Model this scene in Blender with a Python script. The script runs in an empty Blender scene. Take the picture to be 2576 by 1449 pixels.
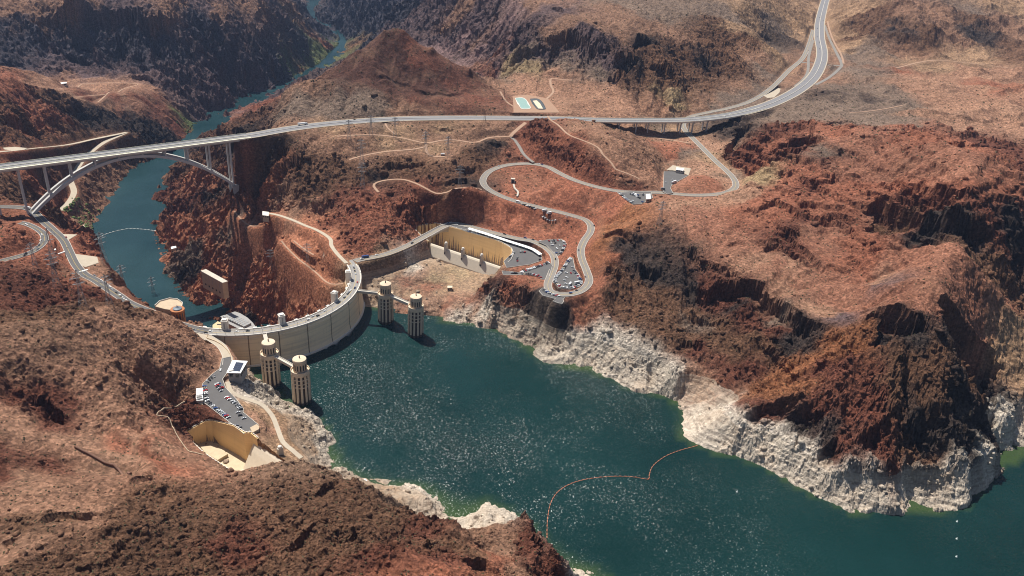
import bpy, bmesh, math, random, time
import numpy as np
from mathutils import Vector, Matrix
T0 = time.time()
random.seed(7)
rng = np.random.default_rng(7)
S = bpy.context.scene
COL = S.collection
R_ = math.radians

# ------------------------------------------------------------------ camera, sky, sun, exposure
CAM_H, PITCH, ROLL, FPX = 593.0307, 0.48738418, -0.07536588, 2031.819
CXP, CYP = 1288.0, 724.5
_cp, _sp = math.cos(PITCH), math.sin(PITCH)
_r0 = np.array([1., 0, 0]); FWD = np.array([0, _cp, -_sp]); _d0 = np.array([0, -_sp, -_cp])
RIGHT = math.cos(ROLL) * _r0 + math.sin(ROLL) * _d0
DOWN = -math.sin(ROLL) * _r0 + math.cos(ROLL) * _d0
EYE = np.array([0, 0, CAM_H])
cam_d = bpy.data.cameras.new('camera'); cam = bpy.data.objects.new('camera', cam_d); COL.objects.link(cam)
cam_d.sensor_fit = 'HORIZONTAL'; cam_d.sensor_width = 36.0
cam_d.lens = 36.0 * FPX / 2576.0
cam_d.clip_start = 1.0; cam_d.clip_end = 60000.0
m = Matrix.Identity(4)
for i in range(3):
    m[i][0] = RIGHT[i]; m[i][1] = -DOWN[i]; m[i][2] = -FWD[i]; m[i][3] = EYE[i]
cam.matrix_world = m
S.camera = cam

SUN_EL, SUN_AZ = 62.0, -46.0       # azimuth measured from +Y towards +X
w = bpy.data.worlds.new('World'); S.world = w; w.use_nodes = True
nt = w.node_tree; nt.nodes.clear()
sky = nt.nodes.new('ShaderNodeTexSky'); sky.sky_type = 'NISHITA'; sky.sun_disc = False
sky.sun_elevation = R_(SUN_EL); sky.sun_rotation = R_(SUN_AZ)
bg = nt.nodes.new('ShaderNodeBackground'); bg.inputs['Strength'].default_value = 0.056
wo = nt.nodes.new('ShaderNodeOutputWorld')
nt.links.new(sky.outputs[0], bg.inputs['Color']); nt.links.new(bg.outputs[0], wo.inputs['Surface'])
sd = bpy.data.lights.new('sun', 'SUN'); sd.energy = 4.8; sd.angle = R_(0.53); sd.color = (1.0, 0.95, 0.87)
so = bpy.data.objects.new('sun', sd); COL.objects.link(so)
sdir = Vector((math.sin(R_(SUN_AZ)) * math.cos(R_(SUN_EL)), math.cos(R_(SUN_AZ)) * math.cos(R_(SUN_EL)), math.sin(R_(SUN_EL))))
so.rotation_euler = sdir.to_track_quat('Z', 'Y').to_euler(); so.location = (0, 600, 1500)
S.view_settings.view_transform = 'Standard'; S.view_settings.look = 'None'
S.view_settings.exposure = 0.53; S.view_settings.gamma = 1.0
S.cycles.filter_width = 1.05; S.cycles.sample_clamp_direct = 2.0; S.cycles.max_bounces = 5; S.cycles.diffuse_bounces = 3; S.cycles.glossy_bounces = 2

# ------------------------------------------------------------------ small helpers
def ray(u, v):
    d = (u - CXP) * RIGHT / FPX + (v - CYP) * DOWN / FPX + FWD
    return d
def at(u, v, z):
    d = ray(u, v); t = (z - CAM_H) / d[2]
    return EYE + d * t
def proj(P):
    v = np.atleast_2d(P) - EYE; z = v @ FWD
    return np.c_[CXP + FPX * (v @ RIGHT) / z, CYP + FPX * (v @ DOWN) / z]
def zz(k, ox, oy):
    return lambda x, y: (x * k + ox, y * k + oy)
Z1 = zz(.3241, 469.6, 603.7); Z2 = zz(.3704, 0, 268.3); Z3 = zz(.2604, 1006.2, 469.6); Z4 = zz(.3241, 335.4, 804.96)
Z5 = zz(.2778, 805, 737.9); ZA = zz(.3333, 0, 0); ZB = zz(.3333, 858.7, 0); ZC = zz(.3333, 1717.3, 0)
ZD = zz(.3333, 1717.3, 483); ZE = zz(.3333, 1717.3, 966); ZF = zz(.3333, 858.7, 966); ZG = zz(.3333, 0, 966)
SA = zz(.12035, 1019.6, 550.1); SB = zz(.19444, 469.6, 925.7); SC = zz(.09375, 483, 778.1); SD = zz(.1759, 1542.8, 268.3)

def tag(o, label=None, cat=None, group=None, kind=None):
    if label: o['label'] = label
    if cat: o['category'] = cat
    if group: o['group'] = group
    if kind: o['kind'] = kind
    return o
def empty(name, loc=(0, 0, 0), rz=0.0):
    o = bpy.data.objects.new(name, None); COL.objects.link(o); o.location = loc; o.rotation_euler = (0, 0, rz)
    o.empty_display_size = 2
    return o
def link_mesh(name, verts, faces, mat, parent=None, smooth=False):
    me = bpy.data.meshes.new(name); me.from_pydata([tuple(v) for v in verts], [], faces); me.update()
    if mat is not None:
        for q in (mat if isinstance(mat, (list, tuple)) else [mat]): me.materials.append(q)
    if smooth: me.polygons.foreach_set('use_smooth', [True] * len(me.polygons))
    o = bpy.data.objects.new(name, me); COL.objects.link(o)
    if parent: o.parent = parent
    return o
class MB:
    """collects shapes of one part into one mesh"""
    def __init__(s): s.v = []; s.f = []; s.mi = []; s.cur = 0
    def add(s, vs, fs):
        b = len(s.v); s.v += [tuple(map(float, p)) for p in vs]; s.f += [tuple(i + b for i in f) for f in fs]; s.mi += [s.cur] * len(fs)
    def box(s, c, size, rz=0.0, taper=1.0):
        sx, sy, sz = [q / 2 for q in size]; cs, sn = math.cos(rz), math.sin(rz); P = []
        for z, k in ((-sz, 1.0), (sz, taper)):
            for x, y in ((-sx, -sy), (sx, -sy), (sx, sy), (-sx, sy)):
                x2, y2 = x * k, y * k
                P.append((c[0] + x2 * cs - y2 * sn, c[1] + x2 * sn + y2 * cs, c[2] + z))
        s.add(P, [(0, 3, 2, 1), (4, 5, 6, 7), (0, 1, 5, 4), (1, 2, 6, 5), (2, 3, 7, 6), (3, 0, 4, 7)])
    def bar(s, a, b, wd, ht=None):
        a = Vector(a); b = Vector(b); ht = ht or wd; d = (b - a)
        if d.length < 1e-6: return
        d.normalize(); up = Vector((0, 0, 1)) if abs(d.z) < .98 else Vector((1, 0, 0))
        x = d.cross(up).normalized(); y = x.cross(d).normalized(); P = []
        for p in (a, b):
            for i, j in ((-1, -1), (1, -1), (1, 1), (-1, 1)): P.append(p + x * (i * wd / 2) + y * (j * ht / 2))
        s.add(P, [(0, 3, 2, 1), (4, 5, 6, 7), (0, 1, 5, 4), (1, 2, 6, 5), (2, 3, 7, 6), (3, 0, 4, 7)])
    def lathe(s, prof, c=(0, 0, 0), n=32, cap=True):
        P = []; F = []
        for r, z in prof:
            for i in range(n):
                a = 2 * math.pi * i / n; P.append((c[0] + r * math.cos(a), c[1] + r * math.sin(a), c[2] + z))
        for k in range(len(prof) - 1):
            for i in range(n):
                j = (i + 1) % n; F.append((k * n + i, k * n + j, (k + 1) * n + j, (k + 1) * n + i))
        if cap:
            F.append(tuple(range(n - 1, -1, -1))); F.append(tuple((len(prof) - 1) * n + i for i in range(n)))
        s.add(P, F)
    def sweep(s, path, section, closed_section=True):
        """section: list of (offset to the right, dz); path: list of (x,y,z)"""
        path = [Vector(p) for p in path]; n = len(section); P = []; F = []
        for i, p in enumerate(path):
            t = (path[min(i + 1, len(path) - 1)] - path[max(i - 1, 0)]); t.z = 0; t.normalize()
            r = Vector((t.y, -t.x, 0))
            for o, dz in section: P.append(p + r * o + Vector((0, 0, dz)))
        for i in range(len(path) - 1):
            for k in range(n if closed_section else n - 1):
                j = (k + 1) % n; F.append((i * n + k, i * n + j, (i + 1) * n + j, (i + 1) * n + k))
        if closed_section:
            F.append(tuple(range(n))); F.append(tuple((len(path) - 1) * n + k for k in range(n - 1, -1, -1)))
        s.add(P, F)
    def prism(s, poly, z0, z1):
        n = len(poly)
        P = [(x, y, z0) for x, y in poly] + [(x, y, z1) for x, y in poly]
        F = [tuple(range(n - 1, -1, -1)), tuple(range(n, 2 * n))]
        for i in range(n):
            j = (i + 1) % n; F.append((i, j, n + j, n + i))
        s.add(P, F)
    def build(s, name, mat, parent=None, smooth=False):
        o = link_mesh(name, s.v, s.f, mat, parent, smooth)
        if any(s.mi): o.data.polygons.foreach_set('material_index', s.mi)
        return o

# ------------------------------------------------------------------ materials
def new_mat(name):
    mt = bpy.data.materials.new(name); mt.use_nodes = True; n = mt.node_tree
    b = n.nodes['Principled BSDF']; return mt, n, b
def node(n, t, **kw):
    x = n.nodes.new(t)
    for k, v in kw.items():
        if hasattr(x, k): setattr(x, k, v)
    return x
def inp(nd, name, v):
    nd.inputs[name].default_value = v
def noise(n, scale, detail=4, rough=.55, vec=None):
    t = node(n, 'ShaderNodeTexNoise'); inp(t, 'Scale', scale); inp(t, 'Detail', detail); inp(t, 'Roughness', rough)
    if vec is not None: n.links.new(vec, t.inputs['Vector'])
    return t
def ramp(n, src, stops):
    r = node(n, 'ShaderNodeValToRGB'); e = r.color_ramp.elements
    while len(e) < len(stops): e.new(.5)
    for q, (p, c) in zip(e, stops): q.position = p; q.color = (*c, 1) if len(c) == 3 else c
    n.links.new(src, r.inputs[0]); return r
def mixc(n, a, b, fac, mode='MIX'):
    x = node(n, 'ShaderNodeMix', data_type='RGBA', blend_type=mode)
    for sock, val in ((x.inputs['Factor'], fac), (x.inputs['A'], a), (x.inputs['B'], b)):
        if hasattr(val, 'is_linked') or hasattr(val, 'links'): n.links.new(val, sock)
        elif isinstance(val, (int, float)): sock.default_value = val
        else: sock.default_value = (*val, 1)
    return x.outputs['Result']
def math_(n, op, a, b=None, c=None, clamp=False):
    x = node(n, 'ShaderNodeMath', operation=op); x.use_clamp = clamp
    for i, val in enumerate((a, b, c)):
        if val is None: continue
        if hasattr(val, 'links'): n.links.new(val, x.inputs[i])
        else: x.inputs[i].default_value = val
    return x.outputs[0]
def simple(name, col, rough=.8, metal=0.0, var=.18, scale=.3, bump=0.0, spec=.3):
    mt, n, b = new_mat(name)
    geo = node(n, 'ShaderNodeNewGeometry')
    t = noise(n, scale, 5, .6, geo.outputs['Position'])
    k = math_(n, 'MULTIPLY_ADD', t.outputs[0], 2 * var, 1 - var)
    c = mixc(n, col, (0, 0, 0), 0.0)
    x = node(n, 'ShaderNodeVectorMath', operation='SCALE'); n.links.new(c, x.inputs[0]); n.links.new(k, x.inputs['Scale'])
    n.links.new(x.outputs[0], b.inputs['Base Color'])
    inp(b, 'Roughness', rough); inp(b, 'Metallic', metal); inp(b, 'Specular IOR Level', spec)
    if bump:
        bp = node(n, 'ShaderNodeBump'); inp(bp, 'Strength', bump); inp(bp, 'Distance', .5); n.links.new(t.outputs[0], bp.inputs['Height'])
        n.links.new(bp.outputs[0], b.inputs['Normal'])
    return mt
# ------------------------------------------------------------------ terrain description
# every point is a real place: (u, v) is the direction it is seen in, z its height above the lake (m)
PINS = []          # polylines the ground keeps exactly
SOFT = []          # profiles that shape it roughly
def pin(*pts):
    PINS.append(np.array([at(*p) for p in pts]))
def dot(*pts):
    for p in pts: PINS.append(np.array([at(*p)]))
def world(*pts):
    PINS.append(np.array(pts, float))
def ch(u, v, z, *steps, pinit=True):
    """profile: each step goes on along a new direction with a given slope (degrees), or to a given height"""
    P = [at(u, v, z)]
    for st in steps:
        if st[2] is None: P.append(at(st[0], st[1], st[3])); continue
        d = ray(st[0], st[1]); a = P[-1]; k = math.tan(R_(st[2])); best = None
        zs = np.linspace(a[2] - 150, a[2] + 330, 2401); t = (zs - CAM_H) / d[2]
        h = np.hypot(d[0] * t - a[0], d[1] * t - a[1]); f = (zs - a[2]) - k * h
        s = np.where(np.sign(f[1:]) != np.sign(f[:-1]))[0]
        if len(s) == 0: i = int(np.argmin(np.abs(f)))
        else: i = int(s[np.argmin(np.abs(zs[s] - a[2]))]) if abs(st[2]) > 0 else int(s[0])
        P.append(EYE + d * t[i])
    P = np.array(P)
    if pinit: SOFT.append(P)
    return P
def zl(f, pts, z): return [(*f(*p), z) for p in pts]

# ---- lake shore, z = 0
SHORE_L = [(560, 925, 0), (600, 922, 0), (624, 918, 0), (650, 955, 0), (659.5, 973.5, 0), (701.6, 992, 0), (735.7, 1014, 0), (769.7, 1033, 0), (789, 1054.5, 0),
    (815, 1080, 0), (837.7, 1112.9, 0), (841, 1155, 0), (866.9, 1187, 0), (915.5, 1211, 0), (951, 1226, 0), (992, 1222.7, 0), (1040, 1219, 0), (1055, 1216, 0),
    (1072, 1232.7, 0), (1097, 1250, 0), (1115, 1275, 0), (1135, 1292, 0), (1155, 1296, 0), (1192, 1283, 0), (1218.7, 1262, 0), (1242, 1270, 0), (1268, 1292, 0),
    (1305, 1304, 0), (1340, 1345, 0), (1372, 1400, 0), (1405, 1425, 0), (1440, 1420, 0), (1455, 1437, 0), (1492, 1437, 0), (1518, 1449, 0), (1560, 1500, 0), (1600, 1640, 0), (1640, 1800, 0)]
SHORE_R = [(905, 783, 0), (917, 788, 0), (949, 780, 0), (988, 775.5, 0), (1020, 775.5, 0), (1066, 809, 0), (1099, 811, 0), (1133, 809, 0), (1166, 811, 0), (1194, 814, 0),
    (1216, 821, 0), (1249, 825, 0), (1277, 838, 0), (1305, 855, 0), (1322, 874, 0), (1347, 888, 0), (1369, 905, 0), (1402, 918.5, 0), (1433, 927, 0), (1472, 930, 0),
    (1520, 942, 0), (1560, 957, 0), (1590, 985, 0), (1640, 989, 0), (1680, 996, 0), (1702, 1008, 0), (1713, 1032, 0), (1722, 1060, 0), (1718, 1085, 0), (1717, 1107, 0),
    (1750, 1121, 0), (1807, 1139, 0), (1827, 1149, 0), (1860, 1148, 0), (1904, 1166, 0), (1947, 1186, 0), (1984, 1211, 0), (2024, 1229, 0), (2057, 1246, 0), (2121, 1271, 0),
    (2141, 1294, 0), (2177, 1294, 0), (2184, 1283, 0), (2227, 1288, 0), (2284, 1294, 0), (2371, 1294, 0), (2434, 1281, 0), (2439, 1249, 0), (2477, 1226, 0), (2501, 1199, 0),
    (2524, 1169, 0), (2527, 1159, 0), (2550, 1166, 0), (2571, 1152, 0), (2640, 1120, 0), (2760, 1080, 0), (3000, 980, 0), (3300, 900, 0)]
pin(*SHORE_L); pin(*SHORE_R)
# lake bed
for P in ([(800, 950), (900, 900), (1000, 880), (1150, 900), (1250, 920)], [(800, 1000), (900, 1080), (900, 1150)], [(960, 1000), (1300, 980), (1500, 1030), (1650, 1060)],
          [(1000, 1150), (1250, 1180), (1500, 1200), (1700, 1180), (1900, 1240)], [(1350, 1260), (1600, 1320), (1950, 1340), (2300, 1370), (2500, 1300), (2700, 1200), (3200, 1000)],
          [(1600, 1440), (2000, 1430), (2600, 1440), (3000, 1200)], [(700, 960), (760, 990)], [(930, 820), (1000, 830), (1100, 850)], [(1720, 1500), (2300, 1600), (3000, 1500)], [(1760, 1700), (2600, 1900)]):
    pin(*[(u, v, -26) for u, v in P])
# top of the bleached band on the cliffs
RING_R = [(1299, 762, 36), (1333, 778, 36), (1374, 796, 38), (1430, 818, 38), (1441, 822, 37), (1476, 815, 38), (1530, 848, 38), (1600, 870, 38), (1690, 903, 38), (1705, 938, 38),
    (1722, 925, 38), (1760, 922, 38), (1810, 945, 38), (1860, 966, 38), (1871, 1003, 38), (1864, 1033, 38), (1867, 1059, 38), (1917, 1069, 38), (1964, 1079, 38), (1994, 1096, 38), (2031, 1123, 38), (2084, 1146, 38),
    (2117, 1166, 38), (2200, 1174, 38), (2257, 1173, 38), (2300, 1166, 38), (2350, 1166, 38), (2431, 1169, 38), (2441, 1153, 38), (2457, 1143, 38), (2520, 1126, 38),
    (2524, 1083, 38), (2534, 1049, 38), (2544, 1033, 38), (2561, 986, 38), (2640, 960, 38)]
pin(*RING_R)
# ---- near hill, bottom of the view
pin((-60, 1236, 112), (0, 1230, 110), (100, 1215, 105), (200, 1210, 100), (330, 1197, 95), (420, 1190, 90), (500, 1192, 86), (560, 1182, 84), (620, 1175, 80), (680, 1168, 78), (740, 1160, 76), (800, 1165, 74),
    (860, 1190, 72), (920, 1215, 72), (960, 1240, 72), (1010, 1265, 74), (1080, 1290, 76), (1130, 1310, 76), (1180, 1332, 78), (1212, 1365, 80), (1222, 1400, 80), (1200, 1449, 84), (1180, 1560, 90))
pin((0, 1300, 118), (150, 1300, 118), (300, 1310, 114), (450, 1300, 106), (600, 1290, 100), (800, 1270, 88), (900, 1300, 86), (1000, 1330, 88), (1120, 1360, 88))
pin((0, 1449, 138), (300, 1449, 140), (600, 1449, 132), (900, 1449, 118), (1100, 1449, 102))
pin((-200, 1700, 160), (600, 1700, 160), (1000, 1700, 135), (1300, 1700, 80), (1450, 1600, 40))
dot((300, 1370, 134), (520, 1370, 116), (700, 1400, 124), (820, 1350, 104), (480, 1420, 128), (1000, 1390, 100), (240, 1400, 136))
# foot of its hidden far side
pin((420, 1180, 66), (560, 1172, 46), (640, 1168, 36)); world((-150, 628, 30), (-110, 600, 14)); world((-60, 580, 8), (-30, 560, 6))
# spur by the water
pin((1180, 1322, 40), (1240, 1318, 38), (1305, 1308, 40), (1322, 1300, 48), (1352, 1320, 56), (1378, 1344, 60), (1392, 1374, 62), (1412, 1404, 58), (1430, 1432, 44), (1450, 1449, 38))
pin((1200, 1340, 52), (1240, 1360, 56), (1290, 1400, 64), (1320, 1449, 70), (1350, 1560, 70)); dot((1340, 1380, 64), (1290, 1340, 52), (1380, 1440, 60))
pin((1130, 1318, 50), (1180, 1322, 40))
# shelf of pale rock below the near hill (between hill and water)
pin((1000, 1238, 22), (1060, 1232, 18), (1085, 1252, 20)); dot((960, 1232, 10), (1200, 1296, 12), (1240, 1296, 16), (1270, 1303, 18))
# ---- shore terrace with the car park of the near spillway
pin((600, 950, 40), (640, 968, 30), (660, 985, 16)); pin((650, 1010, 34), (700, 1040, 28), (740, 1030, 16), (760, 1040, 10)); pin((690, 1110, 34), (740, 1120, 26), (800, 1110, 10), (825, 1120, 5))
pin((740, 1150, 34), (790, 1145, 20), (825, 1150, 8)); pin((630, 990, 41), (655, 1030, 40), (680, 1070, 38), (700, 1100, 36), (760, 1155, 33))
dot((590, 985, 45), (630, 1040, 44), (655, 1075, 44), (690, 1060, 34), (720, 1080, 30))
# ---- slope on the left, between the near spillway and the canyon road
pin((-60, 1040, 108), (0, 1035, 106), (70, 1010, 104), (140, 1040, 90), (180, 1050, 84)); pin((60, 1030, 84), (100, 1055, 80), (150, 1062, 79))
pin((0, 1110, 98), (100, 1150, 84), (200, 1180, 74), (330, 1192, 66)); pin((-60, 1180, 104), (0, 1190, 98), (120, 1190, 86), (250, 1200, 74), (330, 1200, 66))
pin((180, 1060, 84), (250, 1095, 74), (330, 1140, 66), (420, 1165, 60), (470, 1175, 56)); pin((300, 1020, 88), (400, 1044, 60), (423, 1056, 57), (445, 1105, 53), (475, 1132, 49), (515, 1146, 46), (580, 1182, 42))
pin((400, 1044, 60), (430, 1020, 56), (470, 997, 52), (495, 1012, 48)); dot((250, 1050, 84), (350, 1090, 66), (120, 1090, 90)); pin((448, 1066, 20), (480, 1066, 13), (512, 1050, 13), (545, 1050, 18), (575, 1058, 28))
ch(470, 997, 52, (440, 960, 22), (400, 910, 22), (360, 850, 22), (320, 800, 18)); ch(528, 960, 46, (500, 930, 30), (460, 880, 25), (420, 830, 22), (390, 790, 20))
ch(300, 1020, 88, (260, 960, 20), (200, 900, 16), (160, 840, 14), (130, 800, 10)); ch(140, 1020, 100, (80, 960, 18), (30, 900, 15), (0, 850, 12)); ch(0, 1000, 112, (-40, 940, 15), (-60, 860, 10))
ch(556, 930, 47, (545, 900, 40), (535, 875, 30), (515, 850, 25), (500, 838, 20)); ch(558, 890, 47, (520, 868, 35), (480, 840, 30), (440, 820, 20), (400, 800, 20))
# its far edge, above the canyon road
pin((0, 800, 128), (60, 790, 120), (130, 790, 112), (200, 786, 104), (260, 776, 96), (310, 772, 88), (350, 772, 80), (395, 778, 72), (440, 795, 66), (475, 812, 58), (500, 835, 48))
pin((0, 770, 110), (60, 740, 92), (110, 740, 80), (170, 740, 66), (215, 730, 54)); pin((0, 720, 92), (60, 690, 82), (110, 690, 70), (160, 690, 56)); pin((0, 690, 80), (60, 660, 72), (120, 640, 66))
pin((0, 590, 84), (40, 585, 84), (75, 600, 78)); dot((30, 560, 76), (0, 545, 70), (70, 545, 60), (110, 590, 62), (140, 640, 56))
# ---- canyon floor and walls
RIV_L = [(700, 930, -134), (600, 890, -134), (520, 868, -134), (440, 840, -134), (360, 805, -134), (300, 760, -134), (255, 710, -134), (235, 650, -134), (231, 602, -134), (233, 565, -134), (230, 550, -134), (259, 516, -134), (296, 476, -134), (322, 439, -134), (352, 416, -134),
    (393, 396, -134), (437, 376, -134), (462, 352, -134), (478, 339, -134), (500, 318, -134), (518, 304, -134), (574, 289, -134), (595, 279, -134), (608, 264, -134), (653, 247, -134), (700, 230, -134), (757, 202, -134), (808, 172, -134), (850, 130, -134), (853, 97, -134), (800, 74, -134), (762, 46, -134), (758, 24, -134), (790, -5, -134), (800, -40, -134)]
RIV_R = [(700, 830, -134), (575, 810, -134), (522, 800, -134), (500, 765, -134), (452, 728, -134), (426, 694, -134), (419, 676, -134), (428, 639, -134), (393, 620, -134), (385, 602, -134), (393, 565, -134), (404, 528, -134), (406, 513, -134), (391, 498, -134), (407, 468, -134),
    (419, 442, -134), (463, 409, -134), (482, 379, -134), (493, 365, -134), (520, 345, -134), (560, 320, -134), (590, 300, -134), (625, 280, -134), (676, 250, -134), (722, 232, -134), (782, 206, -134), (828, 170, -134), (866, 130, -134), (876, 97, -134), (845, 76, -134), (800, 52, -134), (792, 25, -134), (815, 0, -134), (850, -40, -134)]
pin((757, 176, -131), (805, 158, -131), (836, 118, -131), (834, 100, -131)); pin((735, 58, 0), (770, 56, -45), (800, 66, -78), (826, 84, -112))
pin(*RIV_L); pin(*RIV_R)
pin(*[((a[0] + b[0]) / 2, (a[1] + b[1]) / 2, -152) for a, b in zip(RIV_L, RIV_R)])
# left bank
pin((215, 690, 44), (245, 642, 30), (232, 602, 0)) ; pin((289, 694, 38), (244.5, 642, 34), (215, 600, 20), (195, 560, 10)); pin((310, 720, 40), (355, 760, 40), (392, 783, 40), (420, 800, 42), (450, 815, 43))
ch(230, 550, -134, (215, 560, 12), (200, 575, 25)); pin((200, 575, -118), (170, 560, -70), (150, 550, -40), (125, 540, 0), (95, 522, 38))
ch(259, 516, -134, (230, 480, 28), (200, 470, 28)); ch(296, 476, -134, (260, 440, 32), (225, 410, 30), (215, 395, 10)); ch(322, 439, -134, (300, 400, 35), (285, 375, 30), (270, 362, 20))
pin((95, 522, 40), (60, 520, 44), (20, 515, 52), (0, 480, 54), (0, 440, 44), (0, 395, 40)); ch(95, 505, 30, (105, 470, 0), (110, 425, -6), (110, 385, -8))
ch(393, 396, -134, (375, 360, 40), (345, 335, 35), (315, 310, 25), (290, 285, 25), (255, 250, 20), (235, 232, 35), (233, 200, 3)); ch(437, 376, -134, (425, 345, 40), (410, 315, 38), (380, 280, 30), (350, 240, 30), (345, 214, 22))
ch(480, 338, -134, (455, 310, 28), (420, 272, 28), (385, 235, 26), (352, 212, 24), (300, 195, 1), (240, 190, 1))
ch(240, 345, -58, (200, 325, 20), (170, 295, 30), (140, 265, 30), (120, 240, 25), (80, 205, 22), (50, 178, 20), (20, 168, 10), (-60, 150, 10)); ch(30, 375, 36, (20, 330, 20), (10, 280, 22), (0, 220, 25), (-10, 175, 18))
ch(110, 368, -2, (90, 330, 22), (70, 290, 25), (50, 240, 25), (30, 185, 20))
P = ch(480, 338, -134, (455, 310, 28), (420, 272, 28), (385, 235, 26), (352, 212, 24), pinit=False); zm = float(P[-1][2])
pin((115, 213, zm), (230, 192, zm), (345, 210, zm), (360, 216, zm - 3)); pin((120, 225, zm - 2), (200, 228, zm - 6), (290, 222, zm - 6)); pin((165, 245, zm - 22), (240, 250, zm - 24), (300, 238, zm - 16))
# dark canyon wall beyond
ch(518, 304, -134, (500, 270, 45), (480, 240, 42), (455, 210, 35), (430, 185, 30), (405, 165, 20), (400, 150, 15), (405, 110, 55), (410, 60, 52), (415, 30, 40), (420, 0, 20), (420, -60, 15))
ch(115, 213, zm, (105, 180, 12), (100, 150, 10), (95, 120, 30), (95, 60, 50), (95, 20, 40), (95, -60, 20)); ch(345, 208, zm, (330, 180, 22), (310, 150, 18), (300, 135, 10), (300, 90, 58), (300, 30, 55), (300, 8, 35), (300, -60, 15))
ch(220, 190, zm, (210, 165, 18), (200, 140, 12), (190, 110, 50), (190, 50, 52), (180, 18, 40), (170, -60, 18))
ch(608, 264, -134, (600, 235, 48), (580, 200, 45), (560, 170, 38), (540, 150, 30), (520, 120, 52), (520, 70, 48), (520, 40, 30), (500, 0, 22), (490, -60, 14)); ch(653, 246, -134, (665, 215, 50), (665, 170, 48), (650, 130, 38), (640, 100, 35), (620, 60, 35), (600, 20, 20), (590, -60, 12))
ch(695, 224, -131, (715, 195, 50), (720, 150, 45), (710, 110, 40), (690, 70, 35), (670, 20, 22), (660, -60, 12)); ch(752, 190, -131, (748, 170, 8), (750, 140, 45), (750, 110, 45), (740, 75, 35), (720, 20, 22), (710, -60, 12))
ch(835, 110, -134, (825, 95, 40), (805, 75, 45), (780, 60, 40), (755, 40, 25), (740, 10, 20), (740, -60, 12))
# far wall right of the river
ch(888, 96, -134, (905, 70, 60), (930, 30, 60), (945, 5, 55), (960, -30, 25), (970, -80, 10)); ch(850, 74, -134, (862, 40, 60), (880, 10, 60), (890, -25, 40), (900, -80, 10)); ch(825, 30, -134, (830, 10, 55), (835, -30, 55))
ch(950, 110, -110, (985, 70, 48), (1010, 30, 45), (1030, 0, 30), (1050, -40, 12))
# ---- sugarloaf hill behind the highway
FW = [(-260, 443, 128), (0, 410, 128), (300, 374, 128), (620, 343.5, 128.5), (740, 322, 131), (860, 308, 134), (1000, 299, 137), (1150, 296.5, 140), (1340, 297.5, 145), (1430, 299, 147), (1500, 302, 148.5), (1600, 303, 150), (1720, 302, 152), (1800, 295, 154), (1860, 285, 156), (1915, 270, 159), (1965, 250, 162), (2010, 225, 166), (2045, 195, 170), (2064, 160, 174), (2068, 130, 177), (2062, 95, 180), (2062, 60, 183), (2068, 30, 186), (2078, -5, 189), (2092, -40, 192)]
FWP = np.array([at(*p) for p in FW])
PINS.append(FWP[4:11]); PINS.append(FWP[14:])
SP = []
for prof in ([(960, 295, 137), (950, 260, 15), (940, 230, 17), (930, 180, 36), (940, 130, 40), (955, 90, 41), (965, 69, 30)], [(760, 312, 132), (770, 250, 15), (790, 205, 24), (810, 165, 36), (840, 128, 38), (880, 92, 36)],
             [(860, 302, 134), (855, 250, 15), (860, 210, 22), (865, 160, 37), (890, 110, 40), (922, 75, 36)], [(1060, 295, 138), (1050, 250, 15), (1040, 215, 23), (1030, 160, 36), (1022, 108, 40), (1015, 75, 34)],
             [(1150, 290, 140), (1145, 240, 15), (1135, 195, 30), (1115, 150, 35), (1095, 112, 32)], [(1240, 285, 142), (1225, 235, 14), (1205, 200, 30), (1180, 165, 28)], [(620, 338, 126), (650, 280, 22), (690, 243, 24), (730, 211, 26)], [(690, 320, 129), (710, 260, 18), (740, 225, 24), (782, 180, 28)]):
    SP.append(ch(*prof[0], *prof[1:]))
for P in SP[:1] + SP[3:6]:                     # its far side drops away
    a = P[-1]; d = a - EYE; d[2] = 0; d /= np.linalg.norm(d)
    world(a, a + d * 60 + [0, 0, -34], a + d * 190 + [0, 0, -min(170, a[2] - 40)])
pin((520, 345, -134), (545, 330, -70), (570, 318, -10), (600, 322, 70))
# ---- hills behind the settling ponds
pin((1290, 240, 150), (1330, 235, 150), (1385, 245, 150), (1400, 278, 150), (1310, 282, 148)); pin((1280, 262, 146), (1300, 285, 146), (1340, 288, 147))
ch(1290, 240, 150, (1260, 205, 0), (1200, 155, -4), (1150, 105, -2), (1120, 60, 5), (1080, 20, 9), (1060, -60, 6)); ch(1290, 240, 150, (1280, 195, 2), (1260, 150, 3), (1220, 110, 2), (1180, 60, 7), (1150, 10, 10), (1130, -60, 5))
ch(1380, 242, 150, (1390, 200, 6), (1340, 180, 6), (1315, 150, 30), (1300, 125, 40), (1310, 85, 22), (1305, 72, 30), (1290, 40, 6), (1250, 0, 8), (1200, -60, 6))
ch(1480, 290, 148, (1480, 250, 5), (1480, 195, 7), (1500, 160, 32), (1480, 110, 42), (1440, 84, 25), (1440, 60, 9), (1480, 20, 8), (1500, -60, 5)); ch(1600, 285, 150, (1600, 250, 6), (1590, 210, 16), (1560, 180, 22), (1560, 128, 44), (1530, 108, 12), (1580, 60, 8), (1650, 10, 9), (1650, -60, 5))
ch(1690, 285, 150, (1705, 245, 6), (1735, 205, 16), (1740, 170, 32), (1720, 140, 12), (1720, 90, 13), (1780, 60, 12), (1800, 10, 7), (1800, -60, 3)); ch(1830, 262, 152, (1830, 225, 6), (1830, 190, 9), (1860, 160, 22), (1850, 130, 14), (1880, 95, 16), (1870, 60, 12), (1900, 20, 6), (1900, -60, 3))
ch(1930, 150, 165, (1920, 120, 8), (1940, 80, 12), (1960, 40, 10), (1970, -20, 4))
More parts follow.
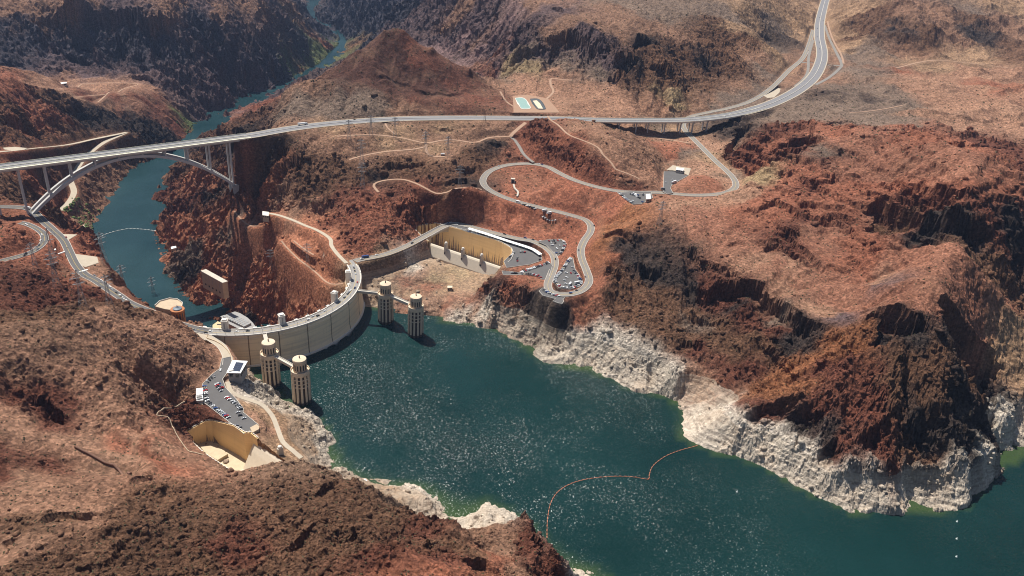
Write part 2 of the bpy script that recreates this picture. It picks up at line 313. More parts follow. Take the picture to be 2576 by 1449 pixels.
# ---- right: plain, far hills
ch(2150, 150, 178, (2190, 110, 10), (2230, 60, 16), (2260, 20, 20), (2290, 0, 16), (2310, -60, 0)); ch(2300, 150, 178, (2350, 115, 9), (2400, 75, 14), (2430, 35, 14), (2450, -10, 10), (2460, -80, 0)); ch(2576, 165, 182, (2560, 115, 8), (2540, 60, 10), (2576, 10, 5), (2600, -60, 5)); ch(2440, 150, 178, (2480, 110, 14), (2500, 70, 14), (2530, 20, 8))
pin((2120, 280, 168), (2200, 250, 170), (2300, 225, 173), (2450, 215, 176), (2700, 220, 182)); pin((2150, 190, 174), (2300, 185, 176), (2500, 190, 180), (2700, 170, 184)); pin((2000, 300, 158), (2200, 290, 164), (2400, 270, 170), (2600, 290, 176)); pin((1900, 300, 140), (1990, 285, 156), (2060, 230, 168))
# viaduct valley
pin((1560, 335, 128), (1640, 350, 122), (1700, 350, 121), (1745, 340, 122), (1800, 310, 130), (1850, 300, 140)); pin((1640, 305, 122), (1720, 300, 122), (1760, 306, 124)); pin((1800, 380, 120), (1830, 350, 124), (1880, 330, 134)); pin((1500, 312, 146), (1560, 318, 134))
# ---- great right-hand mountain, profiles from the water up
for P in ([(1305, 855, 0), (1292, 800, 32), (1299, 762, 40), (1320, 735, 30)], [(1369, 905, 0), (1350, 850, 38), (1374, 797, 45), (1392, 764, 52)], [(1433, 927, 0), (1437, 870, 42), (1441, 822, 50), (1440, 775, 55), (1440, 750, 40)],
          [(1520, 942, 0), (1525, 895, 42), (1530, 848, 45), (1520, 790, 25), (1510, 730, 25), (1505, 680, 25), (1520, 630, 30), (1540, 590, 28), (1560, 540, 15)],
          [(1600, 986, 0), (1600, 930, 42), (1600, 870, 46), (1580, 810, 24), (1570, 750, 24), (1570, 700, 24), (1580, 650, 45), (1600, 615, 40), (1610, 565, 12), (1640, 525, 8), (1700, 500, 4)],
          [(1680, 996, 0), (1690, 950, 42), (1690, 903, 50), (1690, 850, 26), (1680, 790, 24), (1680, 740, 24), (1690, 690, 45), (1710, 655, 45), (1730, 600, 12), (1750, 545, 10), (1800, 515, 8), (1850, 495, 5)],
          [(1715, 1040, 0), (1790, 1000, 16), (1800, 950, 26), (1780, 890, 30), (1770, 830, 26), (1775, 770, 30), (1790, 730, 50), (1830, 690, 45), (1840, 640, 11), (1870, 560, 11), (1870, 500, 8), (1880, 470, 10)],
          [(1718, 1085, 0), (1800, 1040, 18), (1868, 985, 20), (1868, 955, 45), (1860, 900, 24), (1850, 850, 22), (1880, 800, 50), (1930, 760, 42), (1940, 690, 12), (1950, 600, 12), (1950, 530, 16), (1960, 470, 12), (1960, 420, 18), (1930, 360, 15), (1920, 322, 10)],
          [(1720, 1108, 0), (1810, 1090, 20), (1860, 1062, 26), (1880, 1030, 35), (1920, 980, 22), (1970, 940, 18), (1985, 890, 55), (2040, 840, 45), (2050, 780, 10), (2060, 690, 10), (2060, 600, 12), (2040, 540, 18), (2050, 480, 16), (2060, 430, 15), (2030, 360, 15), (2000, 318, 8)],
          [(1904, 1166, 0), (1900, 1120, 55), (1917, 1069, 52), (1950, 1030, 48), (1990, 970, 30), (2040, 920, 26), (2075, 880, 20), (2100, 845, 22), (2120, 800, 10), (2150, 700, 10), (2160, 610, 12), (2150, 540, 18), (2140, 470, 15), (2130, 400, 15), (2120, 350, 12), (2110, 325, 6)],
          [(2024, 1229, 0), (2025, 1175, 58), (2031, 1123, 54), (2060, 1060, 50), (2090, 990, 38), (2120, 930, 36), (2150, 880, 32), (2170, 840, 22), (2200, 790, 12), (2230, 700, 10), (2230, 600, 12), (2240, 530, 15), (2240, 450, 16), (2220, 380, 14), (2210, 335, 10), (2200, 318, 4)],
          [(2141, 1294, 0), (2130, 1230, 55), (2117, 1166, 60), (2150, 1080, 55), (2190, 1000, 45), (2220, 930, 42), (2240, 870, 40), (2270, 820, 48), (2290, 790, 40), (2300, 730, 8), (2300, 640, 10), (2310, 560, 12), (2330, 520, 45), (2330, 490, 35), (2330, 430, 13), (2310, 370, 12), (2290, 322, 8)],
          [(2227, 1288, 0), (2225, 1230, 62), (2220, 1174, 66), (2250, 1090, 56), (2290, 1010, 48), (2320, 930, 42), (2330, 870, 38), (2350, 820, 45), (2360, 780, 30), (2370, 700, 10), (2390, 620, 12), (2410, 560, 25), (2420, 510, 48), (2420, 440, 12), (2410, 380, 12), (2400, 340, 6)],
          [(2371, 1294, 0), (2360, 1230, 66), (2350, 1166, 66), (2370, 1080, 58), (2400, 1000, 50), (2420, 930, 42), (2420, 890, 30), (2390, 830, 40), (2370, 770, 60), (2400, 700, 10), (2440, 620, 14), (2480, 560, 20), (2490, 530, 50), (2490, 490, 45), (2490, 430, 12), (2480, 380, 10)],
          [(2439, 1249, 0), (2440, 1200, 70), (2441, 1153, 70), (2450, 1080, 60), (2460, 1000, 52), (2460, 930, 30), (2460, 890, 50), (2430, 800, 58), (2440, 740, 12), (2490, 660, 14), (2540, 580, 18), (2576, 500, 15), (2590, 420, 10)],
          [(2510, 1190, 0), (2518, 1150, 70), (2521, 1126, 66), (2522, 1060, 60), (2520, 990, 45), (2510, 930, 25), (2500, 880, 55), (2480, 820, 55), (2490, 760, 15), (2540, 690, 14), (2600, 600, 14)],
          [(2571, 1152, 0), (2565, 1080, 38), (2561, 986, 32), (2555, 930, 22), (2560, 870, 12), (2576, 830, 20), (2600, 740, 27), (2680, 640, 24), (2750, 500, 12)], [(2760, 1080, 0), (2780, 960, 25), (2850, 800, 14), (2900, 600, 12), (2950, 350, 5)]):
    kk = .86 if P[0][0] < 1600 else .74
    ch(*P[0], *[(a, b_, s_ if j < 2 else s_ * kk) for j, (a, b_, s_) in enumerate(P[1:])])
ch(1822, 430, 122, (1832, 405, 40), (1845, 370, 50), (1855, 345, 42), (1900, 325, 10))
pin((1870, 450, 123), (1880, 420, 132), (1900, 400, 150))
# ---- middle ground between the roads
for P in ([(1340, 408, 114), (1330, 370, 38), (1335, 322, 34), (1380, 296, 12)], [(1450, 450, 116), (1450, 415, 35), (1440, 380, 45), (1420, 340, 38), (1430, 306, 8)], [(1560, 476, 117.5), (1550, 440, 55), (1530, 405, 42), (1500, 360, 25), (1480, 312, 6)],
          [(1640, 474, 118.5), (1640, 440, 45), (1630, 400, 15), (1600, 350, 8), (1560, 318, 3)]):
    ch(*P[0], *P[1:])
pin((1300, 350, 122), (1310, 380, 116), (1340, 405, 114)); pin((1660, 420, 120), (1690, 400, 121), (1730, 400, 121))
pin((660, 350, 122), (760, 340, 124), (900, 330, 128), (1080, 320, 132), (1290, 322, 136)); pin((690, 400, 96), (800, 385, 104), (950, 375, 112), (1080, 365, 118), (1290, 350, 122))
pin((700, 450, 74), (820, 430, 86), (950, 420, 98), (1100, 420, 108), (1210, 420, 110)); pin((760, 500, 66), (860, 480, 74), (950, 470, 80), (1080, 465, 98), (1205, 478, 106))
pin((850, 540, 62), (950, 520, 70), (1050, 500, 84), (1170, 490, 98)); ch(1150, 560, 47, (1150, 530, 48), (1160, 505, 40)); ch(1080, 570, 47, (1060, 545, 40), (1040, 520, 30)); pin((850, 690, 22), (800, 650, 20), (740, 620, 18), (690, 590, 16)); ch(990, 630, 47, (970, 600, 40), (940, 565, 30), (900, 535, 15)); ch(880, 655, 47, (870, 620, 35), (840, 580, 15))
pin((1060, 580, 28), (1090, 572, 28), (1110, 568, 30))
# right canyon wall
for P in ([(500, 765, -134), (530, 735, 60), (560, 700, 58), (600, 650, 50), (640, 600, 45), (680, 550, 35), (720, 520, 12)], [(426, 694, -134), (460, 655, 52), (500, 600, 48), (560, 550, 45), (610, 520, 35), (660, 500, 25)], [(393, 565, -134), (430, 530, 45), (480, 500, 46), (540, 470, 48), (580, 462, 40)],
          [(406, 513, -134), (440, 480, 42), (490, 440, 45), (560, 410, 45), (600, 390, 40), (640, 360, 30)], [(463, 409, -134), (490, 390, 45), (520, 370, 48), (570, 350, 48), (610, 338, 40)], [(575, 810, -134), (640, 770, 68), (690, 720, 62), (740, 680, 50), (790, 640, 40), (830, 610, 25)],
          [(640, 822, -134), (720, 770, 66), (790, 730, 60), (840, 690, 50), (868, 660, 40)]):
    ch(*P[0], *P[1:])
pin((582, 460, 46), (640, 440, 60), (700, 425, 74))
# pale slopes by the right-hand spillway
pin((935, 690, 24), (1000, 670, 22), (1055, 650, 20), (1085, 646, 18), (1180, 688, 17), (1240, 704, 20)); pin((930, 740, 12), (1000, 720, 13), (1100, 715, 14), (1180, 730, 15), (1225, 745, 24)); dot((960, 765, 5), (1060, 760, 10), (1150, 770, 14), (1220, 790, 14))
pin((1215, 705, 50), (1270, 690, 58), (1330, 720, 60)); pin((1230, 740, 38), (1290, 745, 44), (1340, 755, 52), (1380, 765, 58))
# open country outside the frame
world((-2200, 400, 150), (-1500, 700, 120), (-1100, 900, 90)); world((-2200, 1500, 140), (-1600, 1300, 110)); world((2500, 900, 120), (2500, 2500, 190)); world((-2200, 5200, 260), (0, 5200, 230), (2600, 5200, 230)); world((-2200, 3000, 230), (-2200, 4000, 250)); world((-700, 450, 140), (-900, 600, 130))
# ------------------------------------------------------------------ roads and lots (directions + heights)
ROADS = {}
ROADS['hill_road'] = dict(w=10.5, mat='asphalt_pale', pts=[(893, 657, 45.3), (906, 653, 45.4), (935, 648, 45.6), (970, 640, 46), (1010, 625, 46), (1045, 608, 46), (1075, 592, 46), (1110, 573, 46), (1140, 563, 46), (1170, 567, 46.5), (1200, 575, 48), (1250, 588, 50), (1300, 600, 52),
    (1340, 607, 53.5), (1375, 625, 55), (1393, 645, 57), (1395, 668, 59), (1385, 695, 60.5), (1378, 716, 62), (1385, 733, 63.5), (1415, 741, 65), (1448, 737, 66.5), (1472, 724, 67.5), (1482, 705, 69), (1475, 680, 70.5), (1464, 652, 72), (1461, 628, 73.5), (1470, 605, 75), (1484, 585, 77), (1486, 568, 79),
    (1472, 553, 80.5), (1438, 542, 82), (1400, 532, 83), (1350, 520, 84.5), (1300, 507, 86), (1260, 493, 88), (1230, 477, 91), (1216, 462, 94), (1217, 447, 97), (1233, 430, 101), (1268, 417, 105), (1310, 412, 108), (1345, 413, 110), (1380, 421, 112), (1410, 437, 113.5), (1450, 455, 115), (1500, 470, 116.5),
    (1550, 480, 117.5), (1600, 484, 118), (1655, 484, 118), (1690, 487, 118), (1740, 491, 118.5), (1790, 490, 119), (1828, 484, 120), (1848, 473, 121), (1850, 458, 122), (1836, 438, 122.5), (1800, 405, 123.5), (1770, 375, 124.5), (1742, 347, 125.5), (1727, 332, 126), (1719, 319, 127), (1720, 308, 128), (1728, 299, 130),
    (1745, 291, 134), (1790, 281, 140), (1830, 273, 146), (1880, 258, 152), (1918, 238, 158), (1950, 213, 164), (1985, 177, 170), (2018, 148, 174), (2034, 115, 177), (2046, 75, 181.5)])
ROADS['highway'] = dict(w=25, mat='highway', pts=[tuple(proj([-772.788 + math.cos(.66239214) * s_, 1156.797 + math.sin(.66239214) * s_, 128.15])[0]) + (128.15,) for s_ in (352, 372)] + [FW[i] for i in range(4, 11)])
ROADS['highway_far'] = dict(w=27, mat='highway', pts=[FW[i] for i in range(14, len(FW))])
ROADS['slip_road'] = dict(w=8, mat='asphalt_pale', pts=[(2074, 62, 182.6), (2086, 95, 179.5), (2103, 130, 176.5), (2117, 160, 173), (2110, 174, 172), (2085, 195, 170.5), (2052, 213, 169)])
ROADS['loop_road'] = dict(w=7, mat='asphalt_pale', pts=[(2046, 100, 179.6), (2035, 140, 175.5), (2032, 180, 171), (2020, 200, 169), (2000, 217, 166)])
ROADS['cross_road'] = dict(w=8, mat='asphalt_pale', pts=[(2015, 157, 172.8), (2040, 158, 171.5), (2075, 163, 171.5), (2115, 165, 172.5)])
ROADS['canyon_road'] = dict(w=11, mat='asphalt', pts=[(520, 834, 45.2), (490, 827, 45.4), (440, 812, 45.8), (390, 790, 46), (330, 765, 46), (300, 745, 46), (270, 725, 46.5), (240, 705, 47), (212, 690, 47.5), (190, 665, 48), (175, 635, 49), (160, 605, 50), (135, 580, 51), (110, 558, 51), (92, 540, 50), (75, 527, 50), (40, 521, 52), (-80, 520, 58)])
ROADS['side_road'] = dict(w=9, mat='asphalt', pts=[(-60, 672, 70), (0, 657, 69), (40, 647, 68), (75, 636, 67), (100, 621, 66), (112, 605, 65), (109, 589, 64), (92, 575, 63), (68, 564, 62), (50, 560, 62)])
ROADS['ridge_road'] = dict(w=9, mat='concrete_road', pts=[(-60, 385, 52), (30, 379, 36), (95, 372, 4), (170, 364, -36), (240, 349, -58), (318, 333, -66)])
ROADS['river_road'] = dict(w=12, mat='concrete_road', pts=[(318, 333, -66), (290, 345, -67), (262, 358, -68), (238, 375, -72), (212, 398, -76), (190, 430, -82), (178, 453, -86), (186, 483, -92), (172, 510, -96), (150, 530, -99), (136, 538, -101)])
ROADS['river_road_lower'] = dict(w=6, mat='concrete_road', pts=[(136, 538, -101), (160, 520, -103), (140, 545, -107), (172, 552, -112), (195, 580, -118), (206, 583, -120), (214, 565, -124)])
ROADS['parking_road'] = dict(w=9, mat='concrete_road', pts=[(519, 846, 45.3), (539, 858, 45.4), (556, 870, 45.5), (566, 885, 45.5), (572, 903, 45.5), (570, 918, 45.5)])
ROADS['wall_road'] = dict(w=6, mat='concrete_road', pts=[(872, 662, 46), (850, 640, 46), (834, 618, 45), (830, 600, 44), (800, 580, 42), (770, 568, 40), (735, 553, 37), (700, 541, 34), (672, 536, 31)])
ROADS['shore_track'] = dict(w=5, mat='concrete_road', pts=[(572, 960, 42), (582, 985, 41), (610, 1000, 39), (640, 1010, 38), (662, 1020, 37), (685, 1046, 35), (697, 1075, 34), (712, 1112, 34), (735, 1132, 34), (758, 1152, 33)])
DRAPED = [('dirt_road', 4.5, [ZB(*p) for p in [(-30, 1030), (0, 1025), (150, 1018), (300, 1020), (480, 1045), (640, 1082), (750, 1058), (860, 1055), (1010, 1078), (1100, 1040), (1200, 1030), (1275, 1032)]]),
    ('service_road', 6, [ZB(*p) for p in [(1275, 1032), (1310, 1060), (1345, 1110), (1370, 1155), (1410, 1195), (1450, 1225)]]), ('dirt_road', 8, [ZB(*p) for p in [(1275, 1030), (1320, 980), (1390, 925)]]),
    ('dirt_road', 4.5, [ZB(*p) for p in [(640, 1082), (640, 1130), (655, 1165), (700, 1183), (780, 1182)]]), ('dirt_road', 4.5, [ZB(*p) for p in [(60, 1205), (200, 1165), (350, 1142), (480, 1132), (560, 1125), (640, 1105)]]),
    ('dirt_road', 4.5, [ZB(*p) for p in [(280, 1449), (245, 1410), (270, 1375), (380, 1352), (480, 1355), (560, 1382), (650, 1418), (800, 1425), (1060, 1430)]]), ('dirt_road', 3.5, [ZB(*p) for p in [(330, 920), (345, 960), (400, 1010)]]),
    ('dirt_road', 4, [ZB(*p) for p in [(1560, 880), (1620, 930), (1700, 1005), (1800, 1050), (1940, 1110), (1970, 1160), (2040, 1230), (2070, 1280), (2160, 1305), (2250, 1350)]]), ('dirt_road', 5, [ZB(*p) for p in [(1550, 745), (1600, 690), (1580, 640), (1585, 590), (1650, 600), (1750, 605)]]),
    ('dirt_road', 4, [ZB(*p) for p in [(1200, 690), (1240, 760), (1300, 800), (1340, 840)]]), ('dirt_road', 5, [ZC(*p) for p in [(1200, 505), (1300, 512), (1480, 515), (1620, 510), (1740, 480), (1850, 460), (1950, 455), (2100, 470), (2300, 492), (2450, 512), (2600, 530)]]),
    ('dirt_road', 5, [ZC(*p) for p in [(1095, 160), (1120, 260), (1150, 330), (1200, 420), (1215, 480)]]), ('dirt_road', 5, [(1595, 337), (1640, 345), (1690, 353), (1735, 360)]),
    ('dirt_road', 4, [ZA(*p) for p in [(340, 650), (480, 668), (600, 645), (700, 630), (850, 625), (1040, 635), (900, 690), (800, 715), (740, 770)]]), ('dirt_road', 4, [ZA(*p) for p in [(800, 712), (650, 725), (520, 735)]]), ('dirt_road', 3, [ZC(*p) for p in [(1260, 850), (1400, 840), (1560, 815), (1680, 790)]])]
DRAPED += [('dirt_road', 3, [Z1(*q) for q in [(735, 5), (790, 70), (870, 150), (950, 210), (1020, 265), (1090, 335), (1140, 345), (1215, 338)]]), ('dirt_road', 2.6, [Z1(*q) for q in [(830, 5), (900, 62), (985, 115)]]), ('dirt_road', 2.6, [Z2(*q) for q in [(1592, 708), (1640, 770), (1720, 818), (1805, 792)]])]
LOTS = {}
LOTS['spillway_car_park'] = (46, 'asphalt', [Z3(*p) for p in [(480, 372), (560, 362), (680, 392), (950, 470), (1250, 560), (1365, 655), (1370, 712), (1260, 750), (1030, 782), (1005, 722), (1085, 645), (1085, 600), (1040, 560), (900, 505), (640, 432)]])
LOTS['strip_car_park'] = (60, 'asphalt', [Z3(*p) for p in [(985, 815), (1160, 832), (1260, 795), (1440, 730), (1470, 760), (1430, 900), (1370, 895), (1340, 868), (1250, 852), (1000, 850)]])
LOTS['bend_car_park'] = (56.3, 'asphalt', [Z3(*p) for p in [(1330, 530), (1430, 515), (1560, 508), (1605, 550), (1580, 620), (1530, 668), (1490, 640), (1420, 570)]])
LOTS['inner_car_park'] = (66.5, 'asphalt', [Z3(*p) for p in [(1645, 680), (1668, 690), (1690, 800), (1735, 860), (1765, 925), (1735, 965), (1640, 992), (1540, 978), (1485, 925), (1490, 875), (1570, 800), (1615, 720)]])
LOTS['lookout_car_park'] = (64, 'asphalt', [Z3(*p) for p in [(1345, 1008), (1380, 978), (1480, 1030), (1580, 1050), (1590, 1075), (1572, 1085), (1578, 1110), (1562, 1132), (1525, 1122), (1480, 1105), (1505, 1085), (1380, 1050)]])
LOTS['plateau_car_park'] = (118, 'asphalt', [SD(*p) for p in [(60, 1228), (240, 1215), (540, 1225), (560, 1300), (500, 1345), (390, 1392), (280, 1398), (170, 1310)]])
LOTS['upper_car_park'] = (119.5, 'asphalt', [SD(*p) for p in [(728, 930), (850, 922), (960, 935), (1060, 990), (900, 1080), (830, 1120), (815, 1170), (850, 1235), (770, 1250), (715, 1215)]])
LOTS['concrete_pad'] = (121, 'concrete_road', [SD(*p) for p in [(760, 905), (850, 838), (1110, 885), (1075, 985), (960, 925), (850, 912)]])
LOTS['shore_car_park'] = (45.5, 'asphalt', [Z4(*p) for p in [(690, 300), (765, 285), (775, 340), (715, 425), (690, 460), (715, 530), (800, 620), (852, 690), (850, 718), (968, 815), (925, 850), (860, 882), (750, 795), (660, 725), (580, 662), (545, 640), (538, 500), (610, 425), (672, 380)]])
LOTS['canyon_lay_by'] = (47.5, 'concrete_road', [Z2(*p) for p in [(510, 1000), (660, 1020), (670, 1060), (580, 1090), (530, 1070)]])
LOTS['turnout'] = (49, 'concrete_road', [Z2(*p) for p in [(390, 865), (525, 868), (450, 915)]])
LOTS['hill_pad'] = (24, 'concrete_road', [ZA(*p) for p in [(20, 1115), (110, 1108), (205, 1118), (150, 1145), (60, 1150)]])
LOTS['rest_area'] = (158, 'concrete_road', [ZC(*p) for p in [(610, 720), (690, 655), (740, 670), (730, 700), (690, 735), (640, 740)]])
LOTS['dam_plaza'] = (45.3, 'concrete_road', [SC(*p) for p in [(60, 620), (420, 690), (395, 770), (440, 830), (340, 830), (200, 740)]])
LOTS['pond_terrace'] = (150, 'dirt_pale', [ZB(*p) for p in [(1295, 725), (1400, 715), (1560, 745), (1650, 850), (1300, 850)]])
def smooth_path(P, step=6.0):
    P = np.asarray(P, float); n = len(P); out = []
    for i in range(n - 1):
        p0, p1, p2, p3 = P[max(i - 1, 0)], P[i], P[i + 1], P[min(i + 2, n - 1)]
        k = max(2, int(np.linalg.norm(p2 - p1) / step))
        for t in np.arange(k) / k:
            out.append(.5 * ((2 * p1) + (-p0 + p2) * t + (2 * p0 - 5 * p1 + 4 * p2 - p3) * t * t + (-p0 + 3 * p1 - 3 * p2 + p3) * t ** 3))
    out.append(P[-1]); return np.array(out)
for k, r in ROADS.items(): r['path'] = smooth_path([at(*p) for p in r['pts']]); PINS.append(r['path'])
LOTP = {k: (z, mt, np.array([at(u, v, z) for u, v in pts])) for k, (z, mt, pts) in LOTS.items()}
for k, (z, mt, P) in LOTP.items(): PINS.append(np.vstack([P, P[:1]])); PINS.append(P.mean(0)[None])
BASIN_R = [at(*p) for p in [(1080, 608, 44), (1262, 671, 42), (1283, 655, 45), (1290, 640, 45), (1285, 626, 45), (1262, 612, 45), (1230, 599, 45), (1180, 584, 45), (1134, 573, 45), (1106, 566, 45), (1097, 563, 42), (1050, 570, 40), (1048, 582, 40), (1062, 594, 43)]]
BASIN_L = [at(*p) for p in [(647, 1105, 44), (630, 1091, 45), (613.5, 1091, 45), (586, 1073, 45), (532, 1060, 36), (516, 1062, 34), (470, 1088, 28), (489, 1116, 40), (516, 1140, 44), (578, 1181, 42), (640, 1215, 40), (690, 1205, 38), (728, 1167, 40)]]
PINS.append(np.array(BASIN_R[1:] + BASIN_R[:1])); PINS.append(np.array(BASIN_L + BASIN_L[:1])); pin((1072, 622, 20), (1090, 630, 19), (1180, 664, 18), (1256, 690, 21))

# ------------------------------------------------------------------ base height field: relaxed surface through all of it
GX0, GX1, GY0, GY1, GH = -2300.0, 2700.0, 180.0, 5300.0, 4.0
def spread_points(L):
    o = []
    for P in L:
        if len(P) == 1: o.append(P); continue
        for a, b in zip(P[:-1], P[1:]):
            n = max(1, int(np.linalg.norm((b - a)[:2]) / 3)); t = np.arange(n + 1)[:, None] / n; o.append(a + (b - a) * t)
    o = np.vstack(o); return o[(o[:, 0] > GX0) & (o[:, 0] < GX1) & (o[:, 1] > GY0) & (o[:, 1] < GY1)]
hard = spread_points(PINS); soft = spread_points(SOFT)
Zg = None
for lev, its in ((128, 300), (64, 300), (32, 300), (16, 200), (8, 26), (4, 12)):
    nx = int((GX1 - GX0) / lev) + 1; ny = int((GY1 - GY0) / lev) + 1
    def binned(pp):
        ix = np.clip(((pp[:, 0] - GX0) / lev + .5).astype(int), 0, nx - 1); iy = np.clip(((pp[:, 1] - GY0) / lev + .5).astype(int), 0, ny - 1)
        cnt = np.bincount(iy * nx + ix, minlength=nx * ny).astype(float); sm = np.bincount(iy * nx + ix, pp[:, 2], minlength=nx * ny)
        return cnt.reshape(ny, nx), sm.reshape(ny, nx)
    cnt, sm = binned(hard)
    if lev >= 16:
        c2, s2 = binned(soft); c2[cnt > 0] = 0; cnt = cnt + c2; sm = np.where(c2 > 0, s2, sm)
    mk = cnt > 0; pv = sm / np.maximum(cnt, 1)
    if Zg is None: Z = np.full((ny, nx), 120.0)
    else:
        yy = np.clip(np.arange(ny) / 2, 0, Zg.shape[0] - 1.001); xx = np.clip(np.arange(nx) / 2, 0, Zg.shape[1] - 1.001)
        y0 = yy.astype(int); x0 = xx.astype(int); fy = (yy - y0)[:, None]; fx = (xx - x0)[None]
        y1 = np.minimum(y0 + 1, Zg.shape[0] - 1); x1 = np.minimum(x0 + 1, Zg.shape[1] - 1)
        Z = (Zg[y0][:, x0] * (1 - fx) + Zg[y0][:, x1] * fx) * (1 - fy) + (Zg[y1][:, x0] * (1 - fx) + Zg[y1][:, x1] * fx) * fy
    Z[mk] = pv[mk]
    for it in range(its):
        Q = np.pad(Z, 1, mode='edge'); Z = .25 * (Q[:-2, 1:-1] + Q[2:, 1:-1] + Q[1:-1, :-2] + Q[1:-1, 2:]); Z[mk] = pv[mk]
    Zg = Z
for it in range(2):
    Q = np.pad(Zg, 1, mode='edge'); Zg = .5 * Zg + .125 * (Q[:-2, 1:-1] + Q[2:, 1:-1] + Q[1:-1, :-2] + Q[1:-1, 2:])
Zg = Zg.astype(np.float32)
def samp(G, x, y):
    fx = np.clip((x - GX0) / GH, 0, G.shape[1] - 1.01); fy = np.clip((y - GY0) / GH, 0, G.shape[0] - 1.01)
    x0 = fx.astype(np.int32); y0 = fy.astype(np.int32); fx = (fx - x0).astype(np.float32); fy = (fy - y0).astype(np.float32)
    return (G[y0, x0] * (1 - fx) + G[y0, x0 + 1] * fx) * (1 - fy) + (G[y0 + 1, x0] * (1 - fx) + G[y0 + 1, x0 + 1] * fx) * fy
print('base field %.1f s' % (time.time() - T0))
# value noise on a random table
TAB = rng.random((512, 512)).astype(np.float32)
def vnoise(x, y, ox=0, oy=0):
    xi = np.floor(x); yi = np.floor(y); fx = (x - xi).astype(np.float32); fy = (y - yi).astype(np.float32)
    xi = (xi.astype(np.int64) + ox) & 511; yi = (yi.astype(np.int64) + oy) & 511; x1 = (xi + 1) & 511; y1 = (yi + 1) & 511
    fx = fx * fx * fx * (fx * (fx * 6 - 15) + 10); fy = fy * fy * fy * (fy * (fy * 6 - 15) + 10)
    a = TAB[yi, xi]; b = TAB[yi, x1]; c = TAB[y1, xi]; d = TAB[y1, x1]
    return (a + (b - a) * fx) * (1 - fy) + (c + (d - c) * fx) * fy
def fbm(x, y, s, oct=4, gain=.5, ridged=False, seed=0):
    x = x / s; y = y / s; A = 0; amp = 1.0; tot = 0; prev = 1.0
    for k in range(oct):
        n = vnoise(x, y, 37 * k + seed * 101, 91 * k + seed * 57)
        if ridged: n = 1 - np.abs(2 * n - 1); n = n * n * (0.4 + .6 * prev); prev = np.clip(n * 1.6, 0, 1)
        A = A + n * amp; tot += amp; amp *= gain
        x, y = x * 1.62 + y * 1.18 + 13.7, y * 1.62 - x * 1.18 + 7.3
    return A / tot
def cells(x, y, s, seed=0):
    """distance to the nearest and second nearest scattered centre"""
    x = x / s; y = y / s; xi = np.floor(x).astype(np.int64); yi = np.floor(y).astype(np.int64)
    d1 = np.full(x.shape, 9., np.float32); d2 = d1.copy(); hid = np.zeros(x.shape, np.float32)
    for dx in (-1, 0, 1):
        for dy in (-1, 0, 1):
            cx = xi + dx; cy = yi + dy
            px = cx + TAB[(cy + seed * 31) & 511, (cx + seed * 17) & 511]; py = cy + TAB[(cy + seed * 71 + 200) & 511, (cx + seed * 13 + 99) & 511]
            d = ((px - x) ** 2 + (py - y) ** 2).astype(np.float32); near = d < d1
            d2 = np.where(near, d1, np.minimum(d2, d)); d1 = np.where(near, d, d1); hid = np.where(near, TAB[(cy + 7) & 511, (cx + 3) & 511], hid)
    return np.sqrt(d1), np.sqrt(d2), hid
def hit(u, v, G=None):
    """where the direction (u, v) meets the base ground"""
    G = Zg if G is None else G
    d = ray(u, v); t = np.arange(300, 6500, 2.0); P = EYE + d * (t / 1.0)[:, None]
    h = samp(G, P[:, 0], P[:, 1]); i = np.argmax(P[:, 2] < h)
    if not (P[:, 2] < h).any(): return P[-1]
    a = P[i - 1]; b = P[i]
    for _ in range(12):
        c = (a + b) / 2
        if c[2] < samp(G, c[:1], c[1:2])[0]: b = c
        else: a = c
    return b
# running water over the ages: gullies and spurs cut into the base field (stream power on an 8 m grid)
E0 = Zg[::2, ::2].astype(float); ny, nx = E0.shape; exx, eyy = np.meshgrid(GX0 + np.arange(nx) * 8.0, GY0 + np.arange(ny) * 8.0)
egy, egx = np.gradient(E0, 8.0); esl = np.hypot(egx, egy); cnt8 = np.zeros((ny, nx), bool); cnt8[np.clip(((hard[:, 1] - GY0) / 8 + .5).astype(int), 0, ny - 1), np.clip(((hard[:, 0] - GX0) / 8 + .5).astype(int), 0, nx - 1)] = True
em = np.where(cnt8, 0.0, 1.0)
for _ in range(4): Q = np.pad(em, 1, mode='edge'); em = np.minimum(em, .2 * (Q[:-2, 1:-1] + Q[2:, 1:-1] + Q[1:-1, :-2] + Q[1:-1, 2:] + Q[1:-1, 1:-1]))
E1 = E0 + em * ((fbm(exx, eyy, 210, 4, .5, True, seed=41) - .4) * np.clip(14 + 50 * esl, 0, 46) + (fbm(exx, eyy, 60, 3, .5, seed=42) - .5) * np.clip(6 + 20 * esl, 0, 18)); EN = E1.copy()
OFF = [(dy, dx) for dy in (-1, 0, 1) for dx in (-1, 0, 1) if dy or dx]; base_i = np.arange(ny * nx).reshape(ny, nx)
for it in range(9):
    Q = np.pad(E1, 1, mode='edge'); best = np.zeros((ny, nx)); rec = base_i.copy()
    for dy, dx in OFF:
        s_ = (E1 - Q[1 + dy:ny + 1 + dy, 1 + dx:nx + 1 + dx]) / (8 * math.hypot(dy, dx)); k_ = s_ > best; best[k_] = s_[k_]; rec[k_] = (np.clip(base_i // nx + dy, 0, ny - 1) * nx + np.clip(base_i % nx + dx, 0, nx - 1))[k_]
    order = np.argsort(-E1, axis=None).tolist(); acc = [1.0] * (ny * nx); rl = rec.ravel().tolist()
    for i in order:
        r_ = rl[i]
        if r_ != i: acc[r_] += acc[i]
    acc = np.array(acc).reshape(ny, nx); E1 = E1 - em * np.minimum(.95 * acc ** .42 * best, np.maximum(best * 8 * .6, 0)) 
    Q = np.pad(E1, 1, mode='edge'); E1 = np.where(em > 0, .84 * E1 + .04 * (Q[:-2, 1:-1] + Q[2:, 1:-1] + Q[1:-1, :-2] + Q[1:-1, 2:]), E1)
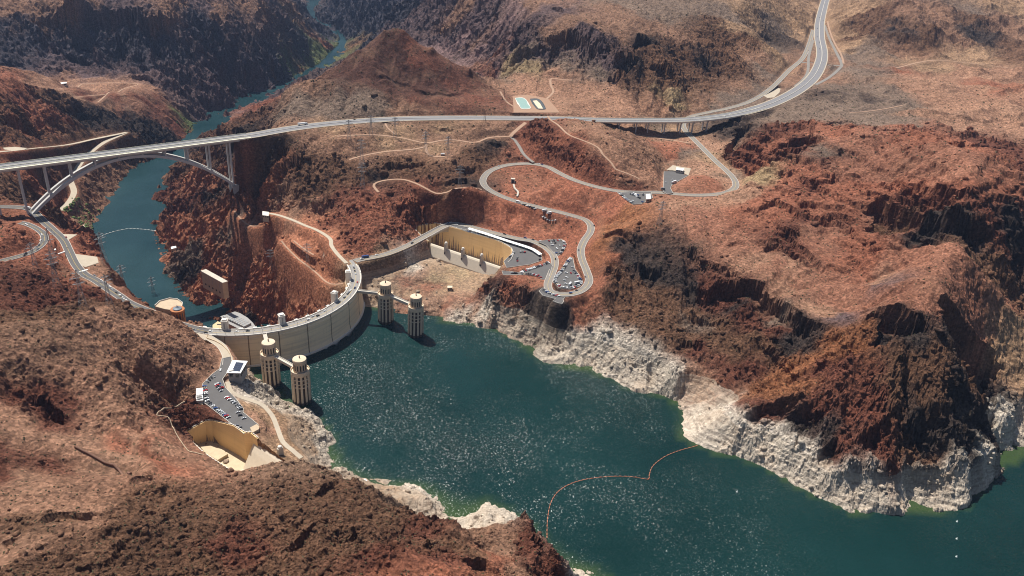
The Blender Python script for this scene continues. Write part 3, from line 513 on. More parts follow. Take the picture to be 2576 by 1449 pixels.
dE = (E1 - E0); dE -= np.where(em > 0, dE[em > .5].mean() * em, 0); dE = np.clip(dE, -40, 30)
wl_ = (E0 < -2) & (E0 > -60) & (exx > -250); dE[wl_] = 0; dE[E0 < -133] = 0
yy = np.clip(np.arange(Zg.shape[0]) / 2, 0, ny - 1.001); xx = np.clip(np.arange(Zg.shape[1]) / 2, 0, nx - 1.001); y0 = yy.astype(int); x0 = xx.astype(int); fy = (yy - y0)[:, None]; fx = (xx - x0)[None]
ER = ((dE[y0][:, x0] * (1 - fx) + dE[y0][:, x0 + 1] * fx) * (1 - fy) + (dE[y0 + 1][:, x0] * (1 - fx) + dE[y0 + 1][:, x0 + 1] * fx) * fy).astype(np.float32); del E1, EN, Q
print('erosion %.1f s' % (time.time() - T0), float(dE.min()), float(dE.max()))
# ------------------------------------------------------------------ tones and ruggedness of the ground, by place
PAL = dict(R=(.25, .098, .060), D=(.135, .052, .034), P=(.34, .195, .13), T=(.29, .185, .115), B=(.135, .072, .044), K=(.048, .036, .031), G=(.165, .120, .092), W=(.56, .49, .41), O=(.235, .10, .05), V=(.115, .078, .078), M=(.21, .135, .125), N=(.070, .062, .074), Y=(.30, .215, .125), L=(.225, .128, .085), S=(.285, .158, .104), E=(.085, .105, .04), H=(.080, .037, .027), C=(.245, .112, .073), F=(.35, .150, .088))  # K, N: dark rock colours, deepened and blued to carry cliff shade
#      tone, ruggedness, points
TONES = [('B', .75, [(100, 1300), (300, 1300), (500, 1300), (700, 1280), (850, 1260), (400, 1250), (950, 1290), (1100, 1350), (1180, 1380)]), ('B', .9, [(100, 1400), (300, 1420), (500, 1400), (700, 1420), (900, 1380), (820, 1330)]), ('S', .35, [(120, 1270), (60, 1260), (200, 1290), (30, 1370)]), ('D', .9, [(1120, 1400), (980, 1420), (600, 1350), (1080, 1330)]),
    ('L', .5, [(1250, 1360), (1220, 1330), (1300, 1430)]), ('D', 1, [(1340, 1350), (1380, 1400), (1350, 1440)]), ('R', .3, [(1120, 1440), (1010, 1440), (1240, 1400)]),
    ('W', .5, [(1040, 1225), (1220, 1290), (1270, 1300), (1440, 1425)]), ('T', .5, [(990, 1235), (800, 1130), (760, 1090), (720, 1050)]), ('W', .9, [(690, 1010), (740, 1030), (800, 1090), (830, 1140), (650, 990)]), ('T', .3, [(640, 1020), (680, 1060), (720, 1130), (700, 1100)]), ('P', .3, [(640, 1050), (670, 1080)]),
    ('S', .12, [(60, 1110), (150, 1130), (30, 1060), (350, 1120), (330, 1170), (250, 1150), (430, 1150)]), ('L', .2, [(200, 1110), (150, 1090), (260, 1180), (300, 1195), (60, 1200)]), ('D', .45, [(50, 1150), (110, 1170), (20, 1180), (0, 1140)]), ('R', .15, [(380, 1140), (300, 1130), (420, 1170)]),
    ('S', .62, [(300, 1000), (200, 960), (400, 960), (480, 950), (450, 880), (350, 870), (520, 900), (500, 860), (250, 850), (250, 1040)]), ('L', .66, [(120, 900), (60, 960), (180, 880), (60, 850)]), ('D', .9, [(90, 1040), (110, 1030), (470, 1040), (500, 1040), (450, 1020), (530, 1050)]), ('D', .7, [(60, 1000), (150, 1030)]), ('B', .8, [(100, 800), (200, 800), (300, 790), (30, 810)]), ('S', .5, [(250, 800), (420, 830)]),
    ('D', .9, [(200, 740), (100, 720), (50, 690), (150, 760), (30, 750)]), ('R', .7, [(30, 590), (60, 570), (20, 620), (170, 720), (140, 660), (115, 565), (130, 620), (180, 590), (200, 640)]), ('S', .5, [(200, 700), (230, 670)]),
    ('L', .7, [(215, 570), (230, 540), (300, 440), (270, 400), (330, 420), (250, 470), (200, 530), (290, 480)]), ('B', .8, [(120, 470), (60, 480), (140, 420), (30, 450), (350, 380), (340, 400)]), ('R', .5, [(60, 400), (120, 390), (150, 500), (80, 450)]),
    ('B', .5, [(100, 340), (150, 320), (60, 350), (200, 340)]), ('R', .5, [(30, 230), (60, 250), (100, 270), (0, 200), (130, 300), (30, 300), (60, 320)]), ('B', .9, [(60, 290), (140, 260), (0, 290)]), ('K', 1, [(300, 290), (350, 310), (300, 320), (400, 340), (210, 290), (250, 310), (420, 350)]), ('D', .12, [(370, 250), (430, 300), (460, 330), (400, 270), (300, 240), (210, 240)]), ('S', .1, [(200, 205), (280, 212), (330, 215), (130, 215)]), ('L', .2, [(260, 250), (180, 245), (340, 240)]),
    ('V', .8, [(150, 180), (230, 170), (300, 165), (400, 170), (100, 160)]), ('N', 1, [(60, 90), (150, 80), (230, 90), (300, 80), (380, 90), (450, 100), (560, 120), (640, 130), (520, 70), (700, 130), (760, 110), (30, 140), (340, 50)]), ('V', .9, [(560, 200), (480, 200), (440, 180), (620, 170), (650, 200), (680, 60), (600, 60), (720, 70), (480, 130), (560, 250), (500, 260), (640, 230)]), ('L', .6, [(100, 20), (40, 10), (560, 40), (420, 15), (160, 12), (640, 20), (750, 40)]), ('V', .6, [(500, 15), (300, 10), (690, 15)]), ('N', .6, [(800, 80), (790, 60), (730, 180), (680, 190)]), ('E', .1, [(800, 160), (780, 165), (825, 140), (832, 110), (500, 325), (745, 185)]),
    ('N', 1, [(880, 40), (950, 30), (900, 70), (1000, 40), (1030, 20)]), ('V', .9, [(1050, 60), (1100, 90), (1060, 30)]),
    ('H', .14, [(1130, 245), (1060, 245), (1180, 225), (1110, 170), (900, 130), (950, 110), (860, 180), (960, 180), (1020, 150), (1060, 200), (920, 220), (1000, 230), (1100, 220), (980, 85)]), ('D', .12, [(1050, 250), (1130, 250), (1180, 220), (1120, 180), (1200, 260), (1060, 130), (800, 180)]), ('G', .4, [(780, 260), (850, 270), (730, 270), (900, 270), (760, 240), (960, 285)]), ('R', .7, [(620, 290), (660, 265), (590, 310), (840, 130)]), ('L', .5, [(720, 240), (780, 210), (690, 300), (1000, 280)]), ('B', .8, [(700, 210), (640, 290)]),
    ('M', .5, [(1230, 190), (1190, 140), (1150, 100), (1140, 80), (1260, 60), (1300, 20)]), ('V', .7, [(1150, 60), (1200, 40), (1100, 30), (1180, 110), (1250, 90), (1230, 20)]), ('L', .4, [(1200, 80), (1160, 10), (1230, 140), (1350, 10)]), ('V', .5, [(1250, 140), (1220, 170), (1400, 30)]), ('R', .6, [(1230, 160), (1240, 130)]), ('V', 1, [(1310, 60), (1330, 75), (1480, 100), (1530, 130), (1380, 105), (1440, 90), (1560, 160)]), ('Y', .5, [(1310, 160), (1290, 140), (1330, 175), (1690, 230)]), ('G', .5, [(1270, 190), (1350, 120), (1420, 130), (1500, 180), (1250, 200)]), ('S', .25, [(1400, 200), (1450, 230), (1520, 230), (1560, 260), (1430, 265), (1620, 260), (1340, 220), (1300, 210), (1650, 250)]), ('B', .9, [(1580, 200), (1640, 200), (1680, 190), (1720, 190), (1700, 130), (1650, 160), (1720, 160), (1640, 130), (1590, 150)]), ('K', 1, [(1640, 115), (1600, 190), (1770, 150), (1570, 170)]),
    ('L', .4, [(1500, 60), (1580, 80), (1650, 60), (1450, 50), (1700, 80), (1400, 70), (1550, 30)]), ('G', .4, [(1650, 30), (1720, 20), (1560, 10), (1800, 20), (1850, 40), (1940, 70), (1930, 110)]), ('B', .8, [(1800, 50), (1820, 80), (1790, 100), (1880, 100), (1830, 140), (1780, 170), (1850, 170)]), ('K', .6, [(1960, 90), (1930, 100)]), ('T', .2, [(1900, 60), (1880, 30), (1990, 40), (2000, 80), (1860, 70)]), ('L', .3, [(1900, 150), (1800, 250), (1760, 250), (1860, 220), (1750, 280)]), ('G', .2, [(1870, 245), (1830, 255), (1920, 235), (1780, 270), (1930, 180)]),
    ('L', .15, [(2040, 180), (2060, 200), (2000, 200), (2090, 150), (2030, 150), (1980, 200)]), ('T', .2, [(2100, 50), (2110, 20), (2100, 90), (2120, 120), (1950, 150)]),
    ('B', .6, [(2180, 60), (2220, 80), (2250, 40), (2200, 30), (2330, 100), (2150, 90), (2450, 50), (2420, 30)]), ('K', .8, [(2250, 60), (2260, 85), (2450, 90), (2470, 80), (2430, 70)]), ('L', .4, [(2300, 30), (2340, 20), (2380, 60), (2400, 100), (2500, 60), (2560, 100), (2280, 130)]), ('B', .4, [(2300, 120), (2540, 150), (2570, 130)]), ('T', .15, [(2400, 140), (2300, 150), (2500, 10), (2560, 20), (2470, 140), (2350, 165)]), ('G', .4, [(2430, 20), (2150, 130), (2170, 155), (2220, 125)]),
    ('G', .3, [(2140, 180), (2200, 190), (2100, 230), (2050, 260), (2100, 270), (2200, 230), (2000, 280), (1950, 290), (2150, 250), (2250, 260), (1900, 280)]), ('K', .5, [(2080, 240), (2180, 245), (1820, 320), (1850, 310), (1800, 330)]), ('S', .25, [(2400, 180), (2500, 180), (2350, 200), (2450, 220), (2550, 250), (2300, 220), (2560, 200), (2300, 190), (2500, 280), (2400, 260), (2340, 300), (2560, 320)]), ('R', .2, [(2480, 215), (2280, 185), (2540, 245)]), ('P', .15, [(2350, 215), (2430, 190), (2540, 290)]), ('G', .3, [(2280, 280), (2200, 300), (2260, 310)]),
    ('D', 1, [(1850, 360), (1840, 390), (1900, 370), (1950, 400), (1990, 370), (1920, 340), (1960, 330), (2010, 350)]), ('R', .6, [(1950, 340), (2050, 320), (2100, 340), (1900, 420), (1880, 400), (2300, 330), (2280, 350)]), ('C', .35, [(2080, 350), (2150, 350), (2200, 380), (2120, 420), (2200, 430), (2350, 380), (2300, 400), (2400, 420), (2250, 420), (2450, 400)]), ('R', .6, [(2150, 470), (2050, 450), (2100, 500), (2220, 480), (2000, 460), (2250, 450), (2350, 440), (2450, 460), (2520, 450), (2380, 360), (2480, 390)]), ('D', 1, [(2350, 460), (2420, 500), (2300, 480), (2480, 500), (2520, 520), (2030, 470), (2070, 400), (2540, 420), (2500, 370)]), ('Y', .4, [(1900, 450), (1890, 430)]), ('G', .4, [(2060, 390), (1830, 440)]), ('P', .3, [(1870, 480), (1800, 460), (1830, 470), (1780, 430), (1780, 360), (1850, 500)]),
    ('R', .5, [(1900, 520), (1870, 540), (1960, 560), (2000, 520), (2080, 570), (2060, 540), (1950, 500), (2130, 560), (2100, 640), (2150, 680), (2200, 620), (2150, 610)]), ('D', .9, [(1980, 590), (1960, 620), (2020, 560), (2080, 560), (2120, 570), (2000, 640)]), ('C', .25, [(1800, 560), (1850, 600), (1900, 640), (1950, 680), (2000, 720), (2050, 740), (2080, 640), (2100, 590), (2180, 720), (2100, 760), (2150, 760), (2200, 760), (1750, 540), (2050, 600)]), ('S', .2, [(1900, 650), (1970, 670), (2060, 790), (1980, 720), (1730, 520), (2230, 700)]), ('C', .4, [(2250, 560), (2200, 540), (2280, 600), (2350, 600), (2400, 620), (2300, 660), (2400, 680), (2450, 720), (2350, 720)]), ('B', .5, [(2250, 520), (2480, 600), (2500, 640), (2530, 580), (2560, 640), (2450, 570)]), ('K', 1, [(2400, 540), (2450, 550), (2360, 530), (2550, 500), (2560, 540)]), ('V', .3, [(2230, 710), (2100, 800)]), ('C', .3, [(2260, 760), (2320, 740), (2480, 760), (2540, 740)]),
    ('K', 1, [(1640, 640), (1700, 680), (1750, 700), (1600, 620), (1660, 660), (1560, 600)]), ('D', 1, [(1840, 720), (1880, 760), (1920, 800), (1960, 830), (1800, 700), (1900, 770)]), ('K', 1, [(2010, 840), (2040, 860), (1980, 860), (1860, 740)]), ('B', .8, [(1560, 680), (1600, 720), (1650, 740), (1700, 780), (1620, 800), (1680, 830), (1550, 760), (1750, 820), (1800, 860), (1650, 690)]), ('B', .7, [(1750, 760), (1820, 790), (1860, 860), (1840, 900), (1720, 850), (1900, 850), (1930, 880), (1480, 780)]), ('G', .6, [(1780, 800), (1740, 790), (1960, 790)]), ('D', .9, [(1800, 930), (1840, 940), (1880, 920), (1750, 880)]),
    ('R', .4, [(1500, 720), (1490, 760), (1470, 790), (1530, 640), (1230, 720), (1300, 700), (1290, 730), (1340, 710)]), ('K', 1, [(1370, 780), (1420, 790), (1340, 765), (1400, 770), (1260, 715)]), ('G', .6, [(1350, 820), (1300, 790), (1280, 770)]),
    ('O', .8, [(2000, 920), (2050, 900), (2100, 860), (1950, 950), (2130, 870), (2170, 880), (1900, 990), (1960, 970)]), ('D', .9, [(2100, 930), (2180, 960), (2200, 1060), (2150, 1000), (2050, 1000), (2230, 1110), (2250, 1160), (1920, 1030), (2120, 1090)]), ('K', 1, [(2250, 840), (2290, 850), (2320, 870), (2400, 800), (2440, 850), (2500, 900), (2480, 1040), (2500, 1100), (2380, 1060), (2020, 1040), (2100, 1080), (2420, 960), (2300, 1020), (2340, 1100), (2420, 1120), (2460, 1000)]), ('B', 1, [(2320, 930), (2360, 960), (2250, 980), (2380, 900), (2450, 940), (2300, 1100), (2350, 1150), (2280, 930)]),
    ('W', .65, [(1500, 890), (1560, 920), (1620, 930), (1680, 960), (1450, 880), (1400, 900), (2000, 1150), (2100, 1220), (2200, 1230), (2300, 1230), (2400, 1210), (2480, 1170), (1850, 1110), (1940, 1120), (2550, 1080)]), ('W', .35, [(1780, 1060), (1830, 1020), (1750, 1090)]), ('P', .4, [(1790, 980), (1760, 960)]), ('T', .3, [(2570, 900), (2560, 850)]),
    ('R', .5, [(1030, 715), (1075, 735), (1010, 765), (1130, 765), (1190, 750), (1100, 722)]), ('Y', .3, [(1130, 705), (1160, 690), (1090, 700)]), ('T', .6, [(960, 690), (1000, 690), (960, 720), (1000, 740), (950, 760), (1060, 740), (920, 720)]), ('T', .3, [(1100, 680), (1150, 700), (1180, 720), (1120, 740), (1200, 680)]), ('P', .6, [(1060, 690), (1100, 770), (1150, 770), (1200, 790)]), ('W', 1, [(1140, 790), (1180, 790), (1230, 800), (1040, 680)]), ('S', .3, [(1090, 800), (1250, 820)]),
    ('R', .05, [(1330, 470), (1400, 500), (1450, 510), (1540, 520), (1280, 540), (1350, 560), (1430, 580), (1200, 550), (1220, 530), (1500, 500), (1330, 440), (1400, 460), (1470, 600), (1440, 640), (1340, 680)]), ('O', .2, [(1530, 600), (1570, 540), (1520, 640)]), ('R', 1, [(1360, 370), (1400, 380), (1440, 410), (1480, 430), (1540, 450), (1330, 350)]), ('D', .9, [(1330, 330), (1380, 340), (1420, 390), (1600, 450), (1500, 410)]), ('S', .3, [(1430, 330), (1500, 350), (1540, 380), (1470, 320), (1580, 420), (1620, 440)]), ('L', .4, [(1600, 370), (1650, 400), (1620, 340), (1560, 330)]), ('R', .1, [(1680, 370), (1710, 372), (1690, 380), (1760, 460), (1800, 480)]), ('T', .2, [(1770, 400), (1790, 380), (1810, 420), (1700, 330)]), ('G', .2, [(1750, 380), (1720, 390), (1760, 300), (1680, 330)]),
    ('L', .35, [(800, 345), (900, 345), (1000, 350), (1100, 340), (1180, 330), (900, 390), (1000, 380), (1120, 380), (1200, 360), (750, 350), (1250, 340), (860, 370)]), ('T', .3, [(1000, 330), (1080, 370), (1150, 320), (820, 330), (980, 360)]), ('B', .9, [(960, 430), (1050, 440), (1100, 440), (1000, 410), (1150, 470), (860, 420), (800, 460), (760, 420), (1200, 400), (700, 380), (900, 440)]), ('K', 1, [(950, 440), (700, 370), (1180, 470), (1240, 370)]), ('D', .8, [(1000, 490), (1100, 490), (930, 480), (1160, 520), (840, 480)]), ('R', 1, [(950, 560), (1000, 590), (920, 600), (880, 590), (850, 540), (1040, 540), (1080, 530), (900, 520), (960, 510)]), ('F', .2, [(780, 610), (820, 600), (760, 590), (1120, 520)]), ('L', .4, [(700, 480), (750, 520), (720, 550)]),
    ('D', 1, [(600, 460), (480, 490), (600, 420), (430, 470)]), ('F', 1, [(560, 520), (480, 540), (440, 560), (540, 440), (500, 430)]), ('F', 1, [(630, 520), (580, 560), (600, 600), (640, 470), (660, 560), (540, 570), (450, 600), (680, 440), (620, 540), (520, 550)]), ('G', .9, [(560, 560), (600, 400), (470, 640), (610, 510), (650, 530)]), ('F', 1, [(600, 680), (680, 720), (740, 700), (640, 640), (560, 640), (780, 680), (700, 640), (500, 700)]), ('F', 1, [(740, 660), (800, 650), (680, 600), (640, 700), (720, 750), (760, 720), (720, 620), (790, 700), (660, 760)]), ('K', 1, [(520, 480), (470, 690), (620, 770), (540, 390), (590, 340)]), ('B', .9, [(560, 360), (530, 400), (480, 420), (660, 400)])]
tp, tc, tr = [], [], []
for nm, rg, pts in TONES:
    for u, v in pts:
        P = hit(u, v); tp.append((math.log(math.hypot(P[0], P[1])) * 1.0, math.atan2(P[0], P[1]))); tc.append(PAL[nm]); tr.append(rg)
tp = np.array(tp); tc = np.array(tc); tr = np.array(tr)
print('tones %d  %.1f s' % (len(tp), time.time() - T0))

# ------------------------------------------------------------------ ground mesh: rings round the view point, finer near by
NA, NR = (1500, 2100) if not globals().get('LOWRES') else (500, 700)
az = np.linspace(R_(-50), R_(49), NA); rr = np.exp(np.linspace(math.log(300), math.log(7200), NR))
X = (rr[:, None] * np.sin(az)[None]).astype(np.float32); Y = (rr[:, None] * np.cos(az)[None]).astype(np.float32)
# tones on a coarse grid of the same rings
ca, cr = 330, 260
caz = np.linspace(az[0], az[-1], ca); clr = np.linspace(math.log(300), math.log(7200), cr)
gl, ga = np.meshgrid(clr, caz, indexing='ij'); d2 = (gl[..., None] - tp[:, 0]) ** 2 + (ga[..., None] - tp[:, 1]) ** 2
wt = 1 / (d2 + 1e-5) ** 2.2; wt /= wt.sum(-1, keepdims=True)
CG = (wt @ tc).astype(np.float32); RG = (wt @ tr).astype(np.float32); del d2, wt
def cs(G, x, y):
    l = np.log(np.maximum(np.hypot(x, y), 301)); a = np.arctan2(x, y)
    fi = np.clip((l - clr[0]) / (clr[1] - clr[0]), 0, cr - 1.01); fj = np.clip((a - caz[0]) / (caz[1] - caz[0]), 0, ca - 1.01)
    i = fi.astype(np.int32); j = fj.astype(np.int32); fi = fi - i; fj = fj - j
    if G.ndim == 3: fi = fi[..., None]; fj = fj[..., None]
    return ((G[i, j] * (1 - fj) + G[i, j + 1] * fj) * (1 - fi) + (G[i + 1, j] * (1 - fj) + G[i + 1, j + 1] * fj) * fi).astype(np.float32)
def poly_inside(px, py, poly):
    ins = np.zeros(px.shape, bool); n = len(poly)
    for i in range(n):
        x1, y1 = poly[i][:2]; x2, y2 = poly[(i + 1) % n][:2]
        if y1 == y2: continue
        c = ((y1 > py) != (y2 > py)) & (px < (x2 - x1) * (py - y1) / (y2 - y1) + x1); ins ^= c
    return ins
def window(x0, x1, y0, y1):
    rs = np.array([math.hypot(x, y) for x in (x0, x1) for y in (y0, y1)]); lo = y0 if x0 < 0 < x1 else rs.min()
    an = np.array([math.atan2(x, y) for x in (x0, x1) for y in (y0, y1)])
    i0, i1 = np.searchsorted(rr, min(lo, rs.min())), np.searchsorted(rr, rs.max()); j0, j1 = np.searchsorted(az, an.min()), np.searchsorted(az, an.max())
    return slice(max(0, i0 - 1), min(NR, i1 + 1)), slice(max(0, j0 - 1), min(NA, j1 + 1))
# nearness to built ground (keeps the rock's ruggedness off it)
DR = np.full((NR, NA), 1e3, np.float32); ZR = np.zeros((NR, NA), np.float32)
def near_path(path, half, reach):
    path = np.asarray(path); st = 1
    for a, b in zip(path[:-1], path[1:]):
        q = half + reach; sl = window(min(a[0], b[0]) - q, max(a[0], b[0]) + q, min(a[1], b[1]) - q, max(a[1], b[1]) + q)
        x = X[sl]; y = Y[sl]
        if x.size == 0: continue
        dx, dy = b[0] - a[0], b[1] - a[1]; L = dx * dx + dy * dy + 1e-9; t = np.clip(((x - a[0]) * dx + (y - a[1]) * dy) / L, 0, 1)
        d = np.hypot(x - a[0] - t * dx, y - a[1] - t * dy) - half; z = a[2] + t * (b[2] - a[2])
        D = DR[sl]; k = d < D; D[k] = d[k]; ZR[sl][k] = z[k]
def near_poly(P, z, reach):
    P = np.asarray(P); sl = window(P[:, 0].min() - reach, P[:, 0].max() + reach, P[:, 1].min() - reach, P[:, 1].max() + reach); x = X[sl]; y = Y[sl]
    d = np.full(x.shape, 1e3, np.float32)
    for a, b in zip(P, np.roll(P, -1, 0)):
        dx, dy = b[0] - a[0], b[1] - a[1]; L = dx * dx + dy * dy + 1e-9; t = np.clip(((x - a[0]) * dx + (y - a[1]) * dy) / L, 0, 1)
        d = np.minimum(d, np.hypot(x - a[0] - t * dx, y - a[1] - t * dy))
    d = np.where(poly_inside(x, y, P), -d, d); D = DR[sl]; k = d < D; D[k] = d[k]; ZR[sl][k] = z
for k, r in ROADS.items(): near_path(r['path'], r['w'] / 2 + 1.0, 26)
for k, (z, mt, P) in LOTP.items(): near_poly(P, z, 22)
DRP = []
for nm, wd, pts in DRAPED:
    P = np.array([hit(u, v) for u, v in pts]); P = smooth_path(P, 8); P[:, 2] = samp(Zg, P[:, 0], P[:, 1])
    for _ in range(6): P[1:-1, 2] = (P[:-2, 2] + P[2:, 2] + 2 * P[1:-1, 2]) / 4
    DRP.append((nm, wd, P)); near_path(P, wd / 2 + .5, 10)
prot = np.clip(DR / 22, 0, 1)
# ruggedness
RO = cs(RG, X + 20 * (fbm(X, Y, 60, 2, seed=3) - .5), Y) 
wx = (fbm(X, Y, 46, 3, seed=1) - .5); wy = (fbm(X, Y, 46, 3, seed=2) - .5)
wa = (26 * RO + 3) * prot
ZB0 = samp(Zg, X + wx * wa, Y + wy * wa) + prot * samp(ER, X + wx * 8 * prot, Y + wy * 8 * prot)
gx = (samp(Zg, X + 10, Y) - samp(Zg, X - 10, Y)) / 20; gy = (samp(Zg, X, Y + 10) - samp(Zg, X, Y - 10)) / 20
SL = np.hypot(gx, gy); DX = -gx / (SL + 1e-3); DY = -gy / (SL + 1e-3); del gx, gy
far = np.clip(np.hypot(X, Y) / 1500, .55, 2.2)
big = fbm(X, Y, 150, 4, .5, True, seed=5) - .35; mid = fbm(X + wx * 18, Y + wy * 18, 52, 4, .55, True, seed=6) - .33
big -= big.mean(); mid -= mid.mean()
d1, d2, hid = cells(X + wx * 14, Y + wy * 14, 17.0, 1); blk = (hid - .5) * np.clip((d2 - d1) * 3, 0, 1)
d1, d2, hid0 = cells(X + wx * 30, Y + wy * 30, 44.0, 4); blk0 = (hid0 - .5) * np.clip((d2 - d1) * 2.2, 0, 1)
d1, d2, hid2 = cells(X + wx * 6, Y + wy * 6, 7.0, 2); blk2 = (hid2 - .5) * np.clip((d2 - d1) * 3, 0, 1)
d1, d2, hid3 = cells(X + wx * 5, Y + wy * 5, 3.4, 3); blk3 = (hid3 - .5) * np.clip((d2 - d1) * 4, 0, 1); fine = fbm(X, Y, 9, 3, .6, seed=8) - .5; soft = fbm(X, Y, 70, 4, .5, seed=9) - .5
LAKE0 = (~poly_inside(X, Y, [(-2500, 760), (-420, 790), (-372, 855), (-300, 880), (-240, 945), (-228, 1035), (-300, 1130), (-100, 1400), (-100, 5600), (-2500, 5600)])).astype(np.float32)
rk = RO * np.clip(.30 + SL * 1.1, 0, 1.5) * (1 - .42 * LAKE0 * np.clip((44 - ZB0) / 8, 0, 1))
gul = fbm(X, Y, 40, 3, .5, True, seed=11) - .4
H = ZB0 + prot * (rk * far ** .6 * (big * 18 + mid * 19 + blk0 * 22 * np.clip(RO * 1.6 - .6, 0, 1) + blk * 11 + blk2 * 10 + blk3 * 6 * np.clip(1.6 - far, 0, 1) + fine * 4.0) + soft * (3.5 + 9 * (far - .55)) + (fbm(X, Y, 150, 4, .55, True, seed=15) - .45) * 34 * np.clip((X - 600) / 300, 0, 1) * np.clip((Y - 1300) / 300, 0, 1) * (1 - .5 * RO) + (1 - RO) * gul * 3.5 * far + fine * .8)
H0 = ZB0
# beaches and water: keep what is under water under water
WETB = samp(Zg, X, Y)
LAKE_SIDE = ~poly_inside(X, Y, [(-2500, 760), (-420, 790), (-372, 855), (-300, 880), (-240, 945), (-228, 1035), (-300, 1130), (-100, 1400), (-100, 5600), (-2500, 5600)])
wet = np.clip((-WETB - 1.0) / 6, 0, 1) * LAKE_SIDE; H = H * (1 - wet) + np.minimum(H, WETB) * wet
wet = np.clip((-WETB - 135.5) / 5, 0, 1) * (~LAKE_SIDE); H = H * (1 - wet) + np.minimum(H, WETB) * wet; del wet
H = np.where(LAKE_SIDE, H, np.maximum(H, -160))
# strata on the great mountain
st_m = np.clip((Y - 900) / 150, 0, 1) * np.clip((X - 250) / 120, 0, 1) * np.clip((1900 - Y) / 200, 0, 1) * RO
q = (H * 1.0 + X * .05 - Y * .02 + wx * 10) / 14.0; fr = q - np.floor(q); H = H + prot * st_m * 14 * (np.clip((fr - .5) * 4 + .5, 0, 1) - fr) * .75; del q, fr
rg_m = np.clip((40 - H) / 4, 0, 1) * np.clip(H / 2, 0, 1) * LAKE_SIDE * np.clip(SL * 1.5, 0, 1)
q = (H + wx * 3) / 5.2; fr = q - np.floor(q); H = H + prot * rg_m * 5.2 * (np.clip((fr - .5) * 3 + .5, 0, 1) - fr) * .38 * np.clip(fbm(X, Y, 30, 2, seed=31) * 3 - .8, 0, 1); del q, fr, rg_m
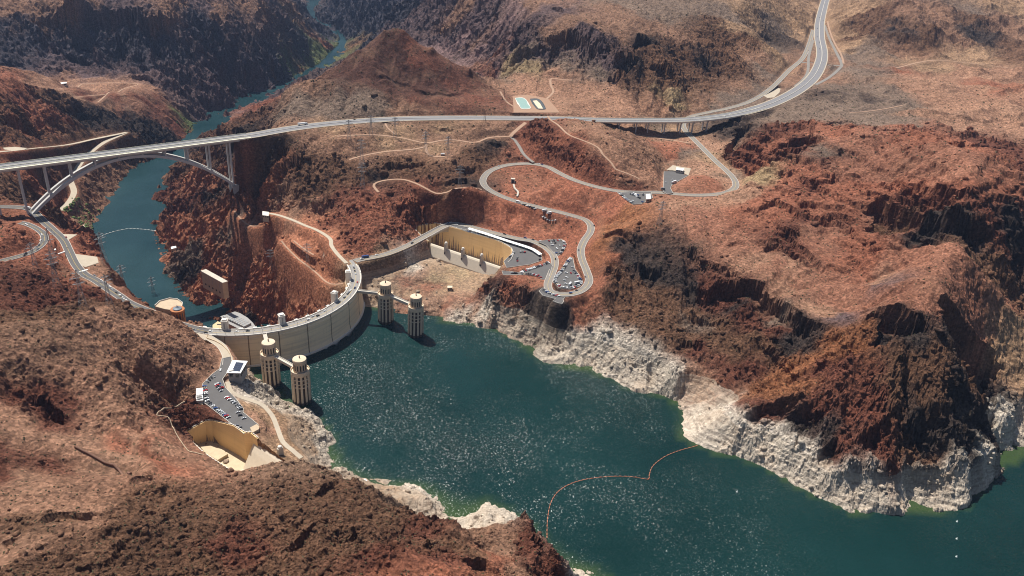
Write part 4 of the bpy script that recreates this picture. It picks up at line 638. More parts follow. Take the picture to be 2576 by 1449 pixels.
# cliffs: along each line the ground breaks down on the side towards the open
SCARPS = [(24, 75, ZD, [(60, 560), (110, 640), (200, 690), (300, 650), (420, 660), (540, 670), (620, 715), (700, 780), (780, 850), (840, 930), (900, 990), (1000, 1030), (1060, 1070), (1120, 1112)]), (12, 40, ZD, [(-20, 390), (70, 400), (140, 440), (260, 520), (380, 585), (480, 610)]), (9, 30, ZD, [(100, 800), (190, 860), (290, 900), (400, 980)]), (12, 35, ZD, [(560, 1090), (660, 1180), (760, 1220), (820, 1270)]), (11, 40, ZD, [(-60, 1100), (60, 1120), (180, 1190)]),
    (34, 70, ZD, [(1330, 1010), (1430, 955), (1550, 935), (1680, 940), (1780, 960), (1860, 1010), (1895, 1070)]), (46, 95, ZD, [(1880, 800), (1920, 780), (1980, 780), (2080, 820), (2200, 900), (2330, 980), (2420, 1080), (2460, 1220), (2470, 1330)]), (28, 70, ZD, [(1350, 150), (1400, 110), (1480, 45), (1600, 55), (1760, 65), (1900, 115), (2050, 140), (2200, 150), (2390, 140)]),
    (10, 34, ZD, [(540, 190), (620, 130), (680, 90), (760, 150), (880, 180), (960, 225)]), (9, 30, ZD, [(940, 185), (1050, 225), (1180, 285)]), (9, 30, ZD, [(1120, 190), (1250, 235), (1340, 262)]), (8, 26, ZD, [(1190, 300), (1330, 365)]), (9, 30, ZD, [(680, 320), (850, 400), (930, 470), (1040, 580), (1130, 680)]), (6, 22, ZD, [(560, 460), (700, 400), (800, 440)]), (6, 22, ZD, [(340, 370), (450, 380), (500, 385)]), (7, 25, ZD, [(860, 110), (1000, 100), (1150, 130), (1300, 165)]), (6, 20, ZD, [(1100, 590), (1200, 620), (1290, 640)]),
    (16, 45, ZC, [(1720, 1310), (1760, 1275), (1830, 1275), (1980, 1350), (2100, 1400), (2300, 1450)]), (16, 45, ZC, [(660, 1100), (730, 1050), (850, 1060), (1000, 1045), (1110, 1085)]), (16, 40, ZC, [(315, 1170), (340, 1080), (400, 1010), (500, 965), (620, 930)]), (8, 30, ZC, [(500, 1160), (600, 1210), (750, 1230), (900, 1260)]), (7, 25, ZC, [(900, 1390), (1000, 1400), (1100, 1380), (1200, 1300)]), (7, 25, ZC, [(1000, 980), (1150, 910), (1260, 915), (1330, 940)]), (9, 30, ZC, [(1610, 985), (1700, 990), (1800, 1025), (2000, 1065), (2090, 1105), (2250, 1085), (2360, 1075)]), (7, 26, ZC, [(1890, 1170), (2000, 1180), (2100, 1220)]), (8, 28, ZC, [(2250, 1100), (2400, 1160), (2560, 1250)]), (6, 24, ZC, [(1300, 1080), (1450, 1060), (1600, 1080)]), (6, 24, ZC, [(1100, 1170), (1250, 1150), (1400, 1180)]), (6, 22, ZC, [(1150, 1290), (1300, 1310), (1420, 1290)]), (8, 30, ZC, [(550, 1340), (700, 1300), (800, 1330)]),
    (14, 45, ZE, [(470, 280), (560, 230), (650, 180), (760, 150), (900, 130)]), (16, 50, ZE, [(750, 230), (830, 190), (960, 180), (1070, 200)]), (14, 45, ZE, [(1010, 500), (1090, 440), (1180, 400)]), (16, 50, ZE, [(1720, 330), (1760, 240), (1850, 180), (1990, 150)]), (14, 40, ZE, [(1300, 420), (1380, 330), (1480, 250), (1560, 200)]), (18, 50, ZE, [(2130, 260), (2200, 160), (2290, 110), (2400, 100)]),
    (10, 34, ZB, [(1330, 930), (1440, 960), (1560, 1000), (1700, 1070), (1800, 1150), (1880, 1230)]), (8, 24, ZB, [(1400, 1060), (1520, 1100), (1640, 1180), (1760, 1250)]), (16, 80, ZB, [(1235, 290), (1310, 180), (1380, 150), (1460, 185)]), (24, 100, ZB, [(1540, 260), (1640, 225), (1740, 250), (1840, 330), (1900, 400), (1980, 460)]), (20, 70, ZB, [(1380, 315), (1460, 335), (1530, 285)]), (24, 80, ZB, [(2200, 330), (2330, 310), (2430, 385)]), (20, 70, ZB, [(2050, 480), (2180, 470), (2250, 545)]), (12, 40, ZB, [(2010, 590), (2120, 600)]), (14, 50, ZB, [(2320, 530), (2400, 510), (2480, 560), (2560, 640)]), (14, 60, ZB, [(630, 190), (760, 160), (900, 210)]), (12, 50, ZB, [(1560, 80), (1640, 60), (1720, 90)]),
    (4, 30, ZB, [(90, 560), (200, 590), (300, 600), (400, 580), (500, 640), (700, 690), (860, 690), (960, 640)]), (5, 18, ZB, [(700, 940), (800, 960), (900, 975)]), (8, 22, ZB, [(1090, 1120), (1160, 1110), (1240, 1140)]), (12, 36, ZB, [(850, 1300), (950, 1280), (1030, 1260)]), (12, 30, ZB, [(680, 1380), (800, 1390), (960, 1370)]), (10, 30, ZB, [(280, 1290), (400, 1240), (520, 1260), (640, 1230)]),
    (50, 200, ZA, [(180, 150), (270, 120), (400, 90), (600, 60), (760, 50), (900, 40), (1000, 60), (1100, 90), (1300, 110), (1420, 160)]), (20, 70, ZA, [(370, 420), (500, 370), (600, 370), (720, 420), (800, 450)]), (14, 50, ZA, [(1040, 440), (1180, 450), (1300, 480)]), (16, 60, ZA, [(1450, 440), (1560, 420), (1680, 480), (1760, 560)]), (18, 60, ZA, [(1690, 320), (1780, 300), (1850, 340)]), (14, 45, ZA, [(330, 710), (380, 690), (440, 700)]), (26, 60, ZA, [(490, 870), (540, 830), (600, 815), (680, 860)]), (26, 60, ZA, [(-20, 880), (60, 860), (150, 850), (240, 890)]), (14, 50, ZA, [(340, 550), (400, 530), (500, 560)]), (12, 40, ZA, [(1180, 550), (1300, 530), (1420, 550), (1560, 600)]), (10, 34, ZA, [(980, 590), (1100, 560), (1200, 590)]),
    (15, 34, ZG, [(175, 190), (230, 155), (300, 145), (370, 160), (430, 210), (520, 280)]), (6, 30, ZG, [(300, 1070), (370, 1000), (450, 975), (600, 980), (740, 950)]), (7, 26, ZG, [(560, 1400), (650, 1330), (760, 1250), (850, 1160), (960, 1075)]), (5, 24, ZG, [(1560, 1430), (1640, 1380), (1720, 1330)]), (4, 24, ZG, [(-10, 1150), (60, 1130), (150, 1130)]), (4, 26, ZG, [(960, 740), (1040, 700), (1140, 690)]), (8, 22, ZG, [(2360, 840), (2420, 800), (2500, 760), (2560, 780)]), (5, 24, ZG, [(1200, 960), (1260, 940), (1330, 960), (1400, 1050)]), (4, 24, ZG, [(1000, 920), (1100, 890), (1180, 950)]), (8, 22, ZG, [(2180, 1240), (2280, 1100), (2420, 1020)]),
    (8, 20, ZF, [(60, 1230), (110, 1150), (160, 1180)]), (8, 20, ZF, [(360, 1180), (400, 1130), (440, 1160)]), (9, 22, ZF, [(880, 1350), (980, 1330), (1080, 1290)]), (8, 20, ZF, [(620, 1210), (680, 1170), (740, 1230)]), (8, 18, ZF, [(1430, 1200), (1490, 1150), (1540, 1190), (1560, 1280)]), (8, 18, ZF, [(1430, 1130), (1490, 1080), (1540, 1120)]), (6, 16, ZF, [(760, 980), (860, 1010), (940, 1090)]),
    (20, 34, Z3, [(1090, 1000), (1200, 1020), (1330, 1030), (1440, 1085), (1560, 1150), (1660, 1150)]), (14, 30, Z3, [(750, 985), (830, 920), (860, 880)]), (9, 24, Z3, [(1950, 500), (2060, 400), (2130, 380), (2250, 420), (2340, 500)]), (9, 24, Z3, [(2000, 780), (2080, 800), (2180, 880)]), (14, 36, Z3, [(2310, 640), (2380, 640), (2480, 690), (2570, 720)]),
    (14, 30, Z1, [(160, 440), (260, 400), (330, 440), (380, 520)]), (12, 26, Z1, [(500, 380), (540, 340), (620, 380), (640, 460)]), (14, 30, Z1, [(700, 300), (820, 270), (960, 300), (1040, 370)]), (10, 24, Z1, [(380, 130), (460, 90), (560, 120)]), (16, 40, Z2, [(1300, 300), (1380, 250), (1500, 260), (1560, 330)]), (14, 34, Z2, [(1180, 700), (1240, 650), (1340, 640)]), (14, 34, Z2, [(1240, 880), (1300, 800), (1420, 760)]), (12, 30, Z2, [(60, 560), (160, 520), (230, 540)])]
def scarp(h, wd, f, pts):
    P = np.array([hit(*f(*p)) for p in pts])[:, :2]; P = smooth_path(np.c_[P, P[:, :1] * 0], 12)[:, :2]; q = wd + 12
    sl = window(P[:, 0].min() - q, P[:, 0].max() + q, P[:, 1].min() - q, P[:, 1].max() + q); k = far[sl]
    x = X[sl] + wx[sl] * 26 * k + (fine[sl]) * 7; y = Y[sl] + wy[sl] * 26 * k + blk[sl] * 7
    D = np.full(x.shape, 1e3, np.float32); Sg = np.zeros(x.shape, np.float32); Tt = Sg.copy(); L = len(P) - 1
    for i in range(L):
        a, b = P[i], P[i + 1]; dx, dy = b - a; l2 = dx * dx + dy * dy + 1e-9; t = np.clip(((x - a[0]) * dx + (y - a[1]) * dy) / l2, 0, 1); ex = x - a[0] - t * dx; ey = y - a[1] - t * dy; d = np.hypot(ex, ey)
        m_ = (a + b) / 2; sgn = np.sign(dx * (-m_[1]) - dy * (-m_[0])) or 1; s_ = (dx * ey - dy * ex) * sgn; n_ = d < D; D[n_] = d[n_]; Sg[n_] = s_[n_]; Tt[n_] = ((i + t) / L)[n_]
    end = np.clip(np.minimum(Tt, 1 - Tt) * 5, 0, 1) * ((Tt > 0) & (Tt < 1)); g_ = np.where(Sg > 0, np.clip(D / 3.0, 0, 1) * np.clip(1 - D / wd, 0, 1), -.22 * np.clip(1 - D / (wd * .5), 0, 1)) * end
    H[sl] -= (h * g_ * prot[sl]).astype(np.float32)
for a_ in SCARPS: scarp(*a_)
# level benches for roads and lots
k = np.clip(1 - DR / 12, 0, 1); k = k * k * (3 - 2 * k); H = np.where(DR < 12, H * (1 - k) + (ZR - .45) * k, H)
# deep water right up to the dam face
da_ = np.hypot(X + 368.895, Y - 1001.241); H = np.where(LAKE_SIDE & (da_ < 172) & (X > -400) & (X < -208) & (Y < 1000), np.minimum(H, -12), H); del da_
# spillway basins
for B, zf in ((BASIN_R, 4.0), (BASIN_L, 8.0)):
    B2 = np.array(B)[:, :2]; c = B2.mean(0); n = B2 - c; B3 = B2 + n / np.linalg.norm(n, axis=1, keepdims=True) * .8
    sl = window(B3[:, 0].min(), B3[:, 0].max(), B3[:, 1].min(), B3[:, 1].max()); ins = poly_inside(X[sl], Y[sl], B3); H[sl] = np.where(ins, zf, H[sl])
# colours
wv = 34 * np.clip(np.hypot(X, Y) / 900, .6, 3)
TC = cs(CG, X + wx * wv + (fbm(X, Y, 14, 2, seed=21) - .5) * 16, Y + wy * wv * 1.2)
var = fbm(X, Y, 90, 4, .6, seed=12); TC = TC * (0.58 + .48 * var)[..., None]; lum = TC.mean(-1, keepdims=True); TC = np.clip(lum + (TC - lum) * 1.06, .004, 1)
flat = np.clip(1 - SL * 1.6, 0, 1) * (1 - .6 * RO); pink = np.array([.36, .22, .15], np.float32)
TC = TC * (1 - .10 * flat[..., None]) + pink * (.10 * flat[..., None])
# ledges: steep faces step in and out with height
tcn = X * DY - Y * DX; gr_ = np.gradient(H, axis=0) / np.gradient(rr)[:, None]; ga_ = np.gradient(H, axis=1) / (rr[:, None] * (az[1] - az[0])); SF = np.hypot(gr_, ga_).astype(np.float32); del gr_, ga_
for _ in range(2): SF[1:-1, 1:-1] = .2 * (SF[1:-1, 1:-1] + SF[:-2, 1:-1] + SF[2:, 1:-1] + SF[1:-1, :-2] + SF[1:-1, 2:])
am = prot * np.clip(np.maximum(SL - .45, SF * .7 - .75), 0, 1.1) * np.clip(RO * 1.3, 0, 1) * np.clip(DR / 14 - .4, 0, 1) * far ** .7 * (1 - .6 * LAKE_SIDE * np.clip((38 - H) / 4, 0, 1))
lg = am * ((fbm(tcn, H * 2.2, 26, 3, .6, seed=51) - .5) * 12 + (fbm(tcn, H * 3.0, 8, 2, .6, True, seed=52) - .4) * 5)
verts = np.empty((NR * NA, 3), np.float32); verts[:, 0] = (X + DX * lg).ravel(); verts[:, 1] = (Y + DY * lg).ravel(); del tcn, lg, am, SF; verts[:, 2] = H.ravel()
me = bpy.data.meshes.new('terrain'); nv = NR * NA; ii = (np.arange(NR - 1)[:, None] * NA + np.arange(NA - 1)[None]).ravel().astype(np.int32)
quads = np.stack([ii, ii + 1, ii + 1 + NA, ii + NA], 1)[:, ::-1]; nf = len(quads)
me.vertices.add(nv); me.vertices.foreach_set('co', verts.ravel()); me.loops.add(nf * 4); me.loops.foreach_set('vertex_index', quads.ravel().astype(np.int32))
me.polygons.add(nf); me.polygons.foreach_set('loop_start', np.arange(0, nf * 4, 4, dtype=np.int32))
me.update(calc_edges=True)
at_ = me.color_attributes.new('tone', 'FLOAT_COLOR', 'POINT'); c4 = np.ones((nv, 4), np.float32); c4[:, :3] = TC.reshape(-1, 3); at_.data.foreach_set('color', c4.ravel())
at_ = me.color_attributes.new('kind', 'FLOAT_COLOR', 'POINT'); c4[:, 0] = (LAKE_SIDE * (1 - .8 * np.clip(1 - np.hypot((X + 95) / 130, (Y - 1075) / 110) ** 3, 0, 1)) * (1 - .55 * np.clip(1 - np.hypot((X + 190) / 130, (Y - 690) / 130) ** 3, 0, 1))).ravel(); c4[:, 1] = RO.ravel(); c4[:, 2] = prot.ravel(); at_.data.foreach_set('color', c4.ravel()); del c4
me.polygons.foreach_set('use_smooth', np.zeros(nf, bool))
ter = bpy.data.objects.new('terrain', me); COL.objects.link(ter); tag(ter, 'red and brown rocky desert canyon land', None, None, 'structure')
mt, n, b = new_mat('rock'); me.materials.append(mt)
geo = node(n, 'ShaderNodeNewGeometry'); pos = geo.outputs['Position']
ta = node(n, 'ShaderNodeVertexColor', layer_name='tone'); ka = node(n, 'ShaderNodeVertexColor', layer_name='kind'); ks = node(n, 'ShaderNodeSeparateColor'); n.links.new(ka.outputs['Color'], ks.inputs[0])
sp = node(n, 'ShaderNodeSeparateXYZ'); n.links.new(pos, sp.inputs[0])
n1 = noise(n, .02, 6, .62, pos); n2 = noise(n, .16, 5, .65, pos); n3 = noise(n, .7, 4, .7, pos)
k1 = math_(n, 'MULTIPLY_ADD', n2.outputs[0], 1.5, .25); k2 = math_(n, 'MULTIPLY_ADD', n3.outputs[0], .9, .55); k = math_(n, 'MULTIPLY', k1, k2)
sc = node(n, 'ShaderNodeVectorMath', operation='SCALE'); n.links.new(ta.outputs['Color'], sc.inputs[0]); n.links.new(k, sc.inputs['Scale'])
vc = node(n, 'ShaderNodeTexVoronoi'); inp(vc, 'Scale', .42); n.links.new(pos, vc.inputs['Vector']); vsep = node(n, 'ShaderNodeSeparateColor'); n.links.new(vc.outputs['Color'], vsep.inputs[0])
k = math_(n, 'MULTIPLY', k, math_(n, 'MULTIPLY_ADD', math_(n, 'POWER', vsep.outputs[0], 1.6), .8, .7)); n.links.new(k, sc.inputs['Scale'])
# patches of dust and of desert varnish
dust = ramp(n, n1.outputs[0], [(.5, (0, 0, 0)), (.72, (1, 1, 1))]); c = mixc(n, sc.outputs[0], (.36, .23, .15), math_(n, 'MULTIPLY', math_(n, 'MULTIPLY', dust.outputs[0], .22), math_(n, 'SUBTRACT', 1.0, ks.outputs[1], clamp=True)))
# dark dots of scrub on the gentle ground
vo = node(n, 'ShaderNodeTexVoronoi'); inp(vo, 'Scale', .13); n.links.new(pos, vo.inputs['Vector']); dotm = math_(n, 'LESS_THAN', vo.outputs['Distance'], .17)
dn = ramp(n, noise(n, .006, 3, .6, pos).outputs[0], [(.42, (0, 0, 0)), (.58, (1, 1, 1))]); dotm = math_(n, 'MULTIPLY', dotm, dn.outputs[0]); dotm = math_(n, 'MULTIPLY', dotm, math_(n, 'SUBTRACT', 1.0, ks.outputs[1], clamp=True)); c = mixc(n, c, (.055, .05, .025), math_(n, 'MULTIPLY', dotm, .8))
# bleached band round the lake
zn = math_(n, 'MULTIPLY_ADD', noise(n, .05, 3, .5, pos).outputs[0], 5.0, -2.5); zq = math_(n, 'ADD', sp.outputs['Z'], zn)
band = node(n, 'ShaderNodeMapRange', clamp=True); n.links.new(zq, band.inputs[0]); inp(band, 'From Min', 31.2); inp(band, 'From Max', 30.4)
bandf = math_(n, 'MULTIPLY', band.outputs[0], ks.outputs[0])
sv = node(n, 'ShaderNodeCombineXYZ'); n.links.new(math_(n, 'MULTIPLY', sp.outputs['X'], .02), sv.inputs[0]); n.links.new(math_(n, 'MULTIPLY', sp.outputs['Y'], .02), sv.inputs[1]); n.links.new(math_(n, 'MULTIPLY', sp.outputs['Z'], .45), sv.inputs[2])
ns = noise(n, 1.0, 4, .7, sv.outputs[0]); white = mixc(n, (.20, .16, .125), (.47, .40, .315), ramp(n, ns.outputs[0], [(.36, (0, 0, 0)), (.56, (1, 1, 1))]).outputs[0])
white = mixc(n, white, (.40, .27, .17), math_(n, 'MULTIPLY', ramp(n, n1.outputs[0], [(.5, (0, 0, 0)), (.7, (1, 1, 1))]).outputs[0], .6))
white = mixc(n, white, (.13, .11, .10), math_(n, 'MULTIPLY', ramp(n, n2.outputs[0], [(.62, (0, 0, 0)), (.75, (1, 1, 1))]).outputs[0], .5))
tl = node(n, 'ShaderNodeVectorMath', operation='SCALE'); n.links.new(c, tl.inputs[0]); inp(tl, 'Scale', 1.25); white = mixc(n, white, tl.outputs[0], .40)
c = mixc(n, c, white, bandf)
n.links.new(c, b.inputs['Base Color']); inp(b, 'Roughness', .95); inp(b, 'Specular IOR Level', .12)
bp = node(n, 'ShaderNodeBump'); inp(bp, 'Strength', 1.0); inp(bp, 'Distance', 3.5); hs = math_(n, 'MULTIPLY_ADD', n3.outputs[0], .45, n2.outputs[0]); n.links.new(math_(n, 'MULTIPLY', hs, math_(n, 'MULTIPLY_ADD', ks.outputs[1], .9, .3)), bp.inputs['Height']); n.links.new(bp.outputs[0], b.inputs['Normal'])
print('ground %.1f s' % (time.time() - T0))
Hf = H
def ground(x, y):
    """height of the finished ground"""
    x = np.atleast_1d(np.asarray(x, float)); y = np.atleast_1d(np.asarray(y, float))
    fi = np.clip((np.log(np.hypot(x, y)) - math.log(300)) / (math.log(7200 / 300)) * (NR - 1), 0, NR - 1.01); fj = np.clip((np.arctan2(x, y) - az[0]) / (az[-1] - az[0]) * (NA - 1), 0, NA - 1.01)
    i = fi.astype(int); j = fj.astype(int); fi -= i; fj -= j
    return (Hf[i, j] * (1 - fj) + Hf[i, j + 1] * fj) * (1 - fi) + (Hf[i + 1, j] * (1 - fj) + Hf[i + 1, j + 1] * fj) * fi
# ------------------------------------------------------------------ water
def water_mat(name, deep, edge, wave, rough, strength, dist, tilt):
    mt, n, b = new_mat(name); geo = node(n, 'ShaderNodeNewGeometry'); pos = geo.outputs['Position']
    t = noise(n, .004, 4, .55, pos); c = mixc(n, deep, edge, ramp(n, t.outputs[0], [(.38, (0, 0, 0)), (.66, (1, 1, 1))]).outputs[0]); va = node(n, 'ShaderNodeVertexColor', layer_name='shoal'); vs = node(n, 'ShaderNodeSeparateColor'); n.links.new(va.outputs['Color'], vs.inputs[0])
    if name == 'lake_water': c = mixc(n, c, (.055, .085, .022), math_(n, 'MULTIPLY', vs.outputs[0], .6))
    n.links.new(c, b.inputs['Base Color'])
    inp(b, 'Roughness', rough); inp(b, 'IOR', 1.33); inp(b, 'Specular IOR Level', .28)
    a1 = noise(n, wave, 3, .65, pos); a2 = noise(n, wave * .22, 3, .6, pos); gust = ramp(n, noise(n, .0065, 4, .6, pos).outputs[0], [(.36, (.4, .4, .4)), (.64, (1, 1, 1))])
    h = math_(n, 'MULTIPLY_ADD', a2.outputs[0], 1.4, a1.outputs[0]); bp = node(n, 'ShaderNodeBump'); inp(bp, 'Distance', dist); n.links.new(math_(n, 'MULTIPLY', gust.outputs[0], strength), bp.inputs['Strength']); n.links.new(h, bp.inputs['Height'])
    vo = node(n, 'ShaderNodeTexVoronoi'); inp(vo, 'Scale', wave * 3.2); n.links.new(pos, vo.inputs['Vector']); s1 = node(n, 'ShaderNodeVectorMath', operation='SUBTRACT'); n.links.new(vo.outputs['Color'], s1.inputs[0]); s1.inputs[1].default_value = (.5, .5, .5)
    s2 = node(n, 'ShaderNodeVectorMath', operation='MULTIPLY'); n.links.new(s1.outputs[0], s2.inputs[0]); s2.inputs[1].default_value = (tilt, tilt, 0); s3 = node(n, 'ShaderNodeVectorMath', operation='SCALE'); n.links.new(s2.outputs[0], s3.inputs[0]); n.links.new(gust.outputs[0], s3.inputs['Scale'])
    s4 = node(n, 'ShaderNodeVectorMath', operation='ADD'); n.links.new(s3.outputs[0], s4.inputs[0]); n.links.new(bp.outputs[0], s4.inputs[1]); s5 = node(n, 'ShaderNodeVectorMath', operation='NORMALIZE'); n.links.new(s4.outputs[0], s5.inputs[0]); n.links.new(s5.outputs[0], b.inputs['Normal'])
    return mt
M_lake = water_mat('lake_water', (.003, .019, .018), (.006, .029, .028), .36, .22, .8, .5, .8)
M_river = water_mat('river_water', (.006, .026, .030), (.018, .048, .054), .35, .22, .5, .4, .4)
DCX, DCY, DR0 = -368.8953, 1001.2409, 153.30
def dam_pt(deg, r): return (DCX + r * math.cos(R_(deg)), DCY + r * math.sin(R_(deg)))
lp = [(-700, 150), (4200, 150), (4200, 1800), (900, 1500), (500, 1010), (-60, 1010), (-215, 1035)] + [dam_pt(a, DR0 - 4) for a in np.linspace(8, -92, 30)] + [(-420, 840), (-700, 700)]
lx = np.arange(-720, 4200, 12.0); ly = np.arange(150, 1800, 12.0); gx_, gy_ = np.meshgrid(lx, ly, indexing='ij'); in_ = poly_inside(gx_, gy_, lp); zb_ = samp(Zg, gx_, gy_)
lv = []; lf = []; idx_ = -np.ones(gx_.shape, int)
use = in_[:-1, :-1] & in_[1:, :-1] & in_[1:, 1:] & in_[:-1, 1:]; use &= (zb_[:-1, :-1] < 25) | (zb_[1:, 1:] < 25) | (zb_[1:, :-1] < 25) | (zb_[:-1, 1:] < 25)
for i, j in zip(*np.nonzero(use)):
    q_ = []
    for a, b_ in ((i, j), (i + 1, j), (i + 1, j + 1), (i, j + 1)):
        if idx_[a, b_] < 0: idx_[a, b_] = len(lv); lv.append((gx_[a, b_], gy_[a, b_], 0))
        q_.append(idx_[a, b_])
    lf.append(tuple(q_))
lk = link_mesh('lake_water', lv, lf, M_lake); lk['kind'] = 'structure'
sh_ = np.ones((len(lv), 4), np.float32); lv_ = np.array(lv); sh_[:, 0] = np.clip(1 + samp(Zg, lv_[:, 0], lv_[:, 1]) / 5, 0, 1) ** 2; a_ = lk.data.color_attributes.new('shoal', 'FLOAT_COLOR', 'POINT'); a_.data.foreach_set('color', sh_.ravel())
rp = [(-2300, 700), (-480, 820), (-380, 870), (-260, 930), (-240, 1000), (-330, 1200), (-560, 1900), (-500, 2500), (-300, 3400), (-700, 5200), (-2300, 5200)]
link_mesh('river_water', [(x, y, -134) for x, y in rp], [tuple(range(len(rp)))], M_river)['kind'] = 'structure'

# ------------------------------------------------------------------ road surfaces
def road_mat(name, col, line=None, var=.2):
    return simple(name, col, .85, 0, var, .12)
MATS = dict(asphalt=road_mat('asphalt', (.105, .10, .098)), asphalt_pale=road_mat('asphalt_pale', (.21, .19, .17)), highway=road_mat('highway_surface', (.19, .185, .19)), concrete_road=road_mat('concrete_road', (.40, .34, .26)), dirt_pale=road_mat('dirt_pale', (.31, .19, .125)), dirt=road_mat('dirt', (.34, .215, .145)), kerb=simple('kerb_concrete', (.5, .46, .40)), line=simple('road_paint', (.75, .73, .68), var=.08), yellow=simple('yellow_paint', (.6, .42, .08), var=.08))
def ribbon(name, path, wd, mat, dz=0.0, kind='structure', off=0.0):
    mb = MB(); mb.sweep(path, [(off - wd / 2, dz - .6), (off - wd / 2, dz), (off + wd / 2, dz), (off + wd / 2, dz - .6)]); o = mb.build(name, mat); o['kind'] = kind; return o
NICE = {'hill_road': 'road', 'highway': 'highway', 'highway_far': 'highway', 'slip_road': 'slip_road', 'loop_road': 'slip_road', 'cross_road': 'road', 'canyon_road': 'road', 'side_road': 'road', 'ridge_road': 'road', 'river_road': 'road', 'river_road_lower': 'road', 'parking_road': 'road', 'wall_road': 'road', 'shore_track': 'path'}
dzi = 0
for k, r in ROADS.items():
    dzi += 1; ribbon(NICE[k], r['path'], r['w'], MATS[r['mat']], .004 * dzi)
    if k in ('hill_road', 'canyon_road', 'side_road', 'parking_road'):
        mb = MB()
        for s in (-1, 1): mb.sweep(r['path'], [(s * (r['w'] / 2 + .3) - .3, -.5), (s * (r['w'] / 2 + .3) - .3, .42), (s * (r['w'] / 2 + .3) + .3, .42), (s * (r['w'] / 2 + .3) + .3, -.5)])
        mb.build('kerb', MATS['kerb'])['kind'] = 'structure'
    if k in ('hill_road', 'canyon_road', 'side_road'): ribbon('road_line', r['path'], .28, MATS['yellow'], .004 * dzi + .02)
    if k in ('highway', 'highway_far'):
        mb = MB(); mb.sweep(r['path'], [(-1.0, -.2), (-.5, .9), (.5, .9), (1.0, -.2)]); mb.build('median_barrier', MATS['kerb'])['kind'] = 'structure'
        mb = MB()
        for s in (-1, 1): mb.sweep(r['path'], [(s * (r['w'] / 2 + 1.2) - 1.2, -.5), (s * (r['w'] / 2 + 1.2) - 1.2, .15), (s * (r['w'] / 2 + 1.2) + 1.2, .15), (s * (r['w'] / 2 + 1.2) + 1.2, -.5)])
        mb.build('road_shoulder', MATS['concrete_road'])['kind'] = 'structure'
for nm, wd, P in DRP:
    P2 = P.copy(); P2[:, 2] += .06; ribbon('service_road' if nm == 'service_road' else 'dirt_road', P2, wd, MATS['asphalt_pale'] if nm == 'service_road' else MATS['dirt'])
for k, (z, mt, P) in LOTP.items():
    dzi += 1; mb = MB(); a = [(p[0], p[1]) for p in P]
    if sum((a[i][0] * a[(i + 1) % len(a)][1] - a[(i + 1) % len(a)][0] * a[i][1]) for i in range(len(a))) < 0: a = a[::-1]
    mb.prism(a, z - .6, z + .004 * dzi); mb.build('car_park' if 'car_park' in k else 'paving', MATS[mt])['kind'] = 'structure'
    if mt == 'asphalt':
        mb = MB(); ring = [(x, y, z) for x, y in a] + [(*a[0], z)]; mb.sweep(ring, [(.1, -.4), (.1, .5), (.6, .5), (.6, -.4)]); mb.build('kerb', MATS['kerb'])['kind'] = 'structure'
# ------------------------------------------------------------------ materials of the built things
M_conc = simple('pale_concrete', (.50, .45, .38), .9, var=.2, scale=.15)
M_conc_w = simple('white_concrete', (.62, .58, .52), .85, var=.12, scale=.3)
M_conc_d = simple('grey_concrete', (.30, .29, .28), .9, var=.2, scale=.2)
M_dark = simple('dark_opening', (.02, .02, .022), .6, var=.1)
M_white = simple('white_roof', (.80, .79, .76), .6, var=.06)
M_steel = simple('galvanised_steel', (.26, .27, .28), .5, .5, .1)
M_tan = simple('tan_wall', (.46, .36, .25), .9, var=.2, scale=.2)
M_glass = simple('dark_glass', (.03, .04, .05), .15, var=.1, spec=.6)
M_solar = simple('solar_cells', (.035, .045, .075), .25, var=.15, scale=.8, spec=.5)
M_orange = simple('copper_cladding', (.36, .13, .04), .6, var=.15)
M_slate = simple('blue_grey_roof', (.16, .20, .24), .5, var=.1)
M_float = simple('orange_float', (.55, .20, .11), .6, var=.1)
M_floatw = simple('white_float', (.75, .75, .72), .6, var=.1)
M_wood = simple('weathered_timber', (.10, .07, .05), .9)
M_rust = simple('rusty_pipe', (.17, .09, .06), .8)
def stained(name, base, streak, rust, zscale=.06):
    """poured concrete with lift lines, rust runs and dark drips"""
    mt, n, b = new_mat(name); geo = node(n, 'ShaderNodeNewGeometry'); sp = node(n, 'ShaderNodeSeparateXYZ'); n.links.new(geo.outputs['Position'], sp.inputs[0])
    v1 = node(n, 'ShaderNodeCombineXYZ'); n.links.new(math_(n, 'MULTIPLY', sp.outputs['X'], .012), v1.inputs[0]); n.links.new(math_(n, 'MULTIPLY', sp.outputs['Y'], .012), v1.inputs[1]); n.links.new(math_(n, 'MULTIPLY', sp.outputs['Z'], .35), v1.inputs[2])
    v2 = node(n, 'ShaderNodeCombineXYZ'); n.links.new(math_(n, 'MULTIPLY', sp.outputs['X'], .4), v2.inputs[0]); n.links.new(math_(n, 'MULTIPLY', sp.outputs['Y'], .4), v2.inputs[1]); n.links.new(math_(n, 'MULTIPLY', sp.outputs['Z'], zscale), v2.inputs[2])
    h = noise(n, 1, 5, .65, v1.outputs[0]); s = noise(n, 1, 4, .65, v2.outputs[0]); g = noise(n, .03, 3, .5, geo.outputs['Position'])
    c = mixc(n, base, rust, ramp(n, h.outputs[0], [(.45, (0, 0, 0)), (.72, (1, 1, 1))]).outputs[0]); c = mixc(n, c, streak, math_(n, 'MULTIPLY', ramp(n, s.outputs[0], [(.54, (0, 0, 0)), (.78, (1, 1, 1))]).outputs[0], .42))
    c = mixc(n, c, (base[0] * 1.25, base[1] * 1.25, base[2] * 1.25), math_(n, 'MULTIPLY', g.outputs[0], .6))
    inp(b, 'Roughness', .9); inp(b, 'Specular IOR Level', .2); return mt, n, b, c, sp
